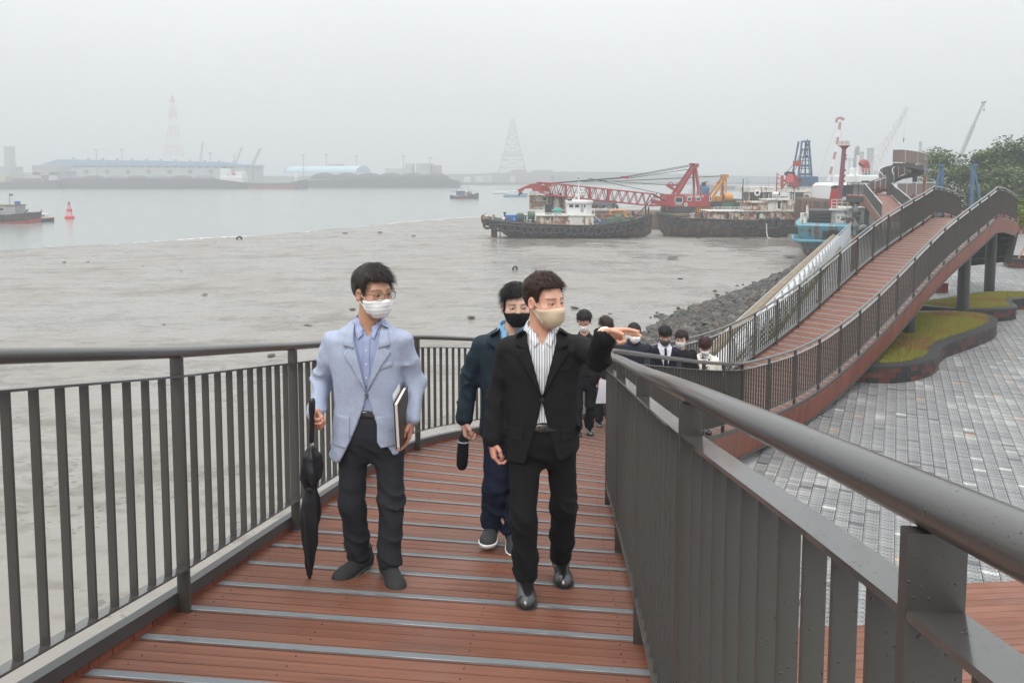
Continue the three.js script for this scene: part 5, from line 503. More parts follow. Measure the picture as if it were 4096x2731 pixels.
{ // debris on the mud
  const tyre = (label, u, v) => { const o = obj('old_tyre', clean(new THREE.TorusGeometry(0.42, 0.16, 10, 24)), M.rubber); const p = pw(u, v, 50), k = (EYE + 3.1) / (EYE - p.y), d = -p.z * k; o.position.set(p.x * k, mudY(p.x * k, d) + 0.12, -d); o.rotation.set(0.5, 0.4, 0.1); tag(o, label, 'tyre', 'old tyres half sunk in the mud'); o.scale.setScalar(label.includes('far') ? 0.66 : 0.45); }; tyre('old black tyre standing in the mud far out near the waterline', 957, 958); tyre('old tyre lying on the mud above the head of the man in suit', 2060, 1080);
  const r = rng(61), mats = [paint(0.06, 0.052, 0.045, 0.8), paint(0.10, 0.085, 0.07, 0.8), paint(0.04, 0.038, 0.036, 0.7)], geos = [11, 12, 13].map((k) => rockGeo(k)); const P = [[1085, 1425, 1.0, 0.3], [1885, 1272, 1.3, 0.5], [2300, 1234, 1.2, 0.45], [2645, 1258, 0.8, 0.4], [1240, 1305, 0.7, 0.2], [1225, 1303, 0.7, 0.2], [1410, 1242, 1.1, 0.25], [820, 1182, 1.2, 0.2], [256, 1050, 0.8, 0.5], [352, 1050, 0.6, 0.5], [1380, 935, 2.2, 0.3], [1520, 933, 2.4, 0.25], [2720, 1118, 1.0, 0.4], [2795, 954, 1.5, 0.4], [2985, 956, 2.2, 0.2], [1655, 945, 1.6, 0.3], [2440, 1255, 0.6, 0.4], [725, 1087, 0.5, 0.5], [655, 1300, 0.4, 0.4], [570, 1067, 0.5, 0.6], [2870, 1180, 0.8, 0.5], [2906, 1170, 0.6, 0.5], [1980, 1052, 0.6, 0.3], [2690, 1036, 3.2, 0.12], [3160, 1030, 2.6, 0.1], [860, 970, 1.0, 0.2]];
  const CL = ['dark driftwood lump on the mud just above the near handrail', 'chunky dark clod beside the head of the man in teal jacket', 'flat dark clod above the man in black shirt', 'small dark clod left of the stone bank toe', 'thin dark stick beside the shoulder of the man in blue, longer one', 'thin dark stick beside the shoulder of the man in blue, shorter one', 'flat brown stick close to the neck of the man in blue', 'lone flat stick in the middle of the open mud', 'dark speck out on the mud near the picture edge, first of two', 'dark speck out on the mud near the picture edge, second of two', 'long dark streak of debris by the far waterline', 'second long streak of debris by the far waterline', "dark clod near the stone bank's far end", 'dark lump under the bow of the long tug', "flat slab of debris below the long tug's stern", "streak of debris short of the black tug's rudder", "small clod to one side of the young man's head", 'tiny dark speck in the middle distance of the mud', 'tiny dark speck nearest the railing out on the mud', 'small twig halfway out on the mud', 'dark clod beside the stone bank, outer one', 'dark clod beside the stone bank, inner one', "small dark clod above the man in suit's head", 'long low ridge of mud below the long tug', 'low dark ridge of mud below the blue ship', 'flat wood scrap beside the far tyre'];
  P.forEach(([u, v, s, f], i) => { const p = pw(u, v, 50), k = (EYE + 3.1) / (EYE - p.y), d = -p.z * k, o = obj('mud_clod', geos[i % 3], mats[i % 3]); o.position.set(p.x * k, mudY(p.x * k, d) + 0.06 * s, -d); o.scale.set(s * 0.5, s * f * 0.42, s * 0.4); o.rotation.y = r() * 3; tag(o, CL[i], 'debris', 'clods of debris scattered over the mud'); });
}
// ---------- far shore, lookout, cranes ----------
{
  const land = []; const mk = (pts, y, h, dep) => { for (let i = 0; i < pts.length - 1; i++) { const [u0, d0] = pts[i], [u1, d1] = pts[i + 1], a = pw(u0, 700, d0), b = pw(u1, 700, d1); land.push(hexa([V3(a.x, WATER - 1, a.z), V3(b.x, WATER - 1, b.z), V3(b.x * 1.6, WATER - 1, b.z - dep), V3(a.x * 1.6, WATER - 1, a.z - dep)], [V3(a.x, WATER + h, a.z), V3(b.x, WATER + h, b.z), V3(b.x * 1.6, WATER + h, b.z - dep), V3(a.x * 1.6, WATER + h, a.z - dep)])); } };
  mk([[-900, 470], [900, 478], [1300, 500], [1838, 545]], 0, 2.2, 420); mk([[1838, 640], [2500, 660], [3300, 700], [6000, 700]], 0, 2.0, 420);
  struct(obj('far_shore', land, std({ color: lin(0.10, 0.105, 0.105), roughness: 0.9, bumpMap: rep(T.mott, 14), bumpScale: 0.3 })), 'far bank of the channel in the haze');
  // low hills
  const P = [], I = [], n = 90; for (let i = 0; i <= n; i++) { const u = lerp(-2200, 6200, i / n), h = 4 + 6 * fbm2(i * 0.16, 3, 5) + 4 * Math.exp(-(((u - 2300) / 500) ** 2)) + 5 * Math.exp(-(((u + 300) / 700) ** 2)); for (const [d, k] of [[790, 0], [815, 1], [840, 0.4]]) { const p = pw(u, 700, d); P.push(p.x, WATER + (k ? h * k : -2), p.z); } } for (let i = 0; i < n; i++) for (let j = 0; j < 2; j++) { const a = i * 3 + j; I.push(a, a + 3, a + 1, a + 1, a + 3, a + 4); }
  const g = new THREE.BufferGeometry(); g.setAttribute('position', new THREE.Float32BufferAttribute(P, 3)); g.setIndex(I); g.computeVertexNormals(); struct(obj('hills', uvm(g), std({ color: lin(0.07, 0.085, 0.075), roughness: 0.95 })), 'low hills beyond the far shore');
}
const far = (name, label, cat, u, v, d, group) => { const o = thing(name, label, cat, group); const b = pw(u, v, d), s = 1 / (pw(u + 1, v, d).x - b.x); o.position.copy(b); return [o, (U) => (U - u) / s, (Vv) => (v - Vv) / s]; };
{ // bulk carrier alongside the far quay
  const [o, X, Y] = far('cargo_ship', 'long dark cargo ship with a white bridge block at the far quay', 'ship', 930, 752, 462); obj('hull', hullGeo([[X(240), 0, Y(724), 5], [X(300), -1, Y(712), 8], [X(880), -1, Y(715), 8], [X(985), -1, Y(728), 8], [X(1070), -1, Y(735), 7]], 0, 1, true, 0.9), paint(0.055, 0.06, 0.07, 0.6), o); for (let k = 0; k < 7; k++) obj('cargo_heap', (() => { const g = new THREE.SphereGeometry(1, 16, 8, 0, 2 * PI, 0, PI / 2); g.scale(X(300) - X(252), Y(700) - Y(716), 6); g.translate(X(290 + k * 88), Y(716), 0); return clean(g); })(), k % 2 ? paint(0.07, 0.07, 0.08, 0.9) : paint(0.12, 0.12, 0.17, 0.9), o); const b = obj('bridge_block', [cham(X(982) - X(892), Y(705) - Y(732), 10, 0.3, X(937), (Y(705) + Y(732)) / 2, 0), cham(X(918) - X(893), Y(675) - Y(708), 8, 0.3, X(905), (Y(675) + Y(708)) / 2, 0), cham(X(980) - X(930), Y(688) - Y(708), 8, 0.3, X(955), (Y(688) + Y(708)) / 2, 0)], PB.clean, o); obj('funnel_top', bx(X(915) - X(895), 0.9, 6, X(905), Y(674), 0), M.dark, b); obj('lifeboat', ball(1, X(946), Y(692), 4.6, 1.3, 0.8, 0.8, 12), paint(0.6, 0.12, 0.06, 0.5), b); obj('mast', rod(V3(X(943), Y(690), 0), V3(X(943), Y(612), 0), 0.3, 0.2, 8), PB.grey, o);
  const cr = obj('deck_crane', [beam(V3(X(940), Y(668), 0), V3(X(972), Y(590), 0), 0.7, 0.5), beam(V3(X(972), Y(590), 0), V3(X(966), Y(606), 0), 0.5, 0.4)], PB.grey, o);
}
{ const [o, X, Y] = far('cargo_ship', 'low dark ship with a slim white mast at the far quay', 'ship', 1190, 752, 455); obj('hull', hullGeo([[X(1005), -1, Y(732), 5], [X(1180), -1, Y(731), 7], [X(1202), -0.8, Y(722), 6], [X(1232), 0, Y(716), 1]], 0, 1, true, 0.9), paint(0.06, 0.06, 0.07, 0.6), o); obj('red_boot', hullGeo([[X(1004), -1.2, Y(740), 5.2], [X(1195), -1.2, Y(740), 7.2]], 0, 1, false, 0.9), paint(0.25, 0.06, 0.06, 0.7), o); obj('mast', [rod(V3(X(1187), Y(735), 0), V3(X(1187), Y(680), 0), 0.9, 0.7, 8), rod(V3(X(1187), Y(712), 0), V3(X(1187), Y(700), 0), 1.4, 1.4, 8)], PB.clean, o); obj('windlass', cham(4, 1.2, 4, 0.2, X(1180), Y(730), 0), PB.keel, o); }
{ const [o, X, Y] = far('cargo_ship', 'dark ship at the far quay cut by the picture edge', 'ship', 100, 752, 452); obj('hull', hullGeo([[X(-120), -1, Y(730), 7], [X(170), -1, Y(728), 7], [X(215), -0.5, Y(722), 5], [X(232), 0, Y(718), 0.6]], 0, 1, true, 0.9), paint(0.06, 0.06, 0.07, 0.6), o); obj('deck_cargo', cham(X(150) - X(60), Y(712) - Y(728), 8, 0.3, X(105), Y(720), 0), paint(0.14, 0.13, 0.13, 0.8), o); obj('house', cham(X(45) - X(0), Y(700) - Y(728), 8, 0.3, X(20), Y(714), 0), paint(0.4, 0.38, 0.3, 0.6), o); }
{ const [o, X, Y] = far('cargo_ship', 'long dark vessel hull along the middle of the far quay', 'ship', 1500, 752, 500); obj('hull', hullGeo([[X(1205), -1, Y(728), 4], [X(1240), -1, Y(719), 7], [X(1780), -1, Y(712), 7], [X(1838), -1, Y(722), 3]], 0, 1, true, 0.9), paint(0.055, 0.065, 0.085, 0.6), o); obj('cargo_heap', [0, 1, 2, 3, 4, 5].map((k) => { const g = new THREE.SphereGeometry(1, 14, 8, 0, 2 * PI, 0, PI / 2); g.scale(X(60) - X(0), Y(692) - Y(718), 6); g.translate(X(1300 + k * 88), Y(716), 0); return clean(g); }), paint(0.07, 0.075, 0.09, 0.9), o); }
{ // long warehouse
  const [o, X, Y] = far('warehouse', 'very long grey warehouse with a blue roof edge on the far shore', 'building', 600, 735, 560); obj('wall', cham(X(985) - X(180), Y(655) - Y(735), 40, 0.3, X(582), (Y(655) + Y(735)) / 2, -20), paint(0.42, 0.44, 0.44, 0.6), o); obj('roof', plate([[X(170), Y(657)], [X(240), Y(637)], [X(900), Y(647)], [X(995), Y(662)], [X(995), Y(664)], [X(170), Y(662)]], 42).translate(0, 0, -20), paint(0.16, 0.30, 0.46, 0.6), o); for (let k = 0; k < 12; k++) obj('roof_vent', cham(1.6, 1.8, 1.6, 0.2, X(242 + k * 60), Y(632 + k * 1.2), -18), paint(0.2, 0.3, 0.4, 0.6), o); for (let k = 0; k < 20; k++) obj('window', bx(X(20) - X(0), 1.2, 0.3, X(305 + k * 33), Y(663 + k * 0.3), 0.15), paint(0.14, 0.15, 0.17, 0.5), o); for (let k = 0; k < 8; k++) obj('door', bx(X(16) - X(0), 2.8, 0.3, X(348 + k * 83), Y(686), 0.15), paint(0.12, 0.13, 0.15, 0.5), o); }
{ const dome = (label, u, v, d, x0, x1, yt, c, ce) => { const [o, X, Y] = far('arched_shed', label, 'building', u, v, d, 'arched sheds'); const R1 = Y(yt), hw = (X(x0 + 90) - X(x0)) / 2, g = new THREE.CylinderGeometry(1, 1, 1, 24, 1, false, -PI / 2, PI); g.rotateZ(PI / 2); const L = X(x1) - X(x0 + 45); g.rotateX(0); const sh = new THREE.Shape(); sh.moveTo(-hw, 0); for (let i = 0; i <= 20; i++) { const a = PI - i / 20 * PI; sh.lineTo(cos(a) * hw, sin(a) * R1); } sh.closePath(); const e = new THREE.ExtrudeGeometry(sh, { depth: L, bevelEnabled: false, curveSegments: 20 }); e.rotateY(PI / 2 - 0.45); e.translate(X(x0 + 45), 0, 0); obj('shell', uvm(e), c, o); const f = new THREE.ExtrudeGeometry(sh, { depth: 0.6, bevelEnabled: false }); f.rotateY(-0.45 + PI / 2); f.translate(X(x0 + 45) - 0.3, 0, 0.3); obj('end_wall', uvm(f), ce, o); }; dome('pale blue arched storage shed on the far shore', 1260, 690, 560, 1125, 1520, 664, paint(0.40, 0.55, 0.62, 0.5), paint(0.14, 0.30, 0.50, 0.5)); }
{ const blk = (label, u, v, d, list) => { const [o, X, Y] = far('industrial_block', label, 'building', u, v, d, 'industrial blocks on the far shore'); for (const [a, b, t, bt, c] of list) obj('block_wall', cham(X(b) - X(a), Y(t) - Y(bt), 14, 0.3, (X(a) + X(b)) / 2, (Y(t) + Y(bt)) / 2, -7), paint(c, c * 1.02, c * 1.04, 0.6), o); };
  blk('grey plant buildings beside the long vessel on the far shore', 1690, 700, 590, [[1620, 1650, 652, 698, 0.42], [1665, 1730, 652, 698, 0.36], [1720, 1762, 660, 698, 0.25], [1540, 1620, 672, 700, 0.45], [1312, 1365, 655, 664, 0.4]]); blk('grey sheds left of the long warehouse on the far shore', 120, 735, 520, [[0, 45, 665, 735, 0.36], [95, 165, 688, 735, 0.42], [195, 232, 688, 730, 0.45], [230, 262, 682, 735, 0.2], [50, 100, 690, 735, 0.3], [130, 240, 660, 700, 0.30]]); blk('low white buildings on the far bank behind the fishing boat', 1870, 742, 655, [[1855, 1880, 707, 735, 0.55], [1900, 1935, 705, 735, 0.5], [1940, 1965, 702, 735, 0.42], [2040, 2060, 705, 735, 0.5], [2065, 2190, 692, 738, 0.26], [2205, 2260, 700, 738, 0.22]]); blk('curved grey shed roofs beyond the crane tip', 2110, 735, 720, [[2045, 2105, 678, 740, 0.24], [2130, 2210, 680, 740, 0.24]]); }
{ // tall pylons
  const pyl = (label, u, v, d, w, top, arms, c1, c2) => { const [o, X, Y] = far('power_pylon', label, 'pylon', u, v, d, 'power pylons in the haze'); const H = Y(top), hw = w / 2, P = (k, f) => { const q = lerp(hw, hw * 0.08, Math.pow(f, 0.75)); return V3((k & 1 ? 1 : -1) * q, H * f, (k & 2 ? 1 : -1) * q); }; const lv = [0, 0.14, 0.28, 0.42, 0.55, 0.67, 0.78, 0.88, 1], r = w * 0.011; for (let i = 0; i < lv.length - 1; i++) { const g = []; for (let k = 0; k < 4; k++) { g.push(rod(P(k, lv[i]), P(k, lv[i + 1]), r, r, 5)); const l = [1, 3, 0, 2][k]; g.push(rod(P(k, lv[i]), P(l, lv[i + 1]), r * 0.5, r * 0.5, 4), rod(P(l, lv[i]), P(k, lv[i + 1]), r * 0.5, r * 0.5, 4), rod(P(k, lv[i + 1]), P(l, lv[i + 1]), r * 0.5, r * 0.5, 4)); } obj('tower_section', g, i % 2 ? c1 : c2, o); } for (const [f, l] of arms) obj('cross_arm', [beam(V3(-l * w, H * f, 0), V3(l * w, H * f, 0), w * 0.03, w * 0.03), rod(V3(-l * w, H * f, 0), V3(0, H * (f + 0.05), 0), r * 0.6, r * 0.6, 4), rod(V3(l * w, H * f, 0), V3(0, H * (f + 0.05), 0), r * 0.6, r * 0.6, 4)], c1, o); };
  pyl('red and white lattice power pylon behind the warehouse', 698, 660, 760, 17, 385, [[0.72, 0.30], [0.82, 0.26], [0.92, 0.22]], paint(0.55, 0.10, 0.10, 0.6), paint(0.65, 0.62, 0.6, 0.6)); pyl('wide pale grey lattice pylon fading in the haze beyond the tugs', 2050, 700, 780, 33, 480, [[0.36, 0.36]], paint(0.36, 0.37, 0.38, 0.6), paint(0.36, 0.37, 0.38, 0.6)); }
{ const L = [[390, 600, 'first'], [492, 598, 'second'], [845, 612, 'third'], [1215, 620, 'fourth'], [1308, 618, 'fifth'], [1428, 625, 'sixth'], [1615, 625, 'seventh'], [1722, 630, 'eighth']]; for (const [u, t, w] of L) { const [o, X, Y] = far('floodlight_mast', `tall floodlight mast on the far quay, ${w} from the picture's open water side`, 'light mast', u, 735, 545, 'floodlight masts on the far quay'); obj('pole', rod(V3(0, 0, 0), V3(0, Y(t), 0), 0.35, 0.22, 8), PB.grey, o); obj('lamp_ring', [bx(2.4, 0.5, 2.4, 0, Y(t), 0)], PB.grey, o); } }
{ const [o, X, Y] = far('cooling_tower', 'grey cooling tower in the haze over the far sheds', 'tower', 42, 690, 700); obj('shell', lathe([[5.6, 0], [4.7, 6], [4.3, 14], [4.4, Y(588)]].map(([a, b]) => [a, b]), 28), paint(0.26, 0.28, 0.30, 0.7), o); obj('rim', lathe([[4.3, Y(588)], [4.7, Y(588)], [4.7, Y(586)], [4.2, Y(586)]], 28), paint(0.26, 0.28, 0.30, 0.7), o); }
{ const jib = (label, u, v, d, a, b, w) => { const [o, X, Y] = far('harbour_crane', label, 'crane', u, v, d, 'harbour cranes in the haze'); obj('tower', cham(2.4, Y(a[1]) + 4, 2.4, 0.2, X(a[0]), (Y(a[1]) - 4) / 2, 0), PB.grey, o); obj('jib', lattice(V3(X(a[0]), Y(a[1]), 0), V3(X(b[0]), Y(b[1]), 0), w, w * 0.5, 10, w * 0.09), PB.grey, o); }; jib('grey harbour crane with raised jib behind the white mast', 1005, 700, 540, [1005, 672], [1044, 593], 1.6); jib('thin grey crane in the haze beside the red pylon', 800, 690, 620, [802, 650], [815, 566], 1.4); }
{ // far tanker behind the yellow crane
  const [o, X, Y] = far('tanker', 'long grey and red hulled tanker in the haze behind the yellow crane', 'ship', 2960, 783, 430); obj('hull', hullGeo([[X(2810), 0, Y(738), 6], [X(2840), -1, Y(742), 9], [X(3300), -1, Y(740), 9], [X(3420), -1, Y(740), 8]], 0.4, 1, true, 0.9), paint(0.09, 0.11, 0.15, 0.6), o); obj('hull_bottom', hullGeo([[X(2812), 0, Y(738), 6], [X(2840), -1, Y(742), 9], [X(3300), -1, Y(740), 9], [X(3420), -1, Y(740), 8]], 0, 0.402, false, 0.9), paint(0.26, 0.10, 0.11, 0.6), o); obj('bow_house', cham(X(2850) - X(2830), 1.4, 6, 0.2, X(2840), Y(738), 0), PB.yellow, o); obj('mast', [rod(V3(X(2835), Y(740), 0), V3(X(2835), Y(716), 0), 0.5, 0.3, 8), bx(X(2992) - X(2984), Y(708) - Y(740), 2, X(2986), (Y(708) + Y(740)) / 2, 0), bx(X(3008) - X(2984), 1.2, 2, X(2996), Y(727), 0)], paint(0.25, 0.32, 0.42, 0.6), o); }
// --- cranes over the yard on the right
{ const [o, X, Y] = far('crane_boom', 'red and white banded crane boom with a bent tip behind the red mast', 'crane', 3315, 720, 300); const A = [3312, 725], B = [3352, 490], n = 8; for (let k = 0; k < n; k++) { const p = (t) => V3(X(lerp(A[0], B[0], t) + 6 * sin(t * 3)), Y(lerp(A[1], B[1], t)), 0); obj('boom_band', beam(p(k / n), p((k + 1) / n), 0.8, 0.7, V3(0, 0, 1)), k % 2 ? PB.red : PB.clean, o); } obj('boom_tip', tube([V3(X(3337), Y(490), 0), V3(X(3342), Y(476), 0), V3(X(3356), Y(473), 0), V3(X(3368), Y(480), 0)], 0.55, 8), PB.red, o); obj('rigging', [rod(V3(X(3355), Y(478), 0), V3(X(3361), Y(570), 0), 0.05, 0.05, 4), rod(V3(X(3338), Y(500), 0), V3(X(3280), Y(690), 0), 0.05, 0.05, 4)], PB.grey, o); obj('crane_base', cham(3, Y(725) + 12, 3, 0.2, 0, (Y(725) - 12) / 2, 0), PB.grey, o); }
{ const [o, X, Y] = far('lattice_crane', 'pale lattice boom crane leaning over the spiral lookout', 'crane', 3492, 680, 290); obj('boom', lattice(V3(X(3492), Y(680), 0), V3(X(3618), Y(430), 0), 2.5, 0.9, 22, 0.12), paint(0.55, 0.53, 0.52, 0.5), o); obj('hoist_rope', [rod(V3(X(3615), Y(434), 0), V3(X(3610), Y(560), 0), 0.04, 0.04, 4), rod(V3(X(3600), Y(470), 0), V3(X(3470), Y(640), 0), 0.04, 0.04, 4)], PB.grey, o); obj('hook', [rod(V3(X(3610), Y(552), 0), V3(X(3610), Y(570), 0), 0.3, 0.1, 8)], M.dark, o); obj('carrier', cham(6, Y(680) + 12, 4, 0.3, X(3492), (Y(680) - 12) / 2, 0), PB.grey, o); }
{ const [o, X, Y] = far('mobile_crane', 'grey telescopic crane boom rising behind the trees', 'crane', 3850, 590, 220); obj('boom', [beam(V3(X(3845), Y(620), 0), V3(X(3890), Y(500), 0), 0.8, 0.85, V3(0, 0, 1)), beam(V3(X(3888), Y(505), 0), V3(X(3925), Y(412), 0), 0.52, 0.56, V3(0, 0, 1))], PB.grey, o); obj('boom_head', [beam(V3(X(3918), Y(412), 0), V3(X(3936), Y(408), 0), 0.3, 0.4), rod(V3(X(3930), Y(410), 0), V3(X(3929), Y(436), 0), 0.04, 0.04, 4), rod(V3(X(3929), Y(436), 0), V3(X(3929), Y(446), 0), 0.2, 0.1, 8)], M.steel, o); obj('carrier', cham(5, 5, 4, 0.3, X(3845), Y(690), 0), PB.grey, o); }
for (const [u, t, w, l] of [[3443, 607, 15, 'slim grey silo column left of the broad one behind the stairs'], [3478, 592, 24, 'broad grey concrete column behind the lookout stairs'], [3676, 567, 11, 'thin grey chimney beside the trees behind the lookout']]) { const [o, X, Y] = far('concrete_column', l, 'column', u, 720, 300, 'concrete columns in the yard'); const r = (w / 2) * (X(u + 1)); obj('shaft', lathe([[r * 1.1, -12], [r, 0], [r, Y(t)], [0.001, Y(t)]], 20), paint(0.33, 0.34, 0.35, 0.7), o); obj('cap', lathe([[r, Y(t)], [r * 1.15, Y(t)], [r * 1.15, Y(t) - 0.5], [r, Y(t) - 0.5]], 20), paint(0.3, 0.31, 0.32, 0.7), o); }
{ const [o, X, Y] = far('lattice_gantry', 'grey lattice gantry tower between the red mast and the columns', 'tower', 3400, 720, 300); obj('tower', [...lattice(V3(X(3395), -10, 0), V3(X(3395), Y(635), 0), 1.6, 1.6, 12, 0.1), ...lattice(V3(X(3412), -10, 0), V3(X(3412), Y(635), 0), 1.6, 1.6, 12, 0.1)], PB.grey, o); obj('cross_beam', lattice(V3(X(3370), Y(636), 0), V3(X(3425), Y(638), 0), 0.8, 0.8, 7, 0.08), PB.grey, o); const o2 = far('harbour_crane', 'pale curved crane arm beside the lattice gantry', 'crane', 3420, 720, 195, 'harbour cranes in the haze'); obj('arm', tube([V3(0, -12, 0), V3(o2[1](3418), o2[2](650), 0), V3(o2[1](3421), o2[2](592), 0), V3(o2[1](3426), o2[2](582), 0), V3(o2[1](3430), o2[2](620), 0)], 0.35, 8), PB.grey, o2[0]); obj('arm_base', cham(2, 6, 2, 0.2, 0, -12, 0), PB.grey, o2[0]); }
// --- spiral lookout
{
  const o = thing('lookout_tower', 'spiral viewing lookout with bronze mesh panels on a raised deck', 'lookout'), D = 68, P = (u, v, d = D) => pw(u, v, d), bronze = std({ color: lin(0.17, 0.125, 0.11), roughness: 0.45, metalness: 0.2 }), lite = M.galv;
  const c0 = P(3560, 778), yD = c0.y, sc = FS / D; // lower deck
  const deck = (uu, v0) => P(uu, v0);
  const poly = [[3385, 66], [3480, 63.5], [3592, 64], [3740, 65], [3740, 71], [3560, 73], [3385, 70]].map(([u, d]) => { const q = P(u, 778, d); return [q.x, q.z]; }); obj('lower_deck', prism(poly, 0.12, yD - 0.12), M.fascia[1], o); obj('deck_frame', prism(poly.map(([x, z]) => [x, z]), 0.42, yD - 0.56), M.steel, o);
  for (const [u, d] of [[3421, 66.5], [3470, 65.5], [3620, 66], [3700, 66.5], [3560, 71]]) { const q = P(u, 778, d); obj('support_post', rod(V3(q.x, -0.1, q.z), V3(q.x, yD - 0.5, q.z), 0.2, 0.2, 14), M.steel, o); }
  const fenceRun = (a, b, n, h, gl) => { for (let i = 0; i < n; i++) { const p = a.clone().lerp(b, i / n), q = a.clone().lerp(b, (i + 1) / n); if (gl) obj('mesh_panel', beam(p.clone().lerp(q, 0.03).add(V3(0, h * 0.52, 0)), p.clone().lerp(q, 0.97).add(V3(0, h * 0.52, 0)), 0.03, h * 0.82), bronze, o); else for (let k = 0; k < 8; k++) obj('baluster', beam(p.clone().lerp(q, k / 8).add(V3(0, 0.1, 0)), p.clone().lerp(q, k / 8).add(V3(0, h - 0.1, 0)), 0.03, 0.03, V3(0, 0, 1)), M.rail, o); obj('panel_post', rod(p, p.clone().add(V3(0, h, 0)), 0.035, 0.035, 8), gl ? lite : M.rail, o); } obj('top_rail', rod(a.clone().add(V3(0, h, 0)), b.clone().add(V3(0, h, 0)), 0.04, 0.04, 8), gl ? lite : M.rail, o); };
  const E = ([u, d]) => { const q = P(u, 778, d); q.y = yD; return q; }; fenceRun(E([3388, 66]), E([3480, 63.6]), 4, 1.15, false); fenceRun(E([3388, 66.2]), E([3388, 69.8]), 3, 1.15, false); fenceRun(E([3588, 64.1]), E([3738, 65.2]), 4, 1.15, true); fenceRun(E([3738, 65.4]), E([3738, 70.8]), 4, 1.15, true);
  // spiral ramp: rises from the stair head round to the upper gallery
  const cx = P(3612, 700), C = V3(cx.x, 0, -D), Rm = 1.42, HWd = 0.53, y1 = P(3560, 652).y, y00 = P(3560, 752).y, N = 44, T0 = PI * 1.04, T1 = -PI * 0.80; const pt = (t, r) => { const a = lerp(T0, T1, t), y = lerp(y00, y1, Math.pow(clamp(t * 1.08), 0.75)); return V3(C.x + cos(a) * r * (1 + 0), y, C.z - sin(a) * r * 1.0); };
  for (let i = 0; i < N; i++) { const a = i / N, b = (i + 1) / N; obj('tread', hexa([pt(a, Rm - HWd), pt(b, Rm - HWd), pt(b, Rm + HWd), pt(a, Rm + HWd)], [pt(a, Rm - HWd), pt(b, Rm - HWd), pt(b, Rm + HWd), pt(a, Rm + HWd)].map((p) => p.clone().add(V3(0, -0.34, 0)))), M.steel, o); }
  const wall = (r, t0, t1, n) => { for (let i = 0; i < n; i++) { const a = lerp(t0, t1, i / n), b = lerp(t0, t1, (i + 1) / n), p = pt(a, r), q = pt(b, r); const up = (v, y) => v.clone().add(V3(0, y, 0)), nn = p.clone().sub(C).setY(0).normalize().multiplyScalar(0.03); obj('mesh_panel', hexa([up(p, 0.08), up(q, 0.08), up(q, 0.08).add(nn), up(p, 0.08).add(nn)], [up(p, 1.16), up(q, 1.16), up(q, 1.16).add(nn), up(p, 1.16).add(nn)]), bronze, o); if (i % 4 === 0) obj('panel_post', rod(p, up(p, 1.22), 0.035, 0.035, 6), lite, o); } obj('top_rail', tube(range(t0, t1, 0.02).map((t) => pt(t, r).add(V3(0, 1.2, 0))), 0.04, 6, 90), lite, o); }; wall(Rm + HWd, 0, 1, 44); wall(Rm - HWd, 0, 1, 40);
  for (const [u, d] of [[3557, 66.7], [3660, 67.6]]) { const q = P(u, 700, d); obj('support_post', rod(V3(q.x, yD - 0.4, q.z), V3(q.x, y1 - 0.36, q.z), 0.2, 0.2, 14), M.steel, o); }
  { const a = V3(P(3488, 770).x, yD + 0.1, -D), b = pt(0, Rm); for (const w of [-0.5, 0.5]) { const A2 = a.clone().add(V3(0, 0, w)), B2 = b.clone().add(V3(0, 0, w)); fenceRun(A2, B2, 3, 1.15, true); } obj('lead_in_deck', beam(a, b, 1.1, 0.2), M.steel, o); }
  // stair up to the spiral
  for (let k = 0; k < 5; k++) { const q = P(3518, 778, 66.5 + k * 0.35); obj('stair_tread', bx(0.8, 0.06, 0.34, q.x, yD + 0.18 * (k + 1), q.z), M.fascia[k % 3], o); } 
  // approach ramp rising from the plaza
  const r0 = P(3510, 782, 63.6), r1 = P(3595, 880, 50), lo = 1.35; const A = V3(r0.x, yD, r0.z), B = V3(r1.x, r1.y, r1.z), n = 40, dr = B.clone().sub(A), side = V3(-dr.z, 0, dr.x).normalize(); const RP = (t, w, y = 0) => A.clone().lerp(B, t).addScaledVector(side, w).add(V3(0, y, 0)); for (let i = 0; i < n; i++) { const a = i / n, b = (i + 0.94) / n; obj('deck_plank', hexa([RP(a, -1), RP(b, -1), RP(b, 1), RP(a, 1)], [RP(a, -1, -0.06), RP(b, -1, -0.06), RP(b, 1, -0.06), RP(a, 1, -0.06)], R() * 9, R() * 9, side), M.plank[i % 4], o); } for (const w of [-1.05, 1.05]) { obj('ramp_fascia', hexa([RP(0, w, -0.02), RP(1, w, -0.02), RP(1, w * 1.05, -0.02), RP(0, w * 1.05, -0.02)], [RP(0, w, -0.6), RP(1, w, -0.6), RP(1, w * 1.05, -0.6), RP(0, w * 1.05, -0.6)]), M.fascia[0], o); for (let i = 0; i < 70; i++) obj('baluster', beam(RP(i / 70, w, 0.12), RP(i / 70, w, 1.0), 0.03, 0.04, V3(0, 0, 1)), M.rail, o); obj('top_rail', rod(RP(0, w, 1.12), RP(1, w, 1.12), 0.035, 0.035, 8), lite, o); obj('lower_rail', rod(RP(0, w, 0.12), RP(1, w, 0.12), 0.03, 0.03, 8), lite, o); }
}
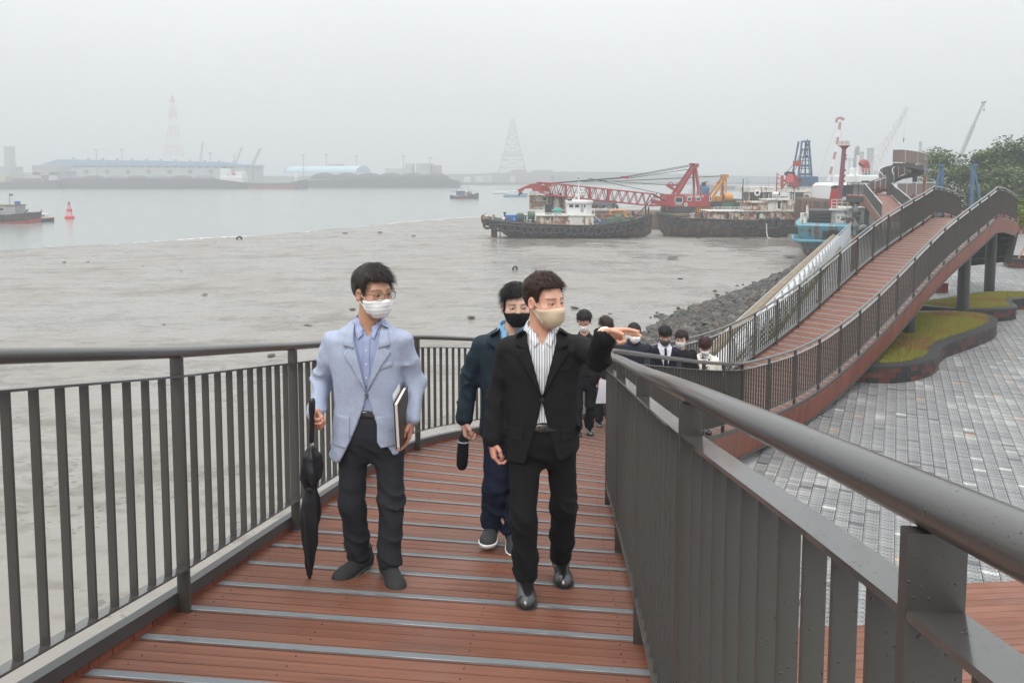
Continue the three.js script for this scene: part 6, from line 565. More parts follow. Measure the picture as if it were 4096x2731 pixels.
// ---------- people ----------
function net(f, lo, hi, h) {                                    // surface nets over a distance function
  const n = [0, 1, 2].map((k) => Math.ceil((hi[k] - lo[k]) / h / 4) * 4), [nx, ny, nz] = n, sx = nx + 1, sy = ny + 1, v = new Float32Array(sx * sy * (nz + 1)).fill(1);
  const at = (i, j, k) => i + sx * (j + sy * k);
  for (let k = 0; k < nz + 1; k += 4) for (let j = 0; j < ny + 1; j += 4) for (let i = 0; i < nx + 1; i += 4) {
    const c = f(lo[0] + (i + 1.5) * h, lo[1] + (j + 1.5) * h, lo[2] + (k + 1.5) * h), far = abs(c) > h * 6 + 0.02;
    for (let c2 = k; c2 < min(k + 4, nz + 1); c2++) for (let b = j; b < min(j + 4, ny + 1); b++) for (let a = i; a < min(i + 4, nx + 1); a++) v[at(a, b, c2)] = far ? c : f(lo[0] + a * h, lo[1] + b * h, lo[2] + c2 * h);
  }
  const id = new Int32Array(sx * sy * (nz + 1)).fill(-1), pos = [], idx = [], E = [[0, 1], [0, 2], [0, 4], [1, 3], [1, 5], [2, 3], [2, 6], [3, 7], [4, 5], [4, 6], [5, 7], [6, 7]];
  for (let k = 0; k < nz; k++) for (let j = 0; j < ny; j++) for (let i = 0; i < nx; i++) {
    let m = 0; const q = []; for (let c = 0; c < 8; c++) { q[c] = v[at(i + (c & 1), j + (c >> 1 & 1), k + (c >> 2))]; if (q[c] < 0) m |= 1 << c; }
    if (m === 0 || m === 255) continue;
    let x = 0, y = 0, z = 0, s = 0; for (const [a, b] of E) { if ((q[a] < 0) === (q[b] < 0)) continue; const t = q[a] / (q[a] - q[b]); x += lerp(a & 1, b & 1, t); y += lerp(a >> 1 & 1, b >> 1 & 1, t); z += lerp(a >> 2, b >> 2, t); s++; }
    id[at(i, j, k)] = pos.length / 3; pos.push(lo[0] + (i + x / s) * h, lo[1] + (j + y / s) * h, lo[2] + (k + z / s) * h);
  }
  for (let k = 1; k < nz; k++) for (let j = 1; j < ny; j++) for (let i = 1; i < nx; i++) {
    const o = v[at(i, j, k)] < 0; const quad = (a, b, c, d, fl) => { if (a < 0 || b < 0 || c < 0 || d < 0) return; if (fl) idx.push(a, b, c, a, c, d); else idx.push(a, c, b, a, d, c); };
    if (o !== (v[at(i + 1, j, k)] < 0)) quad(id[at(i, j - 1, k - 1)], id[at(i, j, k - 1)], id[at(i, j, k)], id[at(i, j - 1, k)], o);
    if (o !== (v[at(i, j + 1, k)] < 0)) quad(id[at(i - 1, j, k - 1)], id[at(i - 1, j, k)], id[at(i, j, k)], id[at(i, j, k - 1)], o);
    if (o !== (v[at(i, j, k + 1)] < 0)) quad(id[at(i - 1, j - 1, k)], id[at(i, j - 1, k)], id[at(i, j, k)], id[at(i - 1, j, k)], o);
  }
  const g = new THREE.BufferGeometry(); g.setAttribute('position', new THREE.Float32BufferAttribute(pos, 3)); g.setIndex(idx); g.computeVertexNormals(); return g;
}
const rc = (x, y, z, a, b, ra, rb) => { const bx_ = b[0] - a[0], by = b[1] - a[1], bz = b[2] - a[2], px = x - a[0], py = y - a[1], pz = z - a[2], t = clamp((px * bx_ + py * by + pz * bz) / (bx_ * bx_ + by * by + bz * bz + 1e-9)); return hyp(px - bx_ * t, py - by * t, pz - bz * t) - ra - (rb - ra) * t; };
const ell = (x, y, z, c, r) => { const u = (x - c[0]) / r[0], v = (y - c[1]) / r[1], w = (z - c[2]) / r[2], k = hyp(u, v, w); return (k - 1) * min(r[0], r[1], r[2]) * (k < 1 ? 1 : 1); };
const smn = (a, b, k) => { const h = max(k - abs(a - b), 0) / k; return min(a, b) - h * h * k * 0.25; };
const smx = (a, b, k) => -smn(-a, -b, k);
function loft(tab, e = 2.5) {                                   // rows [y, half width, half depth, x, z], top to bottom
  return (x, y, z) => { let i = 0; while (i < tab.length - 2 && y < tab[i + 1][0]) i++; const A = tab[i], B = tab[i + 1], t = clamp((A[0] - y) / (A[0] - B[0])), s = t * t * (3 - 2 * t) * 0.5 + t * 0.5, a = lerp(A[1], B[1], s), b = lerp(A[2], B[2], s), cx = lerp(A[3] || 0, B[3] || 0, s), cz = lerp(A[4] || 0, B[4] || 0, s); const q = Math.pow(Math.pow(abs(x - cx) / a, e) + Math.pow(abs(z - cz) / b, e), 1 / e); return max((q - 1) * min(a, b), y - tab[0][0]); };
}
function patch(f, poly, lift, th = 0.006, zs = 0.6, side = 1) { // a piece of cloth cut to poly [[x, y]...] and laid on the front of f
  const sg = new THREE.ShapeGeometry(new THREE.Shape(poly.map(([a, b]) => new THREE.Vector2(a, b)))); let P = [], I = [...sg.index.array]; for (let i = 0; i < sg.attributes.position.count; i++) P.push([sg.attributes.position.getX(i), sg.attributes.position.getY(i)]);
  for (let it = 0; it < 7; it++) { const mid = new Map(), J = []; let any = false; const L = (a, b) => hyp(P[a][0] - P[b][0], P[a][1] - P[b][1]), m = (a, b) => { const k = a < b ? a * 65536 + b : b * 65536 + a; if (!mid.has(k)) { mid.set(k, P.length); P.push([(P[a][0] + P[b][0]) / 2, (P[a][1] + P[b][1]) / 2]); } return mid.get(k); };
    for (let i = 0; i < I.length; i += 3) { const [a, b, c] = [I[i], I[i + 1], I[i + 2]], s = [L(a, b) > 0.017, L(b, c) > 0.017, L(c, a) > 0.017]; const n = s[0] + s[1] + s[2]; if (!n) { J.push(a, b, c); continue; } any = true;
      if (n === 3) { const p = m(a, b), q = m(b, c), r = m(c, a); J.push(a, p, r, p, b, q, r, q, c, p, q, r); } else { let [u, v, w, x] = s[0] ? [a, b, c, s] : s[1] ? [b, c, a, [s[1], s[2], s[0]]] : [c, a, b, [s[2], s[0], s[1]]]; const p = m(u, v); if (x[1]) { const q = m(v, w); J.push(u, p, w, p, v, q, p, q, w); } else if (x[2]) { const q = m(w, u); J.push(u, p, q, p, v, w, p, w, q); } else J.push(u, p, w, p, v, w); } }
    I = J; if (!any) break; }
  const Z = P.map(([x, y]) => { let z = zs; for (let k = 0; k < 60; k++) { const d = f(x, y, z * side); if (d < 0.0006) break; z -= max(0.0008, d * 0.8); if (z < -0.2) { z = NaN; break; } } return z; });
  const ok = Z.filter((z) => z === z), mz = ok.length ? ok.reduce((a, b) => a + b) / ok.length : 0; Z.forEach((z, i) => { if (z !== z) Z[i] = mz; });
  const n = P.length, pos = []; for (const l of [lift, lift - th]) P.forEach(([x, y], i) => pos.push(x, y, (Z[i] + l) * side));
  const idx = [], ed = new Map(); for (let i = 0; i < I.length; i += 3) { const [a, b, c] = [I[i], I[i + 1], I[i + 2]]; idx.push(a, b, c, n + a, n + c, n + b); for (const [u, v] of [[a, b], [b, c], [c, a]]) { const k = min(u, v) * 65536 + max(u, v); ed.has(k) ? ed.delete(k) : ed.set(k, [u, v]); } }
  for (const [u, v] of ed.values()) idx.push(u, u + n, v, v, u + n, v + n);
  const g = new THREE.BufferGeometry(); g.setAttribute('position', new THREE.Float32BufferAttribute(pos, 3)); g.setIndex(idx); g.computeVertexNormals(); return uvm(g);
}
function deckY(x, d) { let best = 0, bs = 1e9; for (let s = 0; s < CUM[NN - 1]; s += 0.05) { const p = way(s, 0), q = hyp(p.x - x, -p.z - d); if (q < bs) { bs = q; best = s; } } return way(best, 0).y; }
const nsub = (a, b) => [a[0] - b[0], a[1] - b[1], a[2] - b[2]], nadd = (a, b, k = 1) => [a[0] + b[0] * k, a[1] + b[1] * k, a[2] + b[2] * k], nrm = (a) => { const l = hyp(...a) || 1; return a.map((x) => x / l); }, crs = (a, b) => [a[1] * b[2] - a[2] * b[1], a[2] * b[0] - a[0] * b[2], a[0] * b[1] - a[1] * b[0]];
// palm and five jointed fingers; f: finger direction, p: way the palm faces, th: side of the thumb (+1 along f x p), curl per finger
function handBones(w, f, p, th, curl, k = 1) {
  f = nrm(f); let s = nrm(crs(f, p)); p = nrm(crs(s, f)); s = s.map((x) => x * th);
  const B = [], at = (a, b, c) => nadd(nadd(nadd(w, f, a * k), s, b * k), p, c * k);
  B.push([at(-0.02, 0, 0), at(0.02, 0, 0), 0.026 * k, 0.027 * k], [at(0.01, 0.012, 0), at(0.085, 0.026, 0), 0.020 * k, 0.0125 * k], [at(0.01, 0.002, 0), at(0.09, 0.007, 0), 0.021 * k, 0.0125 * k], [at(0.01, -0.008, 0), at(0.085, -0.012, 0), 0.020 * k, 0.012 * k], [at(0.01, -0.016, 0), at(0.075, -0.030, 0), 0.018 * k, 0.011 * k]);
  [[0.088, 0.029, 0.040, 0.025, 0.020, 0.0088], [0.093, 0.009, 0.045, 0.028, 0.021, 0.0092], [0.088, -0.012, 0.041, 0.026, 0.020, 0.0086], [0.078, -0.031, 0.032, 0.020, 0.018, 0.0078]].forEach(([a, b, l1, l2, l3, r], i) => {
    let q = at(a, b, 0), an = 0; const ch = [q]; [l1, l2, l3].forEach((l, j) => { an += curl[i + 1] * (j === 0 ? 1 : 1.1); const dir = nadd(f.map((x) => x * cos(an)), p, sin(an)); q = nadd(q, nadd(dir, s, j === 0 ? (i - 1.5) * -0.03 : 0), l * k); ch.push(q); });
    for (let j = 0; j < 3; j++) B.push([ch[j], ch[j + 1], (r - j * 0.0007) * k, (r - (j + 1) * 0.0008) * k]);
  });
  const c = curl[0], t0 = at(0.018, 0.026, 0.006), t1 = at(0.048, 0.052 - 0.010 * c, 0.016 + 0.016 * c), t2 = at(0.078, 0.060 - 0.030 * c, 0.020 + 0.026 * c), t3 = at(0.100, 0.060 - 0.048 * c, 0.022 + 0.034 * c);
  B.push([t0, t1, 0.015 * k, 0.0115 * k], [t1, t2, 0.0108 * k, 0.0098 * k], [t2, t3, 0.0098 * k, 0.0082 * k]); return B;
}
function handGeo(B, h) { const f = (x, y, z) => { let d = 1e9; B.forEach((b, i) => { const q = rc(x, y, z, ...b); d = i < 5 ? smn(d, q, 0.012) : smn(d, q, 0.0042); }); return d; }; const lo = [9, 9, 9], hi = [-9, -9, -9]; for (const b of B) for (const e of [b[0], b[1]]) for (let k = 0; k < 3; k++) { lo[k] = min(lo[k], e[k] - 0.035); hi[k] = max(hi[k], e[k] + 0.035); } return net(f, lo, hi, h); }
// head shape in its own frame (about 0.235 m chin to crown), z forward
function headF(x, y, z) {
  const ax = abs(x); let d = ell(x, y, z, [0, 0.036, -0.012], [0.0725, 0.085, 0.096]);
  d = smn(d, ell(x, y, z, [0, -0.03, 0.022], [0.0625, 0.088, 0.070]), 0.03); d = smn(d, ell(x, y, z, [0, -0.080, 0.040], [0.043, 0.036, 0.042]), 0.03);
  d = smn(d, rc(ax, y, z, [0, 0.024, 0.077], [0.038, 0.020, 0.066], 0.012, 0.012), 0.02); d = smn(d, ell(ax, y, z, [0.043, -0.026, 0.052], [0.026, 0.026, 0.026]), 0.02);
  d = smx(d, -ell(ax, y, z, [0.032, 0.004, 0.099], [0.021, 0.0115, 0.016]), 0.012); d = smn(d, ell(ax, y, z, [0.032, 0.002, 0.071], [0.0165, 0.0115, 0.0155]), 0.003);
  d = smn(d, rc(x, y, z, [0, 0.012, 0.086], [0, -0.030, 0.103], 0.0085, 0.0125), 0.012); d = smn(d, ell(ax, y, z, [0.012, -0.034, 0.092], [0.010, 0.008, 0.011]), 0.006);
  d = smn(d, rc(ax, y, z, [0, -0.064, 0.084], [0.018, -0.066, 0.074], 0.007, 0.004), 0.006);
  const ear = max(ell(ax, y, z, [0.0765, -0.004, -0.008], [0.011, 0.032, 0.020]), -ell(ax, y, z, [0.0875, -0.002, -0.003], [0.009, 0.021, 0.012])); return smn(d, ear, 0.006);
}
const skinMats = [1, 0].map((v) => std({ vertexColors: true, roughness: 0.5, bumpMap: rep(T.fine, 0.12), bumpScale: 0.0004 }));
function cloth(c, kind = 'plain', rough = 0.85) {
  const key = 'cloth' + c + kind; if (M[key]) return M[key];
  const weave = (u, v) => 0.5 + 0.25 * sin(u * 2 * PI * 128) * (0.6 + 0.4 * fb(u, v, 64, 2, 3)) + 0.25 * sin(v * 2 * PI * 128);
  const o = { color: lin(...c), roughness: rough, bumpMap: rep(M.weave || (M.weave = tex(512, weave)), 0.16), bumpScale: 0.0006 };
  if (kind === 'linen') o.map = rep(tex(512, (u, v) => { const s = 0.93 + 0.10 * (fb(u, v, 40, 3, 601, 300) - 0.5) + 0.10 * (fb(u, v, 300, 2, 607, 40) - 0.5); return [s, s, s * 1.005]; }, true), 0.42);
  if (kind === 'stripe') { o.map = rep(tex(256, (u) => { const s = sst(0.36, 0.42, u) - sst(0.58, 0.64, u); return toS(col3(s * 0.9, [0.78, 0.78, 0.80], [0.035, 0.04, 0.085])); }, true, 4), 0.0125, 1); o.color = lin(1, 1, 1); }
  if (kind === 'spots') { o.map = rep(tex(256, (u, v) => toS(col3(sst(0.53, 0.57, fb(u, v, 10, 3, 621)), [0.72, 0.70, 0.68], [0.03, 0.03, 0.035])), true), 0.22); o.color = lin(1, 1, 1); }
  o.specularIntensity = 0.35; return M[key] = phys(o);
}
function person(o) {
  const g = thing('person', o.label, 'person', 'people walking up the boardwalk'), near = o.near, ch = near ? 0.0085 : 0.014, y0 = deckY(o.x, o.d); g.position.copy(W(o.x, y0, o.d)); if (o.turn) g.rotation.y = o.turn; if (o.s) g.scale.setScalar(o.s);
  const S = o.s || 1, hd = o.head, cy = cos(hd.yaw || 0), sy = sin(hd.yaw || 0), cp = cos(hd.pitch || 0), sp = sin(hd.pitch || 0), k = hd.k || 1.08;
  const toH = (x, y, z) => { x = (x - hd.c[0]) / k; y = (y - hd.c[1]) / k; z = (z - hd.c[2]) / k; const a = x * cy - z * sy, b = x * sy + z * cy; return [a, y * cp + b * sp, -y * sp + b * cp]; };
  const fromH = (a, y, b) => { const Y = y * cp - b * sp, Bz = y * sp + b * cp; return [hd.c[0] + k * (a * cy + Bz * sy), hd.c[1] + k * Y, hd.c[2] + k * (-a * sy + Bz * cy)]; };
  const inH = (F) => (x, y, z) => { const p = toH(x, y, z); return F(p[0], p[1], p[2]) * k; }, hl = hd.c.map((v) => v - 0.17 * k), hh = hd.c.map((v) => v + 0.17 * k);
  // --- body: one skin surface (trunk and limbs), head and hands meshed finer and joined on
  const A = o.arms, L = o.legs, neckLo = o.neck || [0, 1.27, -0.015];
  const bodyF = (x, y, z) => { let d = loft(o.torso.map((r) => [r[0] - 0.03, r[1] * 0.78, r[2] * 0.74, r[3], r[4]]))(x, y, z); d = max(d, 0.72 - y);
    for (const a of A) d = smn(d, smn(rc(x, y, z, a.s, a.e, 0.042, 0.036), rc(x, y, z, a.e, a.w, 0.034, 0.025), 0.02), 0.05);
    for (const l of L) d = smn(d, smn(rc(x, y, z, l.h, l.k, 0.078, 0.05), rc(x, y, z, l.k, l.a, 0.05, 0.033), 0.02), 0.04);
    return smn(d, rc(x, y, z, neckLo, fromH(0, -0.03, -0.02), 0.060, 0.055), 0.03); };
  const xs = Math.max(...A.flatMap((a) => [abs(a.e[0]), abs(a.w[0])])) + 0.1, bd = net(bodyF, [-xs, 0.02, -0.3], [xs, 1.50, 0.55], near ? 0.013 : 0.018), hg = net(inH(headF), hl, hh, near ? 0.0042 : 0.007);
  const hands = A.filter((a) => a.hand).map((a) => handGeo(handBones(a.w, a.hand.f, a.hand.p, a.hand.t, a.hand.curl, o.handK || 1), near ? 0.0032 : 0.005));
  const skin = o.skin || [0.50, 0.275, 0.185], hairC = o.hair.color, paintSkin = (q, isHead) => { const p = q.attributes.position, c = new Float32Array(p.count * 3); for (let i = 0; i < p.count; i++) { let t = skin; if (isHead) { const [a, b, e] = toH(p.getX(i), p.getY(i), p.getZ(i)), ax = abs(a);
      const fl = 0.9 + 0.2 * n3(a * 60 + 9, b * 60 + 9, e * 60 + 9, 3); t = t.map((x) => x * fl); const rose = 0.35 * Math.exp(-(((ax - 0.045) / 0.02) ** 2) - (((b + 0.03) / 0.025) ** 2)) + (ax > 0.074 ? 0.35 : 0); t = [t[0] * (1 + 0.08 * rose), t[1] * (1 - 0.22 * rose), t[2] * (1 - 0.2 * rose)];
      if (e > 0.03) { const br = abs(b - 0.027 + (ax - 0.03) * (ax - 0.03) * 7 - (ax - 0.03) * 0.06); if (ax > 0.012 && ax < 0.055 && br < 0.0040) t = col3(0.68, t, hairC);
        const ey = ((ax - 0.032) / 0.0175) ** 2 + ((b - 0.003 - (ax - 0.032) * 0.05) / (0.0056 * (o.eye || 1))) ** 2; if (ey < 1) t = ey < 0.55 ? (ax - 0.032 - (a > 0 ? 1 : -1) * 0.003) ** 2 < 0.0062 ** 2 ? [0.012, 0.008, 0.006] : [0.30, 0.24, 0.21] : [0.045, 0.025, 0.02]; }
      if (e > 0.05 && abs(b + 0.064) < 0.009 && ax < 0.024) t = [0.36, 0.13, 0.10]; } else { const y = p.getY(i); t = [skin[0] * 1.02, skin[1] * (y < 1.2 ? 0.92 : 1), skin[2] * 0.95]; } c.set(t, i * 3); } q.setAttribute('color', new THREE.BufferAttribute(c, 3)); };
  paintSkin(bd, false); paintSkin(hg, true); hands.forEach((q) => paintSkin(q, false));
  const body = mergeGeometries([bd, hg, ...hands], false), bp = body.attributes.position, buv = new Float32Array(bp.count * 2); for (let i = 0; i < bp.count; i++) { buv[i * 2] = bp.getX(i) + bp.getZ(i) * 0.5; buv[i * 2 + 1] = bp.getY(i); } body.setAttribute('uv', new THREE.BufferAttribute(buv, 2)); obj('body', body, skinMats[0], g);
  // --- hair: a close cap and many combed tufts
  const H = o.hair, line = H.line ?? 0.072, vol = H.vol ?? 0.014;
  const hairF0 = (x, y, z) => { const ax = abs(x), up = sst(-0.02, 0.09, y); let d = ell(x, y, z, [0, 0.036, -0.014], [0.0735 + vol * ((H.side ?? 0.4) + (1 - (H.side ?? 0.4)) * up), 0.087 + vol, 0.098 + vol * 0.8]); const fr = H.back ? -9 : z - lerp(0.012, 0.040, sst(-0.02, 0.05, y)) - (H.long ? -0.006 : 0), hl_ = line + (H.part ? (x * H.part) * 0.25 : 0) - 0.16 * max(0, ax - 0.03) * (H.fringe || 0); const face = max(-fr, y - hl_); d = smx(d, -max(-(z - (H.long ? 0.02 : 0.026) - 0.25 * max(0, y)), y - hl_), 0.008);
    d = smx(d, (H.long ? -0.115 : lerp(-0.075, -0.022, sst(-0.03, 0.03, z))) - y - (H.long ? 0 : 0.0), 0.012); if (!H.long) d = smx(d, -ell(ax, y, z, [0.084, -0.010, 0.0], [0.020, 0.040, 0.028]), 0.006); return d; };
  const hairF = inH((x, y, z) => { const d = hairF0(x, y, z); return abs(d) > 0.03 ? d : d + 0.008 * (n3(x * 34 + 9, y * 24 + 9, z * 20 + 9, 8) - 0.5) + 0.005 * (n3(x * 110 + 9, y * 60 + 9, z * 50 + 9, 9) - 0.5); });
  const hairMat = phys({ color: lin(...hairC), specularIntensity: 0.45, roughness: 0.5, bumpMap: rep(T.grain, 0.1, 0.05), bumpScale: 0.001 });
  const hg2 = uvm(net(hairF, hl, hh, near ? 0.0046 : 0.008)), hgs = [hg2];
  { const p = hg2.attributes.position, nn = hg2.attributes.normal, r = rng(o.seed || 3), N = near ? 2600 : 500, pos = [], q = new THREE.Vector3(), cr = fromH(0, 0.14, -0.035);
    for (let t = 0; t < N; t++) { const i = (r() * p.count) | 0; let P = [p.getX(i), p.getY(i), p.getZ(i)], n = [nn.getX(i), nn.getY(i), nn.getZ(i)]; const loc = toH(...P); if (loc[1] < -0.02 && !H.long) continue; let fl = nsub(P, cr); const dt = fl[0] * n[0] + fl[1] * n[1] + fl[2] * n[2]; fl = nrm(nadd(fl, n, -dt)); if (H.sweep) fl = nrm(nadd(fl, nrm(nsub(fromH(...H.sweep), hd.c)), 1.0)); fl = nrm(nadd(fl, [r() - 0.5, r() - 0.5, r() - 0.5], H.wild ?? 0.35)); const len = (H.len || 0.03) * (0.5 + r()), li = (H.lift ?? 0.25) * (0.3 + r() * 1.2), wd = (near ? 0.0010 : 0.0018) * (0.7 + 0.8 * r()); const sd = nrm(crs(fl, n)), pts = []; for (let s = 0; s <= 3; s++) { const u = s / 3; pts.push(nadd(nadd(nadd(P, n, -0.002 + len * li * (u - 0.55 * u * u)), fl, len * u), [0, -1, 0], len * 0.25 * u * u)); }
      for (let s = 0; s < 3; s++) { const w0 = wd * (1 - s / 3.2), w1 = wd * (1 - (s + 1) / 3.2), a = nadd(pts[s], sd, w0), b = nadd(pts[s], sd, -w0), c = nadd(pts[s + 1], sd, w1), d = nadd(pts[s + 1], sd, -w1), a2 = nadd(pts[s], n, w0 * 1.2), c2 = nadd(pts[s + 1], n, w1 * 1.2); for (const v of [a, a2, c, a2, c2, c, a2, b, c2, b, d, c2]) pos.push(...v); } }
    const tg = new THREE.BufferGeometry(); tg.setAttribute('position', new THREE.Float32BufferAttribute(pos, 3)); tg.computeVertexNormals(); hgs.push(uvm(tg)); }
  obj('hair', hgs, hairMat, g);
  // --- mask with its ear loops
  if (o.mask) { const mk = o.mask, mf = inH((x, y, z) => { const ax = abs(x); let d = smn(ell(x, y, z, [0, -0.052, 0.046], [0.066, 0.066, 0.068]), ell(x, y, z, [0, -0.03, 0.088], [0.026, 0.026, 0.028]), 0.02); d = smn(d, headF(x, y, z) - 0.006, 0.008); const top = -0.014 - 0.14 * ax - (mk.top || 0), bot = -0.112 + 1.2 * max(0, ax - 0.03) * 0.9; d = smx(d, y - top, 0.006); d = smx(d, bot - y, 0.01); d = smx(d, 0.012 + (mk.cut || 0) - z + 0.25 * abs(y + 0.055), 0.006); if (mk.pleat && abs(d) < 0.02) d += 0.0008 * sin((y + 0.1 * ax) * 330); return d + (mk.fold && abs(x) < 0.05 ? 0.004 * (abs(x) < 0.004 ? -1 : 0) : 0); });
    obj('face_mask', uvm(net(mf, hl, hh, near ? 0.0044 : 0.007)), cloth(mk.c, 'plain', 0.8), g);
    obj('ear_loop', [-1, 1].flatMap((q) => [[-0.030, 0.045, 0.008], [-0.085, 0.050, -0.022]].map(([a, b, e]) => tube([fromH(q * 0.058, a, b), fromH(q * 0.070, (a + e) / 2, b * 0.5), fromH(q * 0.080, e, -0.004)].map((v) => V3(...v)), 0.0022, 5, 8))), cloth(mk.loop || mk.c, 'plain', 0.8), g); }
  if (o.glasses) { const gs = []; for (const q of [-1, 1]) { const rim = []; for (let i = 0; i < 20; i++) { const a = i / 20 * 2 * PI, e = (v) => Math.sign(v) * Math.pow(abs(v), 0.7); rim.push(V3(...fromH(q * 0.034 + e(cos(a)) * 0.027, 0.0 + e(sin(a)) * 0.018, 0.108 - 0.010 * abs(cos(a)) * (q * cos(a) > 0 ? 1 : 0)))); } gs.push(tube(rim, 0.0014, 5, 40, true), tube([fromH(q * 0.061, 0.008, 0.098), fromH(q * 0.078, 0.008, 0.05), fromH(q * 0.086, 0.010, -0.005)].map((v) => V3(...v)), 0.0015, 5, 10)); } gs.push(tube([fromH(-0.008, 0.006, 0.108), fromH(0, 0.009, 0.112), fromH(0.008, 0.006, 0.108)].map((v) => V3(...v)), 0.0014, 5, 6)); const fr = obj('glasses', gs, std({ color: lin(0.10, 0.07, 0.05), roughness: 0.3, metalness: 0.6 }), g);
    for (const q of [-1, 1]) { const pl = new THREE.CircleGeometry(1, 20), pp = pl.attributes.position; for (let i = 0; i < pp.count; i++) { const e = (v) => Math.sign(v) * Math.pow(abs(v), 0.75), P = fromH(q * 0.034 + e(pp.getX(i)) * 0.0265, e(pp.getY(i)) * 0.0175, 0.1075); pp.setXYZ(i, ...P); } pl.computeVertexNormals(); obj('lens', pl, M.glass, fr); } }
  // --- trousers
  const fold = (x, y, z, a, fx, fy) => a * (n3(x * fx + 31, y * fy + 31, z * fx + 31, (o.seed || 3) * 3) - 0.5), crease = (x, y, z, a, fx, fy) => a * (1.2 * Math.sqrt(abs(2 * n3(x * fx + 57, y * fy + 57, z * fx + 57, (o.seed || 3) * 5) - 1)) - 0.75), T0 = o.torso;
  const tr = o.trousers, hipF = loft([[tr.top || 0.93, 0.155, 0.112], [0.86, 0.166, 0.122], [0.79, 0.168, 0.124], [0.72, 0.150, 0.108], [0.64, 0.085, 0.07]].map((r) => [r[0], r[1] * (tr.w || 1), r[2], (L[0].h[0] + L[1].h[0]) / 2, 0]));
  const trF = (x, y, z) => { let d = max(hipF(x, y, z), 0.645 - y); for (const l of L) { const w = tr.leg || 1; let q = smn(rc(x, y, z, l.h, l.k, 0.086 * w, 0.065 * w), rc(x, y, z, l.k, nadd(l.a, [0, 0.0, -0.012]), 0.065 * w, 0.060 * w), 0.03); const cut = l.a[1] - 0.012 - y; q = max(q, cut); d = smn(d, q, y > 0.6 ? 0.05 : 0.022); } if (abs(d) < 0.05) { const kn = Math.exp(-(((y - L[0].k[1]) / 0.1) ** 2)), an = Math.exp(-(((y - L[0].a[1] - 0.07) / 0.09) ** 2)), cr = Math.exp(-(((y - 0.72) / 0.09) ** 2)); d += fold(x, y, z, 0.010, 9, 5) + crease(x, y + z * 0.5 + x * 0.6, z, 0.017 * kn + 0.025 * an + 0.015 * cr, 6, 17) + fold(x, y, z, 0.006, 22, 12); } return d; };
  if (tr.c) obj('trousers', uvm(net(trF, [-0.34, 0.0, -0.32], [0.36, (tr.top || 0.93) + 0.02, 0.34], ch)), cloth(tr.c, 'plain', tr.rough || 0.82), g);
  // --- shoes
  for (const l of L) if (l.shoe !== 0) { const fy = l.yaw || 0, c = cos(fy), s = sin(fy), fp = l.pitch || 0, cq = cos(fp), sq = sin(fp), by = l.a[1] - 0.085; const loc = (x, y, z) => { const X = x - l.a[0], Z = z - l.a[2], a = X * c - Z * s, b = X * s + Z * c, Y = y - by; return [a, Y * cq + (b + 0.05) * sq, -Y * sq + b * cq]; }; const k2 = o.shoes.k || 1;
      const sf = (x, y, z) => { const [a, b, e] = loc(x, y, z).map((v) => v / k2); let d = smn(rc(a, b, e, [0, 0.048, -0.045], [0, 0.036, 0.125], 0.046, 0.032), ell(a, b, e, [0, 0.028, 0.11], [0.047, 0.036, 0.068]), 0.03); d = smn(d, rc(a, b, e, [0, 0.07, -0.03], [0, 0.11, -0.035], 0.044, 0.042), 0.02); return smx(smx(d, 0.004 - b, 0.006), b - 0.125, 0.01); };
      const so = (x, y, z) => { const [a, b, e] = loc(x, y, z).map((v) => v / k2); return max(max(sf(x, y, z) - 0.005, b - (o.shoes.sole || 0.020)), 0.001 - b) ; };
      const lo = [l.a[0] - 0.24, max(-0.2, by - 0.12), l.a[2] - 0.24], hi = [l.a[0] + 0.24, by + 0.22, l.a[2] + 0.26]; const sh = obj('shoe', uvm(net(sf, lo, hi, near ? 0.0055 : 0.009)), o.shoes.mat, g); obj('sole', uvm(net(so, lo, hi, near ? 0.0055 : 0.009)), o.shoes.soleMat || M.rubber, sh);
      if (near) { const P = (a, b, e) => { const z2 = e * cq - 0, y2 = b * cq - (e + 0.05) * sq; return V3(l.a[0] + k2 * (a * c + z2 * s), by + k2 * y2, l.a[2] + k2 * (-a * s + z2 * c)); }; obj('lace', [0.055, 0.073, 0.091].map((e, i) => tube([P(-0.026, 0.060 + 0.010 * (2 - i), e - 0.05), P(0, 0.080 + 0.010 * (2 - i), e - 0.045), P(0.026, 0.060 + 0.010 * (2 - i), e - 0.05)], 0.0022, 5, 8)), M.dark, sh); } }
  // --- upper clothing
  const U = o.top, sleeve = (x, y, z, a, r, tp) => smn(rc(x, y, z, a.s, a.e, 0.060 * r, 0.052 * r), rc(x, y, z, a.e, nadd(a.w, nsub(a.e, a.w), 0.06), 0.052 * r, (tp || 0.043) * r), 0.02);
  const armFold = (x, y, z, a) => { const d1 = hyp(x - a.e[0], y - a.e[1], z - a.e[2]); return Math.exp(-((d1 / 0.11) ** 2)); };
  const torF = loft(T0), jack0 = (x, y, z) => { let d = max(torF(x, y, z), (U.hem ? U.hem(x, z) : 0.7) - y); let el = 0; for (const a of A) { const q = sleeve(x, y, z, a, U.r || 1, U.cuff); d = smn(d, q, 0.03); } if (abs(d) < 0.06) { for (const a of A) el = max(el, armFold(x, y, z, a)); const arm = abs(x) > 0.2 ? 1 : 0.35; d += fold(x, y, z, U.fold ?? 0.010, 7, 6) + crease(x + z * 0.4, y + x * 0.45, z, (0.008 + 0.016 * el) * arm * (U.crease ?? 1), 6.5, 15) + fold(x, y, z, 0.004, 30, 22); if (U.quilt) d += 0.006 * abs(sin(y * PI / 0.048 + 0.3 * sin(x * 9))) - 0.004; } return d; };
  const wedge = (x, y) => { const xc = U.xc || 0, up = y - U.btn; return up > 0 ? (U.lap || 0.24) * up * (1 + 0.0 * up) : U.cutB * -up * (1 + 1.6 * -up); };
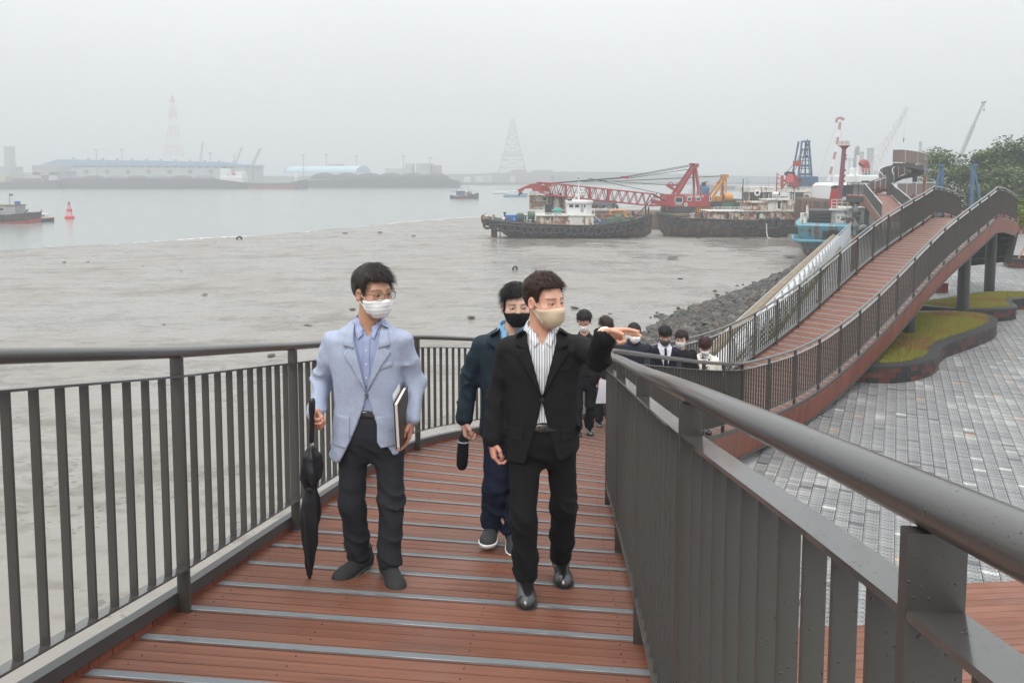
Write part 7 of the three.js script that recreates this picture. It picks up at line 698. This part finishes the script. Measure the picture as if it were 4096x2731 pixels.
  const jack = U.open ? (x, y, z) => max(jack0(x, y, z), -max(abs(x - (U.xc || 0)) - wedge(x, y), -z - 0.0)) : U.neckV ? (x, y, z) => max(jack0(x, y, z), -max(abs(x - (U.xc || 0)) - max(0, (y - U.neckV)) * 0.5, -z)) : jack0;
  const jm = U.mat; const jk = obj(U.name || 'jacket', uvm(net(jack, [-xs - 0.02, 0.42, -0.34], [xs + 0.02, T0[0][0] + 0.03, 0.6], ch)), jm, g);
  if (U.open || U.neckV) { const shF = (x, y, z) => { let d = max(loft(T0.map((r) => [r[0] + 0.004, r[1] - (r[1] > 0.08 ? 0.020 : 0.002), r[2] - (r[2] > 0.07 ? 0.018 : 0.002), r[3], r[4]]))(x, y, z), 0.80 - y); if (abs(d) < 0.04) d += fold(x, y, z, 0.007, 9, 12); if (o.openNeck) d = max(d, -max(abs(x - (U.xc || 0) - 0.002) - max(0, y - (T0[0][0] - 0.085)) * 0.55, -z)); return d; }; obj('shirt', uvm(net(shF, [-0.24, 0.78, -0.2], [0.24, T0[0][0] + 0.02, 0.24], ch)), o.shirt.mat, g); o.shF = shF; }
  o.jack0 = jack0; o.g = g; o.jk = jk; o.fromH = fromH; o.trF = trF;
  // collar ring of the shirt or jacket
  if (o.collar) { const c = o.collar, y = T0[0][0], n = 30, pos = [], idx = [], dl = c.gap ?? 0.35; for (let i = 0; i <= n; i++) { const p = dl + (2 * PI - 2 * dl) * i / n, fr = 0.5 + 0.5 * cos(p); for (const [rr, yy] of [[c.r, -0.03], [c.r - 0.005, c.h], [c.r + 0.003, c.h + 0.003], [c.r + 0.021, -0.018]]) pos.push((c.x || 0) + sin(p) * rr * 1.04, y + yy - (c.dip ?? 0.05) * fr * fr, (c.z || 0) + cos(p) * rr); }
    for (let i = 0; i < n; i++) for (let j = 0; j < 4; j++) { const a = i * 4 + j, b = i * 4 + (j + 1) % 4; idx.push(a, b, a + 4, b, b + 4, a + 4); } const q = new THREE.BufferGeometry(); q.setAttribute('position', new THREE.Float32BufferAttribute(pos, 3)); q.setIndex(idx); q.computeVertexNormals(); obj('collar', uvm(q), c.mat, g);
    if (c.points) for (const s of [1, -1]) obj('collar_point', patch(o.shF || jack0, [[0.006, y - 0.056], [0.044, y - 0.004], [0.064, y - 0.022], [0.042, y - 0.088]].map(([px, py]) => [(c.x || 0) + s * px, py]), 0.012, 0.006), c.mat, g); }
  return o;
}
const mir = (P, xc = 0) => P.map(([x, y]) => [2 * xc - x, y]);
function suitFront(o, c) {                                      // lapels, pockets, buttons laid on a jacket
  const f = o.jack0, m = o.top.mat, { btn, xc = 0, lap = 0.24 } = o.top, yT = o.torso[0][0], e = (y) => xc + lap * (y - btn);
  for (const s of [1, -1]) { const X = (P) => P.map(([x, y]) => [xc + s * (x - xc), y]);
    obj('lapel', patch(f, X([[e(btn + 0.02) - 0.004, btn + 0.015], [e(btn + 0.16) + 0.028, btn + 0.13], [e(btn + 0.24) + 0.066, btn + 0.215], [e(btn + 0.252) + 0.036, btn + 0.238], [e(yT - 0.045) - 0.002, yT - 0.05]]), 0.009, 0.008), m, o.jk);
    obj('jacket_collar', patch(f, X([[e(btn + 0.250) + 0.004, btn + 0.238], [e(btn + 0.255) + 0.060, btn + 0.252], [0.118, yT - 0.028], [0.088, yT - 0.010], [e(yT - 0.045) - 0.006, yT - 0.030]]), 0.012, 0.010), m, o.jk);
    if (c.flaps) obj('pocket_flap', patch(f, X([[0.085, c.py], [0.182, c.py + 0.006], [0.184, c.py - 0.045], [0.175, c.py - 0.05], [0.095, c.py - 0.055], [0.086, c.py - 0.048]]), 0.006, 0.005), m, o.jk); }
  obj('breast_pocket', patch(f, [[0.07, btn + 0.125], [0.145, btn + 0.142], [0.146, btn + 0.165], [0.071, btn + 0.148]], 0.004, 0.004), m, o.jk);
  let z = 0.4; while (f(xc, btn, z) > 0.001 && z > 0) z -= 0.001; const b = rod(V3(xc, btn, z - 0.002), V3(xc, btn, z + 0.006), 0.0095, 0.0085, 14); obj('button', b, c.btnMat, o.jk);
}
const leather = phys({ color: lin(0.012, 0.012, 0.013), roughness: 0.28, clearcoat: 0.8, clearcoatRoughness: 0.08 }), boot = std({ color: lin(0.02, 0.02, 0.021), roughness: 0.8, bumpMap: rep(T.mott, 0.1), bumpScale: 0.002 }), whiteSole = std({ color: lin(0.72, 0.72, 0.70), roughness: 0.6 });
const hornBtn = std({ color: lin(0.10, 0.12, 0.12), roughness: 0.35 }), pearl = std({ color: lin(0.7, 0.68, 0.64), roughness: 0.3 });
const std_torso = (t, w = 1, dp = 1) => [[t, 0.062, 0.060, 0, -0.012], [t - 0.026, 0.105, 0.078, 0, -0.01], [t - 0.060, 0.158, 0.095], [t - 0.105, 0.192, 0.110], [t - 0.19, 0.194, 0.124], [t - 0.32, 0.184, 0.128], [t - 0.44, 0.180, 0.130], [t - 0.58, 0.192, 0.138], [t - 0.75, 0.202, 0.145]].map((r, i) => [r[0], r[1] * (i > 1 ? w : 1), r[2] * (i > 1 ? dp : 1), r[3], r[4]]);
// man in the pale blue blazer
const blue = person({ near: true, openNeck: true, s: 0.98, seed: 4, x: -0.75, d: 3.78, label: 'man in pale blue linen blazer and dark trousers wearing a white mask and glasses',
  head: { c: [0.040, 1.528, 0.03], yaw: 0.78, pitch: 0.04, k: 1.08 }, neck: [0.0, 1.27, -0.01], skin: [0.47, 0.25, 0.165], eye: 0.9, torso: std_torso(1.385, 0.99, 1.0),
  arms: [{ s: [-0.178, 1.262, -0.01], e: [-0.262, 1.035, -0.06], w: [-0.252, 0.905, 0.10], hand: { f: [0.10, -0.28, 1], p: [1, 0.1, 0.1], t: 1, curl: [0.9, 1.15, 1.15, 1.2, 1.25] } }, { s: [0.178, 1.262, -0.01], e: [0.240, 1.03, -0.07], w: [0.230, 0.850, 0.03], hand: { f: [-0.12, -1, 0.15], p: [-1, 0.1, 0.2], t: -1, curl: [0.4, 0.35, 0.4, 0.42, 0.5] } }],
  legs: [{ h: [-0.075, 0.80, 0], k: [-0.088, 0.415, 0.035], a: [-0.060, 0.090, 0.0], yaw: -0.55, pitch: 0 }, { h: [0.098, 0.80, 0], k: [0.125, 0.425, 0.05], a: [0.120, 0.105, 0.09], yaw: 0.42, pitch: 0.05 }],
  hair: { color: [0.022, 0.017, 0.015], vol: 0.022, side: 0.45, line: 0.066, fringe: 0.3, part: -0.4, len: 0.034, lift: 0.22, sweep: [0.6, 0.3, 1] }, mask: { c: [0.80, 0.80, 0.80], pleat: true }, glasses: true,
  trousers: { c: [0.026, 0.028, 0.034], top: 0.93, leg: 1.0, rough: 0.75 }, shoes: { mat: boot, sole: 0.026, k: 1.06, soleMat: std({ color: lin(0.07, 0.068, 0.065), roughness: 0.85 }) },
  top: { open: true, btn: 1.015, xc: 0.018, lap: 0.235, cutB: 0.26, hem: (x) => 0.665 + (x > 0 ? 0.03 : -0.01) + (abs(x) < 0.14 ? 0.02 * (1 - abs(x) / 0.14) : 0), mat: cloth([0.44, 0.495, 0.63], 'linen', 0.9), r: 0.99, fold: 0.012, crease: 1.2, cuff: 0.046 },
  shirt: { mat: cloth([0.34, 0.39, 0.57], 'plain') }, collar: { r: 0.069, h: 0.022, dip: 0.055, z: 0.0, x: 0.012, points: true, mat: cloth([0.36, 0.41, 0.60], 'plain') } });
suitFront(blue, { btnMat: hornBtn });
{ const f = blue.jack0, m = blue.top.mat; for (const s of [1, -1]) obj('patch_pocket', patch(f, [[0.07, 0.90], [0.175, 0.905], [0.185, 0.78], [0.17, 0.745], [0.09, 0.74], [0.072, 0.77]].map(([x, y]) => [s * x, y]), 0.005, 0.005), m, blue.jk);
  obj('placket', patch(blue.shF, [[0.0, 1.05], [0.032, 1.05], [0.032, 1.30], [0.0, 1.30]], 0.004, 0.004), blue.shirt.mat, blue.g); for (const y of [1.10, 1.17, 1.24]) { let z = 0.3; while (blue.shF(0.016, y, z) > 0.001 && z > 0) z -= 0.001; obj('shirt_button', rod(V3(0.016, y, z), V3(0.016, y, z + 0.007), 0.0055, 0.005, 10), pearl, blue.g); }
  obj('belt', patch(blue.trF, [[-0.11, 0.925], [-0.11, 0.893], [0.13, 0.893], [0.13, 0.925]], 0.006, 0.006), leather, blue.g); }
// man in the black suit, pointing
const suit = person({ near: true, openNeck: true, handK: 0.9, seed: 9, x: 0.150, d: 3.60, s: 0.995, label: 'man in black suit and striped shirt pointing to one side, wearing a beige mask',
  head: { c: [0.008, 1.470, 0.03], yaw: 0.72, pitch: 0.02, k: 1.04 }, neck: [-0.01, 1.23, -0.01], skin: [0.58, 0.315, 0.225], eye: 0.75, torso: std_torso(1.345, 0.965, 1.0),
  arms: [{ s: [-0.170, 1.228, -0.01], e: [-0.222, 0.985, -0.04], w: [-0.245, 0.775, 0.03], hand: { f: [0.02, -1, 0.10], p: [1, 0, -0.3], t: 1, curl: [0.5, 0.7, 0.75, 0.8, 0.85] } }, { s: [0.180, 1.235, 0.0], e: [0.252, 1.238, 0.22], w: [0.262, 1.385, 0.385], hand: { f: [0.92, 0.10, 0.36], p: [-0.2, -0.50, 0.80], t: -1, curl: [0.55, 0.14, 0.17, 1.30, 1.40] } }],
  legs: [{ h: [-0.085, 0.78, 0], k: [-0.092, 0.405, 0.10], a: [-0.085, 0.115, 0.10], yaw: 0.02, pitch: 0.0 }, { h: [0.095, 0.78, -0.01], k: [0.112, 0.425, -0.03], a: [0.112, 0.044, -0.20], yaw: 0.05, pitch: 0.0 }],
  hair: { color: [0.026, 0.011, 0.008], vol: 0.020, side: 0.08, line: 0.074, len: 0.022, lift: 0.14, sweep: [0.4, 0.5, 1] }, mask: { c: [0.60, 0.475, 0.335], loop: [0.72, 0.62, 0.5], top: 0.0, cut: -0.006 },
  trousers: { c: [0.010, 0.010, 0.011], top: 0.90, leg: 0.96, rough: 0.8, w: 0.92 }, shoes: { mat: leather, k: 1.02, soleMat: M.dark },
  top: { open: true, btn: 1.012, xc: -0.006, lap: 0.26, cutB: 0.17, hem: (x) => 0.685 + (x > 0 ? 0.055 * sst(0, 0.2, x) : 0), mat: cloth([0.0125, 0.0122, 0.0125], 'plain', 0.82), r: 0.98, fold: 0.009, crease: 1.0, cuff: 0.048 },
  shirt: { mat: cloth([1, 1, 1], 'stripe', 0.75) }, collar: { r: 0.070, h: 0.022, dip: 0.055, x: -0.004, points: true, mat: cloth([1, 1, 1], 'stripe', 0.75) } });
suitFront(suit, { btnMat: std({ color: lin(0.03, 0.03, 0.03), roughness: 0.3 }), flaps: true, py: 0.86 });
{ obj('belt', patch(suit.trF, [[-0.11, 0.885], [-0.11, 0.853], [0.11, 0.853], [0.11, 0.885]], 0.007, 0.006), leather, suit.g); obj('belt_buckle', patch(suit.trF, [[-0.024, 0.888], [-0.024, 0.850], [0.022, 0.850], [0.022, 0.888]], 0.011, 0.005), std({ color: lin(0.05, 0.045, 0.04), roughness: 0.25, metalness: 0.7 }), suit.g);
  obj('placket', patch(suit.shF, [[-0.02, 1.03], [0.012, 1.03], [0.012, 1.27], [-0.02, 1.27]], 0.004, 0.004), suit.shirt.mat, suit.g);
  const w = V3(0.262, 1.385, 0.385), e = V3(0.252, 1.238, 0.22), q = w.clone().lerp(e, 0.20), q2 = w.clone().lerp(e, 0.055), q3 = w.clone().lerp(e, 0.03), q4 = w.clone().lerp(e, 0.03); obj('shirt_cuff', rod(q, q2, 0.041, 0.040, 20), cloth([0.7, 0.7, 0.72], 'plain'), suit.g); obj('wrist_watch', rod(q3, q3.clone().add(w.clone().sub(e).normalize().multiplyScalar(0.016)), 0.033, 0.033, 20), std({ color: lin(0.75, 0.75, 0.73), roughness: 0.3, metalness: 0.5 }), suit.g); }
// man in the dark teal parka, half hidden behind the suit
const parka = person({ near: true, openNeck: true, s: 0.985, seed: 14, x: -0.055, d: 4.42, label: 'man in dark teal jacket and light blue shirt wearing a black mask',
  head: { c: [0.083, 1.488, 0.03], yaw: 0.10, pitch: 0.04, k: 1.05 }, neck: [0.06, 1.25, -0.01], skin: [0.58, 0.36, 0.27], eye: 0.8, torso: std_torso(1.36, 1.0, 1.04).map((r) => [r[0], r[1], r[2], (r[3] || 0) + 0.05, r[4]]),
  arms: [{ s: [-0.128, 1.238, -0.02], e: [-0.215, 1.0, -0.04], w: [-0.235, 0.785, 0.05], hand: { f: [0.0, -1, 0.1], p: [1, 0, -0.2], t: 1, curl: [0.6, 0.9, 0.95, 1.0, 1.0] } }, { s: [0.232, 1.238, -0.02], e: [0.285, 1.0, -0.05], w: [0.27, 0.79, 0.03], hand: { f: [0, -1, 0.1], p: [-1, 0, -0.2], t: -1, curl: [0.5, 0.7, 0.75, 0.8, 0.8] } }],
  legs: [{ h: [-0.035, 0.78, 0], k: [-0.05, 0.40, 0.08], a: [-0.075, 0.125, 0.06], yaw: -0.12, pitch: -0.1 }, { h: [0.135, 0.78, 0], k: [0.115, 0.41, 0.05], a: [0.060, 0.105, 0.09], yaw: 0.1, pitch: 0 }],
  hair: { color: [0.009, 0.008, 0.008], vol: 0.018, side: 0.2, line: 0.066, part: 0.9, len: 0.034, lift: 0.08, sweep: [-1, 0.2, 0.5] }, mask: { c: [0.012, 0.012, 0.013], pleat: true, top: 0.004 },
  trousers: { c: [0.012, 0.016, 0.034], top: 0.90, leg: 1.06 }, shoes: { mat: std({ color: lin(0.03, 0.03, 0.032), roughness: 0.8 }), soleMat: whiteSole, sole: 0.028, k: 1.05 },
  top: { open: true, btn: 0.30, xc: 0.05, lap: 0.085, cutB: 0.3, hem: () => 0.69, mat: cloth([0.012, 0.022, 0.034], 'plain', 0.62), r: 1.06, fold: 0.014, crease: 1.4, cuff: 0.048 },
  shirt: { mat: cloth([0.23, 0.43, 0.64], 'plain') }, collar: { r: 0.070, h: 0.024, dip: 0.05, x: 0.055, points: true, mat: cloth([0.23, 0.43, 0.64], 'plain') } });
obj('shirt_tail', uvm(net((x, y, z) => max(loft([[0.95, 0.155, 0.118, 0.05], [0.66, 0.165, 0.128, 0.05]])(x, y, z), 0.70 - y) + 0.006 * (n3(x * 14 + 5, y * 9 + 5, z * 14 + 5, 4) - 0.5), [-0.2, 0.66, -0.2], [0.3, 0.97, 0.2], 0.011)), parka.shirt.mat, parka.g);
for (const s of [1, -1]) obj('jacket_collar', patch(parka.jack0, [[0.045, 1.17], [0.105, 1.25], [0.150, 1.285], [0.115, 1.335], [0.068, 1.352]].map(([x, y]) => [0.05 + s * x, y]), 0.022, 0.016), parka.top.mat, parka.jk);
// the group lower down
const simple = (o) => person({ seed: 20 + o.x * 7 | 0, shoes: { mat: leather }, skin: [0.55, 0.33, 0.24], neck: [0, 1.26, -0.01], torso: std_torso(o.th || 1.37, o.w || 1, o.dp || 1), legs: [{ h: [-0.085, 0.79, 0], k: [-0.09, 0.42, 0.08], a: [-0.09, 0.12, 0.06] }, { h: [0.085, 0.79, 0], k: [0.09, 0.42, 0], a: [0.09, 0.075, -0.14] }], arms: [{ s: [-0.180, 1.248, -0.01], e: [-0.235, 1.02, -0.04], w: [-0.23, 0.80, 0.04], hand: { f: [0, -1, 0.1], p: [1, 0, -0.2], t: 1, curl: [0.5, 0.7, 0.75, 0.8, 0.8] } }, { s: [0.180, 1.248, -0.01], e: [0.235, 1.02, -0.04], w: [0.23, 0.80, 0.04], hand: { f: [0, -1, 0.1], p: [-1, 0, -0.2], t: -1, curl: [0.5, 0.7, 0.75, 0.8, 0.8] } }], ...o });
const blackC = cloth([0.010, 0.0105, 0.012], 'plain', 0.8), navyC = cloth([0.012, 0.014, 0.026], 'plain', 0.7);
const dman = simple({ x: 0.95, d: 9.6, label: 'man in black shirt and trousers looking down, wearing a white mask, carrying a sheet', head: { c: [-0.005, 1.545, 0.03], yaw: -0.22, pitch: 0.40, k: 1.05 }, hair: { color: [0.011, 0.009, 0.009], vol: 0.022, line: 0.062, len: 0.04, lift: 0.4 }, mask: { c: [0.78, 0.78, 0.80] }, trousers: { c: [0.011, 0.012, 0.015] }, glasses: true,
  top: { neckV: 1.28, mat: blackC, hem: () => 0.82, name: 'shirt_jacket' }, shirt: { mat: blackC }, collar: { r: 0.068, h: 0.022, mat: blackC } });
simple({ x: 1.40, d: 11.0, label: 'person with tousled brown hair half hidden behind the pointing hand', head: { c: [0, 1.55, 0.03], yaw: 0.5, pitch: 0.75, k: 1.08 }, hair: { color: [0.028, 0.016, 0.012], vol: 0.024, line: 0.055, len: 0.05, lift: 0.5 }, mask: { c: [0.75, 0.75, 0.76] }, trousers: { c: [0.02, 0.02, 0.025] }, top: { mat: cloth([0.02, 0.02, 0.024], 'plain'), hem: () => 0.75 } });
simple({ x: 1.67, d: 10.0, w: 1.08, dp: 1.12, label: 'man in navy quilted puffer jacket with a white mask', head: { c: [0, 1.475, 0.03], yaw: 0.12, pitch: 0.20, k: 1.05 }, skin: [0.46, 0.24, 0.16], th: 1.35, hair: { color: [0.012, 0.010, 0.010], vol: 0.012, line: 0.080, len: 0.02, lift: 0.2 }, mask: { c: [0.80, 0.80, 0.82], pleat: true }, trousers: { c: [0.015, 0.016, 0.022] }, top: { neckV: 1.24, quilt: true, mat: navyC, hem: () => 0.72, r: 1.15 }, shirt: { mat: navyC }, collar: { r: 0.074, h: 0.030, mat: navyC } });
const tie = simple({ x: 2.13, d: 10.2, label: 'young man in dark navy suit with white shirt, black tie and grey mask', head: { c: [0, 1.495, 0.03], yaw: -0.10, pitch: 0.28, k: 1.06 }, hair: { color: [0.007, 0.007, 0.008], vol: 0.020, line: 0.030, fringe: 0.2, len: 0.035, lift: 0.1, sweep: [0, -0.2, 1] }, mask: { c: [0.075, 0.078, 0.085] }, trousers: { c: [0.010, 0.011, 0.018] }, top: { open: true, btn: 0.98, lap: 0.27, cutB: 0.15, mat: cloth([0.009, 0.010, 0.020], 'plain', 0.75), hem: () => 0.70 }, shirt: { mat: cloth([0.62, 0.62, 0.72], 'plain') }, collar: { r: 0.069, h: 0.022, points: true, mat: cloth([0.66, 0.66, 0.75], 'plain') } });
obj('necktie', patch(tie.shF, [[-0.018, 1.325], [0.018, 1.325], [0.014, 1.295], [0.034, 1.03], [0, 0.985], [-0.034, 1.03], [-0.014, 1.295]], 0.014, 0.008), blackC, tie.g);
simple({ x: 2.58, d: 11.15, label: 'woman in black coat with wavy dark hair and a grey mask', head: { c: [0, 1.475, 0.03], yaw: -0.45, pitch: 0.12, k: 1.03 }, skin: [0.66, 0.44, 0.34], th: 1.33, hair: { color: [0.016, 0.010, 0.009], vol: 0.026, line: 0.060, long: true, part: 0.5, len: 0.05, lift: 0.3 }, mask: { c: [0.50, 0.50, 0.52] }, trousers: { c: [0.012, 0.012, 0.013] }, top: { mat: blackC, hem: () => 0.50, r: 1.08 } });
const lady = simple({ x: 3.00, d: 11.35, w: 0.95, label: 'woman in cream white jacket with short red brown hair looking down', head: { c: [-0.01, 1.410, 0.05], yaw: -0.30, pitch: 0.52, k: 1.02 }, skin: [0.58, 0.36, 0.27], th: 1.29, neck: [0, 1.19, -0.01], hair: { color: [0.030, 0.009, 0.008], vol: 0.028, line: 0.045, fringe: 0.3, len: 0.04, lift: 0.45 }, mask: { c: [0.82, 0.82, 0.84] }, trousers: { c: [0.012, 0.012, 0.014], top: 0.9 }, arms: [{ s: [-0.168, 1.175, -0.01], e: [-0.25, 0.97, -0.02], w: [-0.10, 0.86, 0.16], hand: { f: [1, -0.1, 0.4], p: [0, 0, -1], t: 1, curl: [0.6, 0.9, 0.9, 1, 1] } }, { s: [0.168, 1.175, -0.01], e: [0.25, 0.97, -0.02], w: [0.22, 0.76, 0.05], hand: { f: [0, -1, 0.1], p: [-1, 0, -0.2], t: -1, curl: [0.5, 0.7, 0.75, 0.8, 0.8] } }],
  top: { open: true, btn: 0.72, lap: 0.16, cutB: 0.3, mat: cloth([0.76, 0.72, 0.63], 'plain', 0.8), hem: () => 0.70 }, shirt: { mat: cloth([1, 1, 1], 'spots') } });
// ----- things they carry
{ // long folded umbrella of the man in blue
  const o = thing('folded_umbrella', 'long black folded umbrella held by the man in blue blazer', 'umbrella'), top = V3(-0.75 - 0.232, blue.g.position.y + 1.005, blue.g.position.z + 0.215), tip = V3(-0.75 - 0.285, blue.g.position.y - 0.02 + 0.02, blue.g.position.z + 0.14);
  const ax = tip.clone().sub(top), L = ax.length(); o.position.copy(top); o.quaternion.setFromUnitVectors(V3(0, -1, 0), ax.normalize());
  const surf = (prof, lob, tw, m, name, seg = 36, nz = 40) => { const pos = [], idx = []; const y0 = prof[0][0], y1 = prof[prof.length - 1][0]; for (let j = 0; j <= nz; j++) { const y = lerp(y0, y1, j / nz); let i = 0; while (i < prof.length - 2 && y > prof[i + 1][0]) i++; const t = (y - prof[i][0]) / (prof[i + 1][0] - prof[i][0]), r = lerp(prof[i][1], prof[i + 1][1], t * t * (3 - 2 * t)); for (let k = 0; k < seg; k++) { const a = k / seg * 2 * PI, q = r * (1 + lob * sin(5 * a + tw * y * 10) + lob * 0.6 * sin(3 * a + y * 25 + 1) + lob * 0.6 * (n3(cos(a) * 2 + 9, y * 22, sin(a) * 2 + 9, 3) - 0.5)); pos.push(cos(a) * q, -y, sin(a) * q); } } for (let j = 0; j < nz; j++) for (let k = 0; k < seg; k++) { const a = j * seg + k, b = j * seg + (k + 1) % seg; idx.push(a, b, a + seg, b, b + seg, a + seg); } const g = new THREE.BufferGeometry(); g.setAttribute('position', new THREE.Float32BufferAttribute(pos, 3)); g.setIndex(idx); g.computeVertexNormals(); return obj(name, uvm(g), m, o); };
  const k = L / 1.0, blackGloss = std({ color: lin(0.012, 0.012, 0.013), roughness: 0.25 }), nyl = std({ color: lin(0.010, 0.011, 0.014), roughness: 0.55 });
  obj('handle', lathe([[0.001, 0], [0.012, -0.003], [0.0165, -0.02], [0.0165, -0.06], [0.012, -0.10], [0.013, -0.16], [0.014, -0.19], [0.0135, -0.225], [0.001, -0.226]].map(([a, b]) => [a, b * k]), 20), blackGloss, o); obj('shaft', rod(V3(0, -0.22 * k, 0), V3(0, -0.98 * k, 0), 0.005, 0.005, 8), M.alu, o);
  surf([[0.245, 0.004], [0.252, 0.018], [0.30, 0.040], [0.36, 0.050], [0.40, 0.050], [0.445, 0.030], [0.462, 0.026]].map(([a, b]) => [a * k, b]), 0.26, 0.5, nyl, 'canopy_top'); surf([[0.455, 0.025], [0.475, 0.030], [0.53, 0.040], [0.62, 0.046], [0.72, 0.038], [0.85, 0.024], [0.93, 0.013], [0.945, 0.004]].map(([a, b]) => [a * k, b]), 0.16, 0.8, nyl, 'canopy'); obj('strap', lathe([[0.028, -0.452], [0.033, -0.456], [0.033, -0.470], [0.028, -0.474]].map(([a, b]) => [a, b * k]), 20), nyl, o); obj('tip', lathe([[0.009, -0.93], [0.0085, -0.945], [0.006, -0.995], [0.001, -1.0]].map(([a, b]) => [a, b * k]), 12), blackGloss, o);
}
{ // compact umbrella of the man in the parka
  const o = thing('compact_umbrella', 'short black folded umbrella hanging from the hand of the man in teal jacket', 'umbrella'); o.position.copy(parka.g.position).add(V3(-0.235, 0.70, 0.07)); o.rotation.z = -0.06;
  obj('canopy', lathe([[0.018, 0.0], [0.027, -0.02], [0.034, -0.07], [0.036, -0.14], [0.033, -0.20], [0.02, -0.222], [0.001, -0.225]], 18), cloth([0.010, 0.011, 0.014], 'plain', 0.6), o); obj('band', lathe([[0.0325, -0.045], [0.0345, -0.046], [0.0350, -0.053], [0.0330, -0.054]], 18), cloth([0.4, 0.42, 0.45], 'plain'), o); obj('handle', lathe([[0.001, 0.05], [0.012, 0.045], [0.014, 0.02], [0.017, 0.0]], 14), M.dark, o); obj('wrist_cord', tube([V3(0, 0.045, 0), V3(0.03, 0.02, 0.02), V3(0.045, -0.03, 0.03), V3(0.02, -0.01, 0.035)], 0.002, 5), M.dark, o);
}
{ // notebook and papers under the arm of the man in blue
  const o = thing('notebook', 'brown covered notebook with white papers under the arm of the man in blue blazer', 'notebook'); o.position.copy(blue.g.position).add(V3(0.190, 0.870, 0.10)); o.rotation.set(0.06, 1.46, 0.12);
  const sh = (w, h, t, z, m, n, x = 0, y = 0) => obj(n, cham(w, h, t, 0.003, x, y, z), m, o); sh(0.19, 0.25, 0.004, 0.011, std({ color: lin(0.05, 0.034, 0.026), roughness: 0.55 }), 'cover'); sh(0.19, 0.25, 0.004, -0.011, std({ color: lin(0.05, 0.034, 0.026), roughness: 0.55 }), 'cover'); sh(0.18, 0.24, 0.017, 0, std({ color: lin(0.75, 0.74, 0.72), roughness: 0.8 }), 'pages'); const p = new THREE.PlaneGeometry(0.13, 0.20, 8, 12), a = p.attributes.position; for (let i = 0; i < a.count; i++) a.setZ(i, -0.015 - 0.02 * (a.getX(i) / 0.2) ** 2 - 0.012 * max(0, a.getY(i) / 0.15) ** 2); p.translate(0.0, 0.06, 0); p.computeVertexNormals(); obj('loose_paper', uvm(p), std({ color: lin(0.78, 0.78, 0.80), roughness: 0.8, side: THREE.DoubleSide }), o);
}
{ const p = new THREE.PlaneGeometry(0.13, 0.32, 6, 8), a = p.attributes.position; for (let i = 0; i < a.count; i++) a.setZ(i, 0.03 * sin(a.getY(i) * 7)); p.computeVertexNormals(); const q = new THREE.BoxGeometry(0.15, 0.33, 0.002, 6, 8, 1), b = q.attributes.position; for (let i = 0; i < b.count; i++) b.setZ(i, b.getZ(i) + 0.02 * sin(b.getY(i) * 7 + 1)); q.computeVertexNormals(); const o = obj('paper_sheet', uvm(q), std({ color: lin(0.62, 0.64, 0.70), roughness: 0.8 })); o.position.copy(dman.g.position).add(V3(0.235, 0.62, 0.08)); o.rotation.set(0.1, 0.35, -0.12); tag(o, 'white sheet of paper hanging from the hand of the man in black', 'paper'); }
{ const o = thing('drink_bottle', 'small dark bottle with an orange cap held by the woman in cream jacket', 'bottle'); o.position.copy(lady.g.position).add(V3(0.0, 0.80, 0.23)); obj('bottle_body', lathe([[0.001, 0], [0.030, 0.002], [0.032, 0.02], [0.032, 0.12], [0.022, 0.15], [0.018, 0.16]], 18), std({ color: lin(0.02, 0.012, 0.01), roughness: 0.15 }), o); obj('cap', lathe([[0.021, 0.158], [0.022, 0.185], [0.018, 0.19], [0.001, 0.191]], 18), std({ color: lin(0.75, 0.12, 0.02), roughness: 0.4 }), o); }
renderer.render(scene, camera);
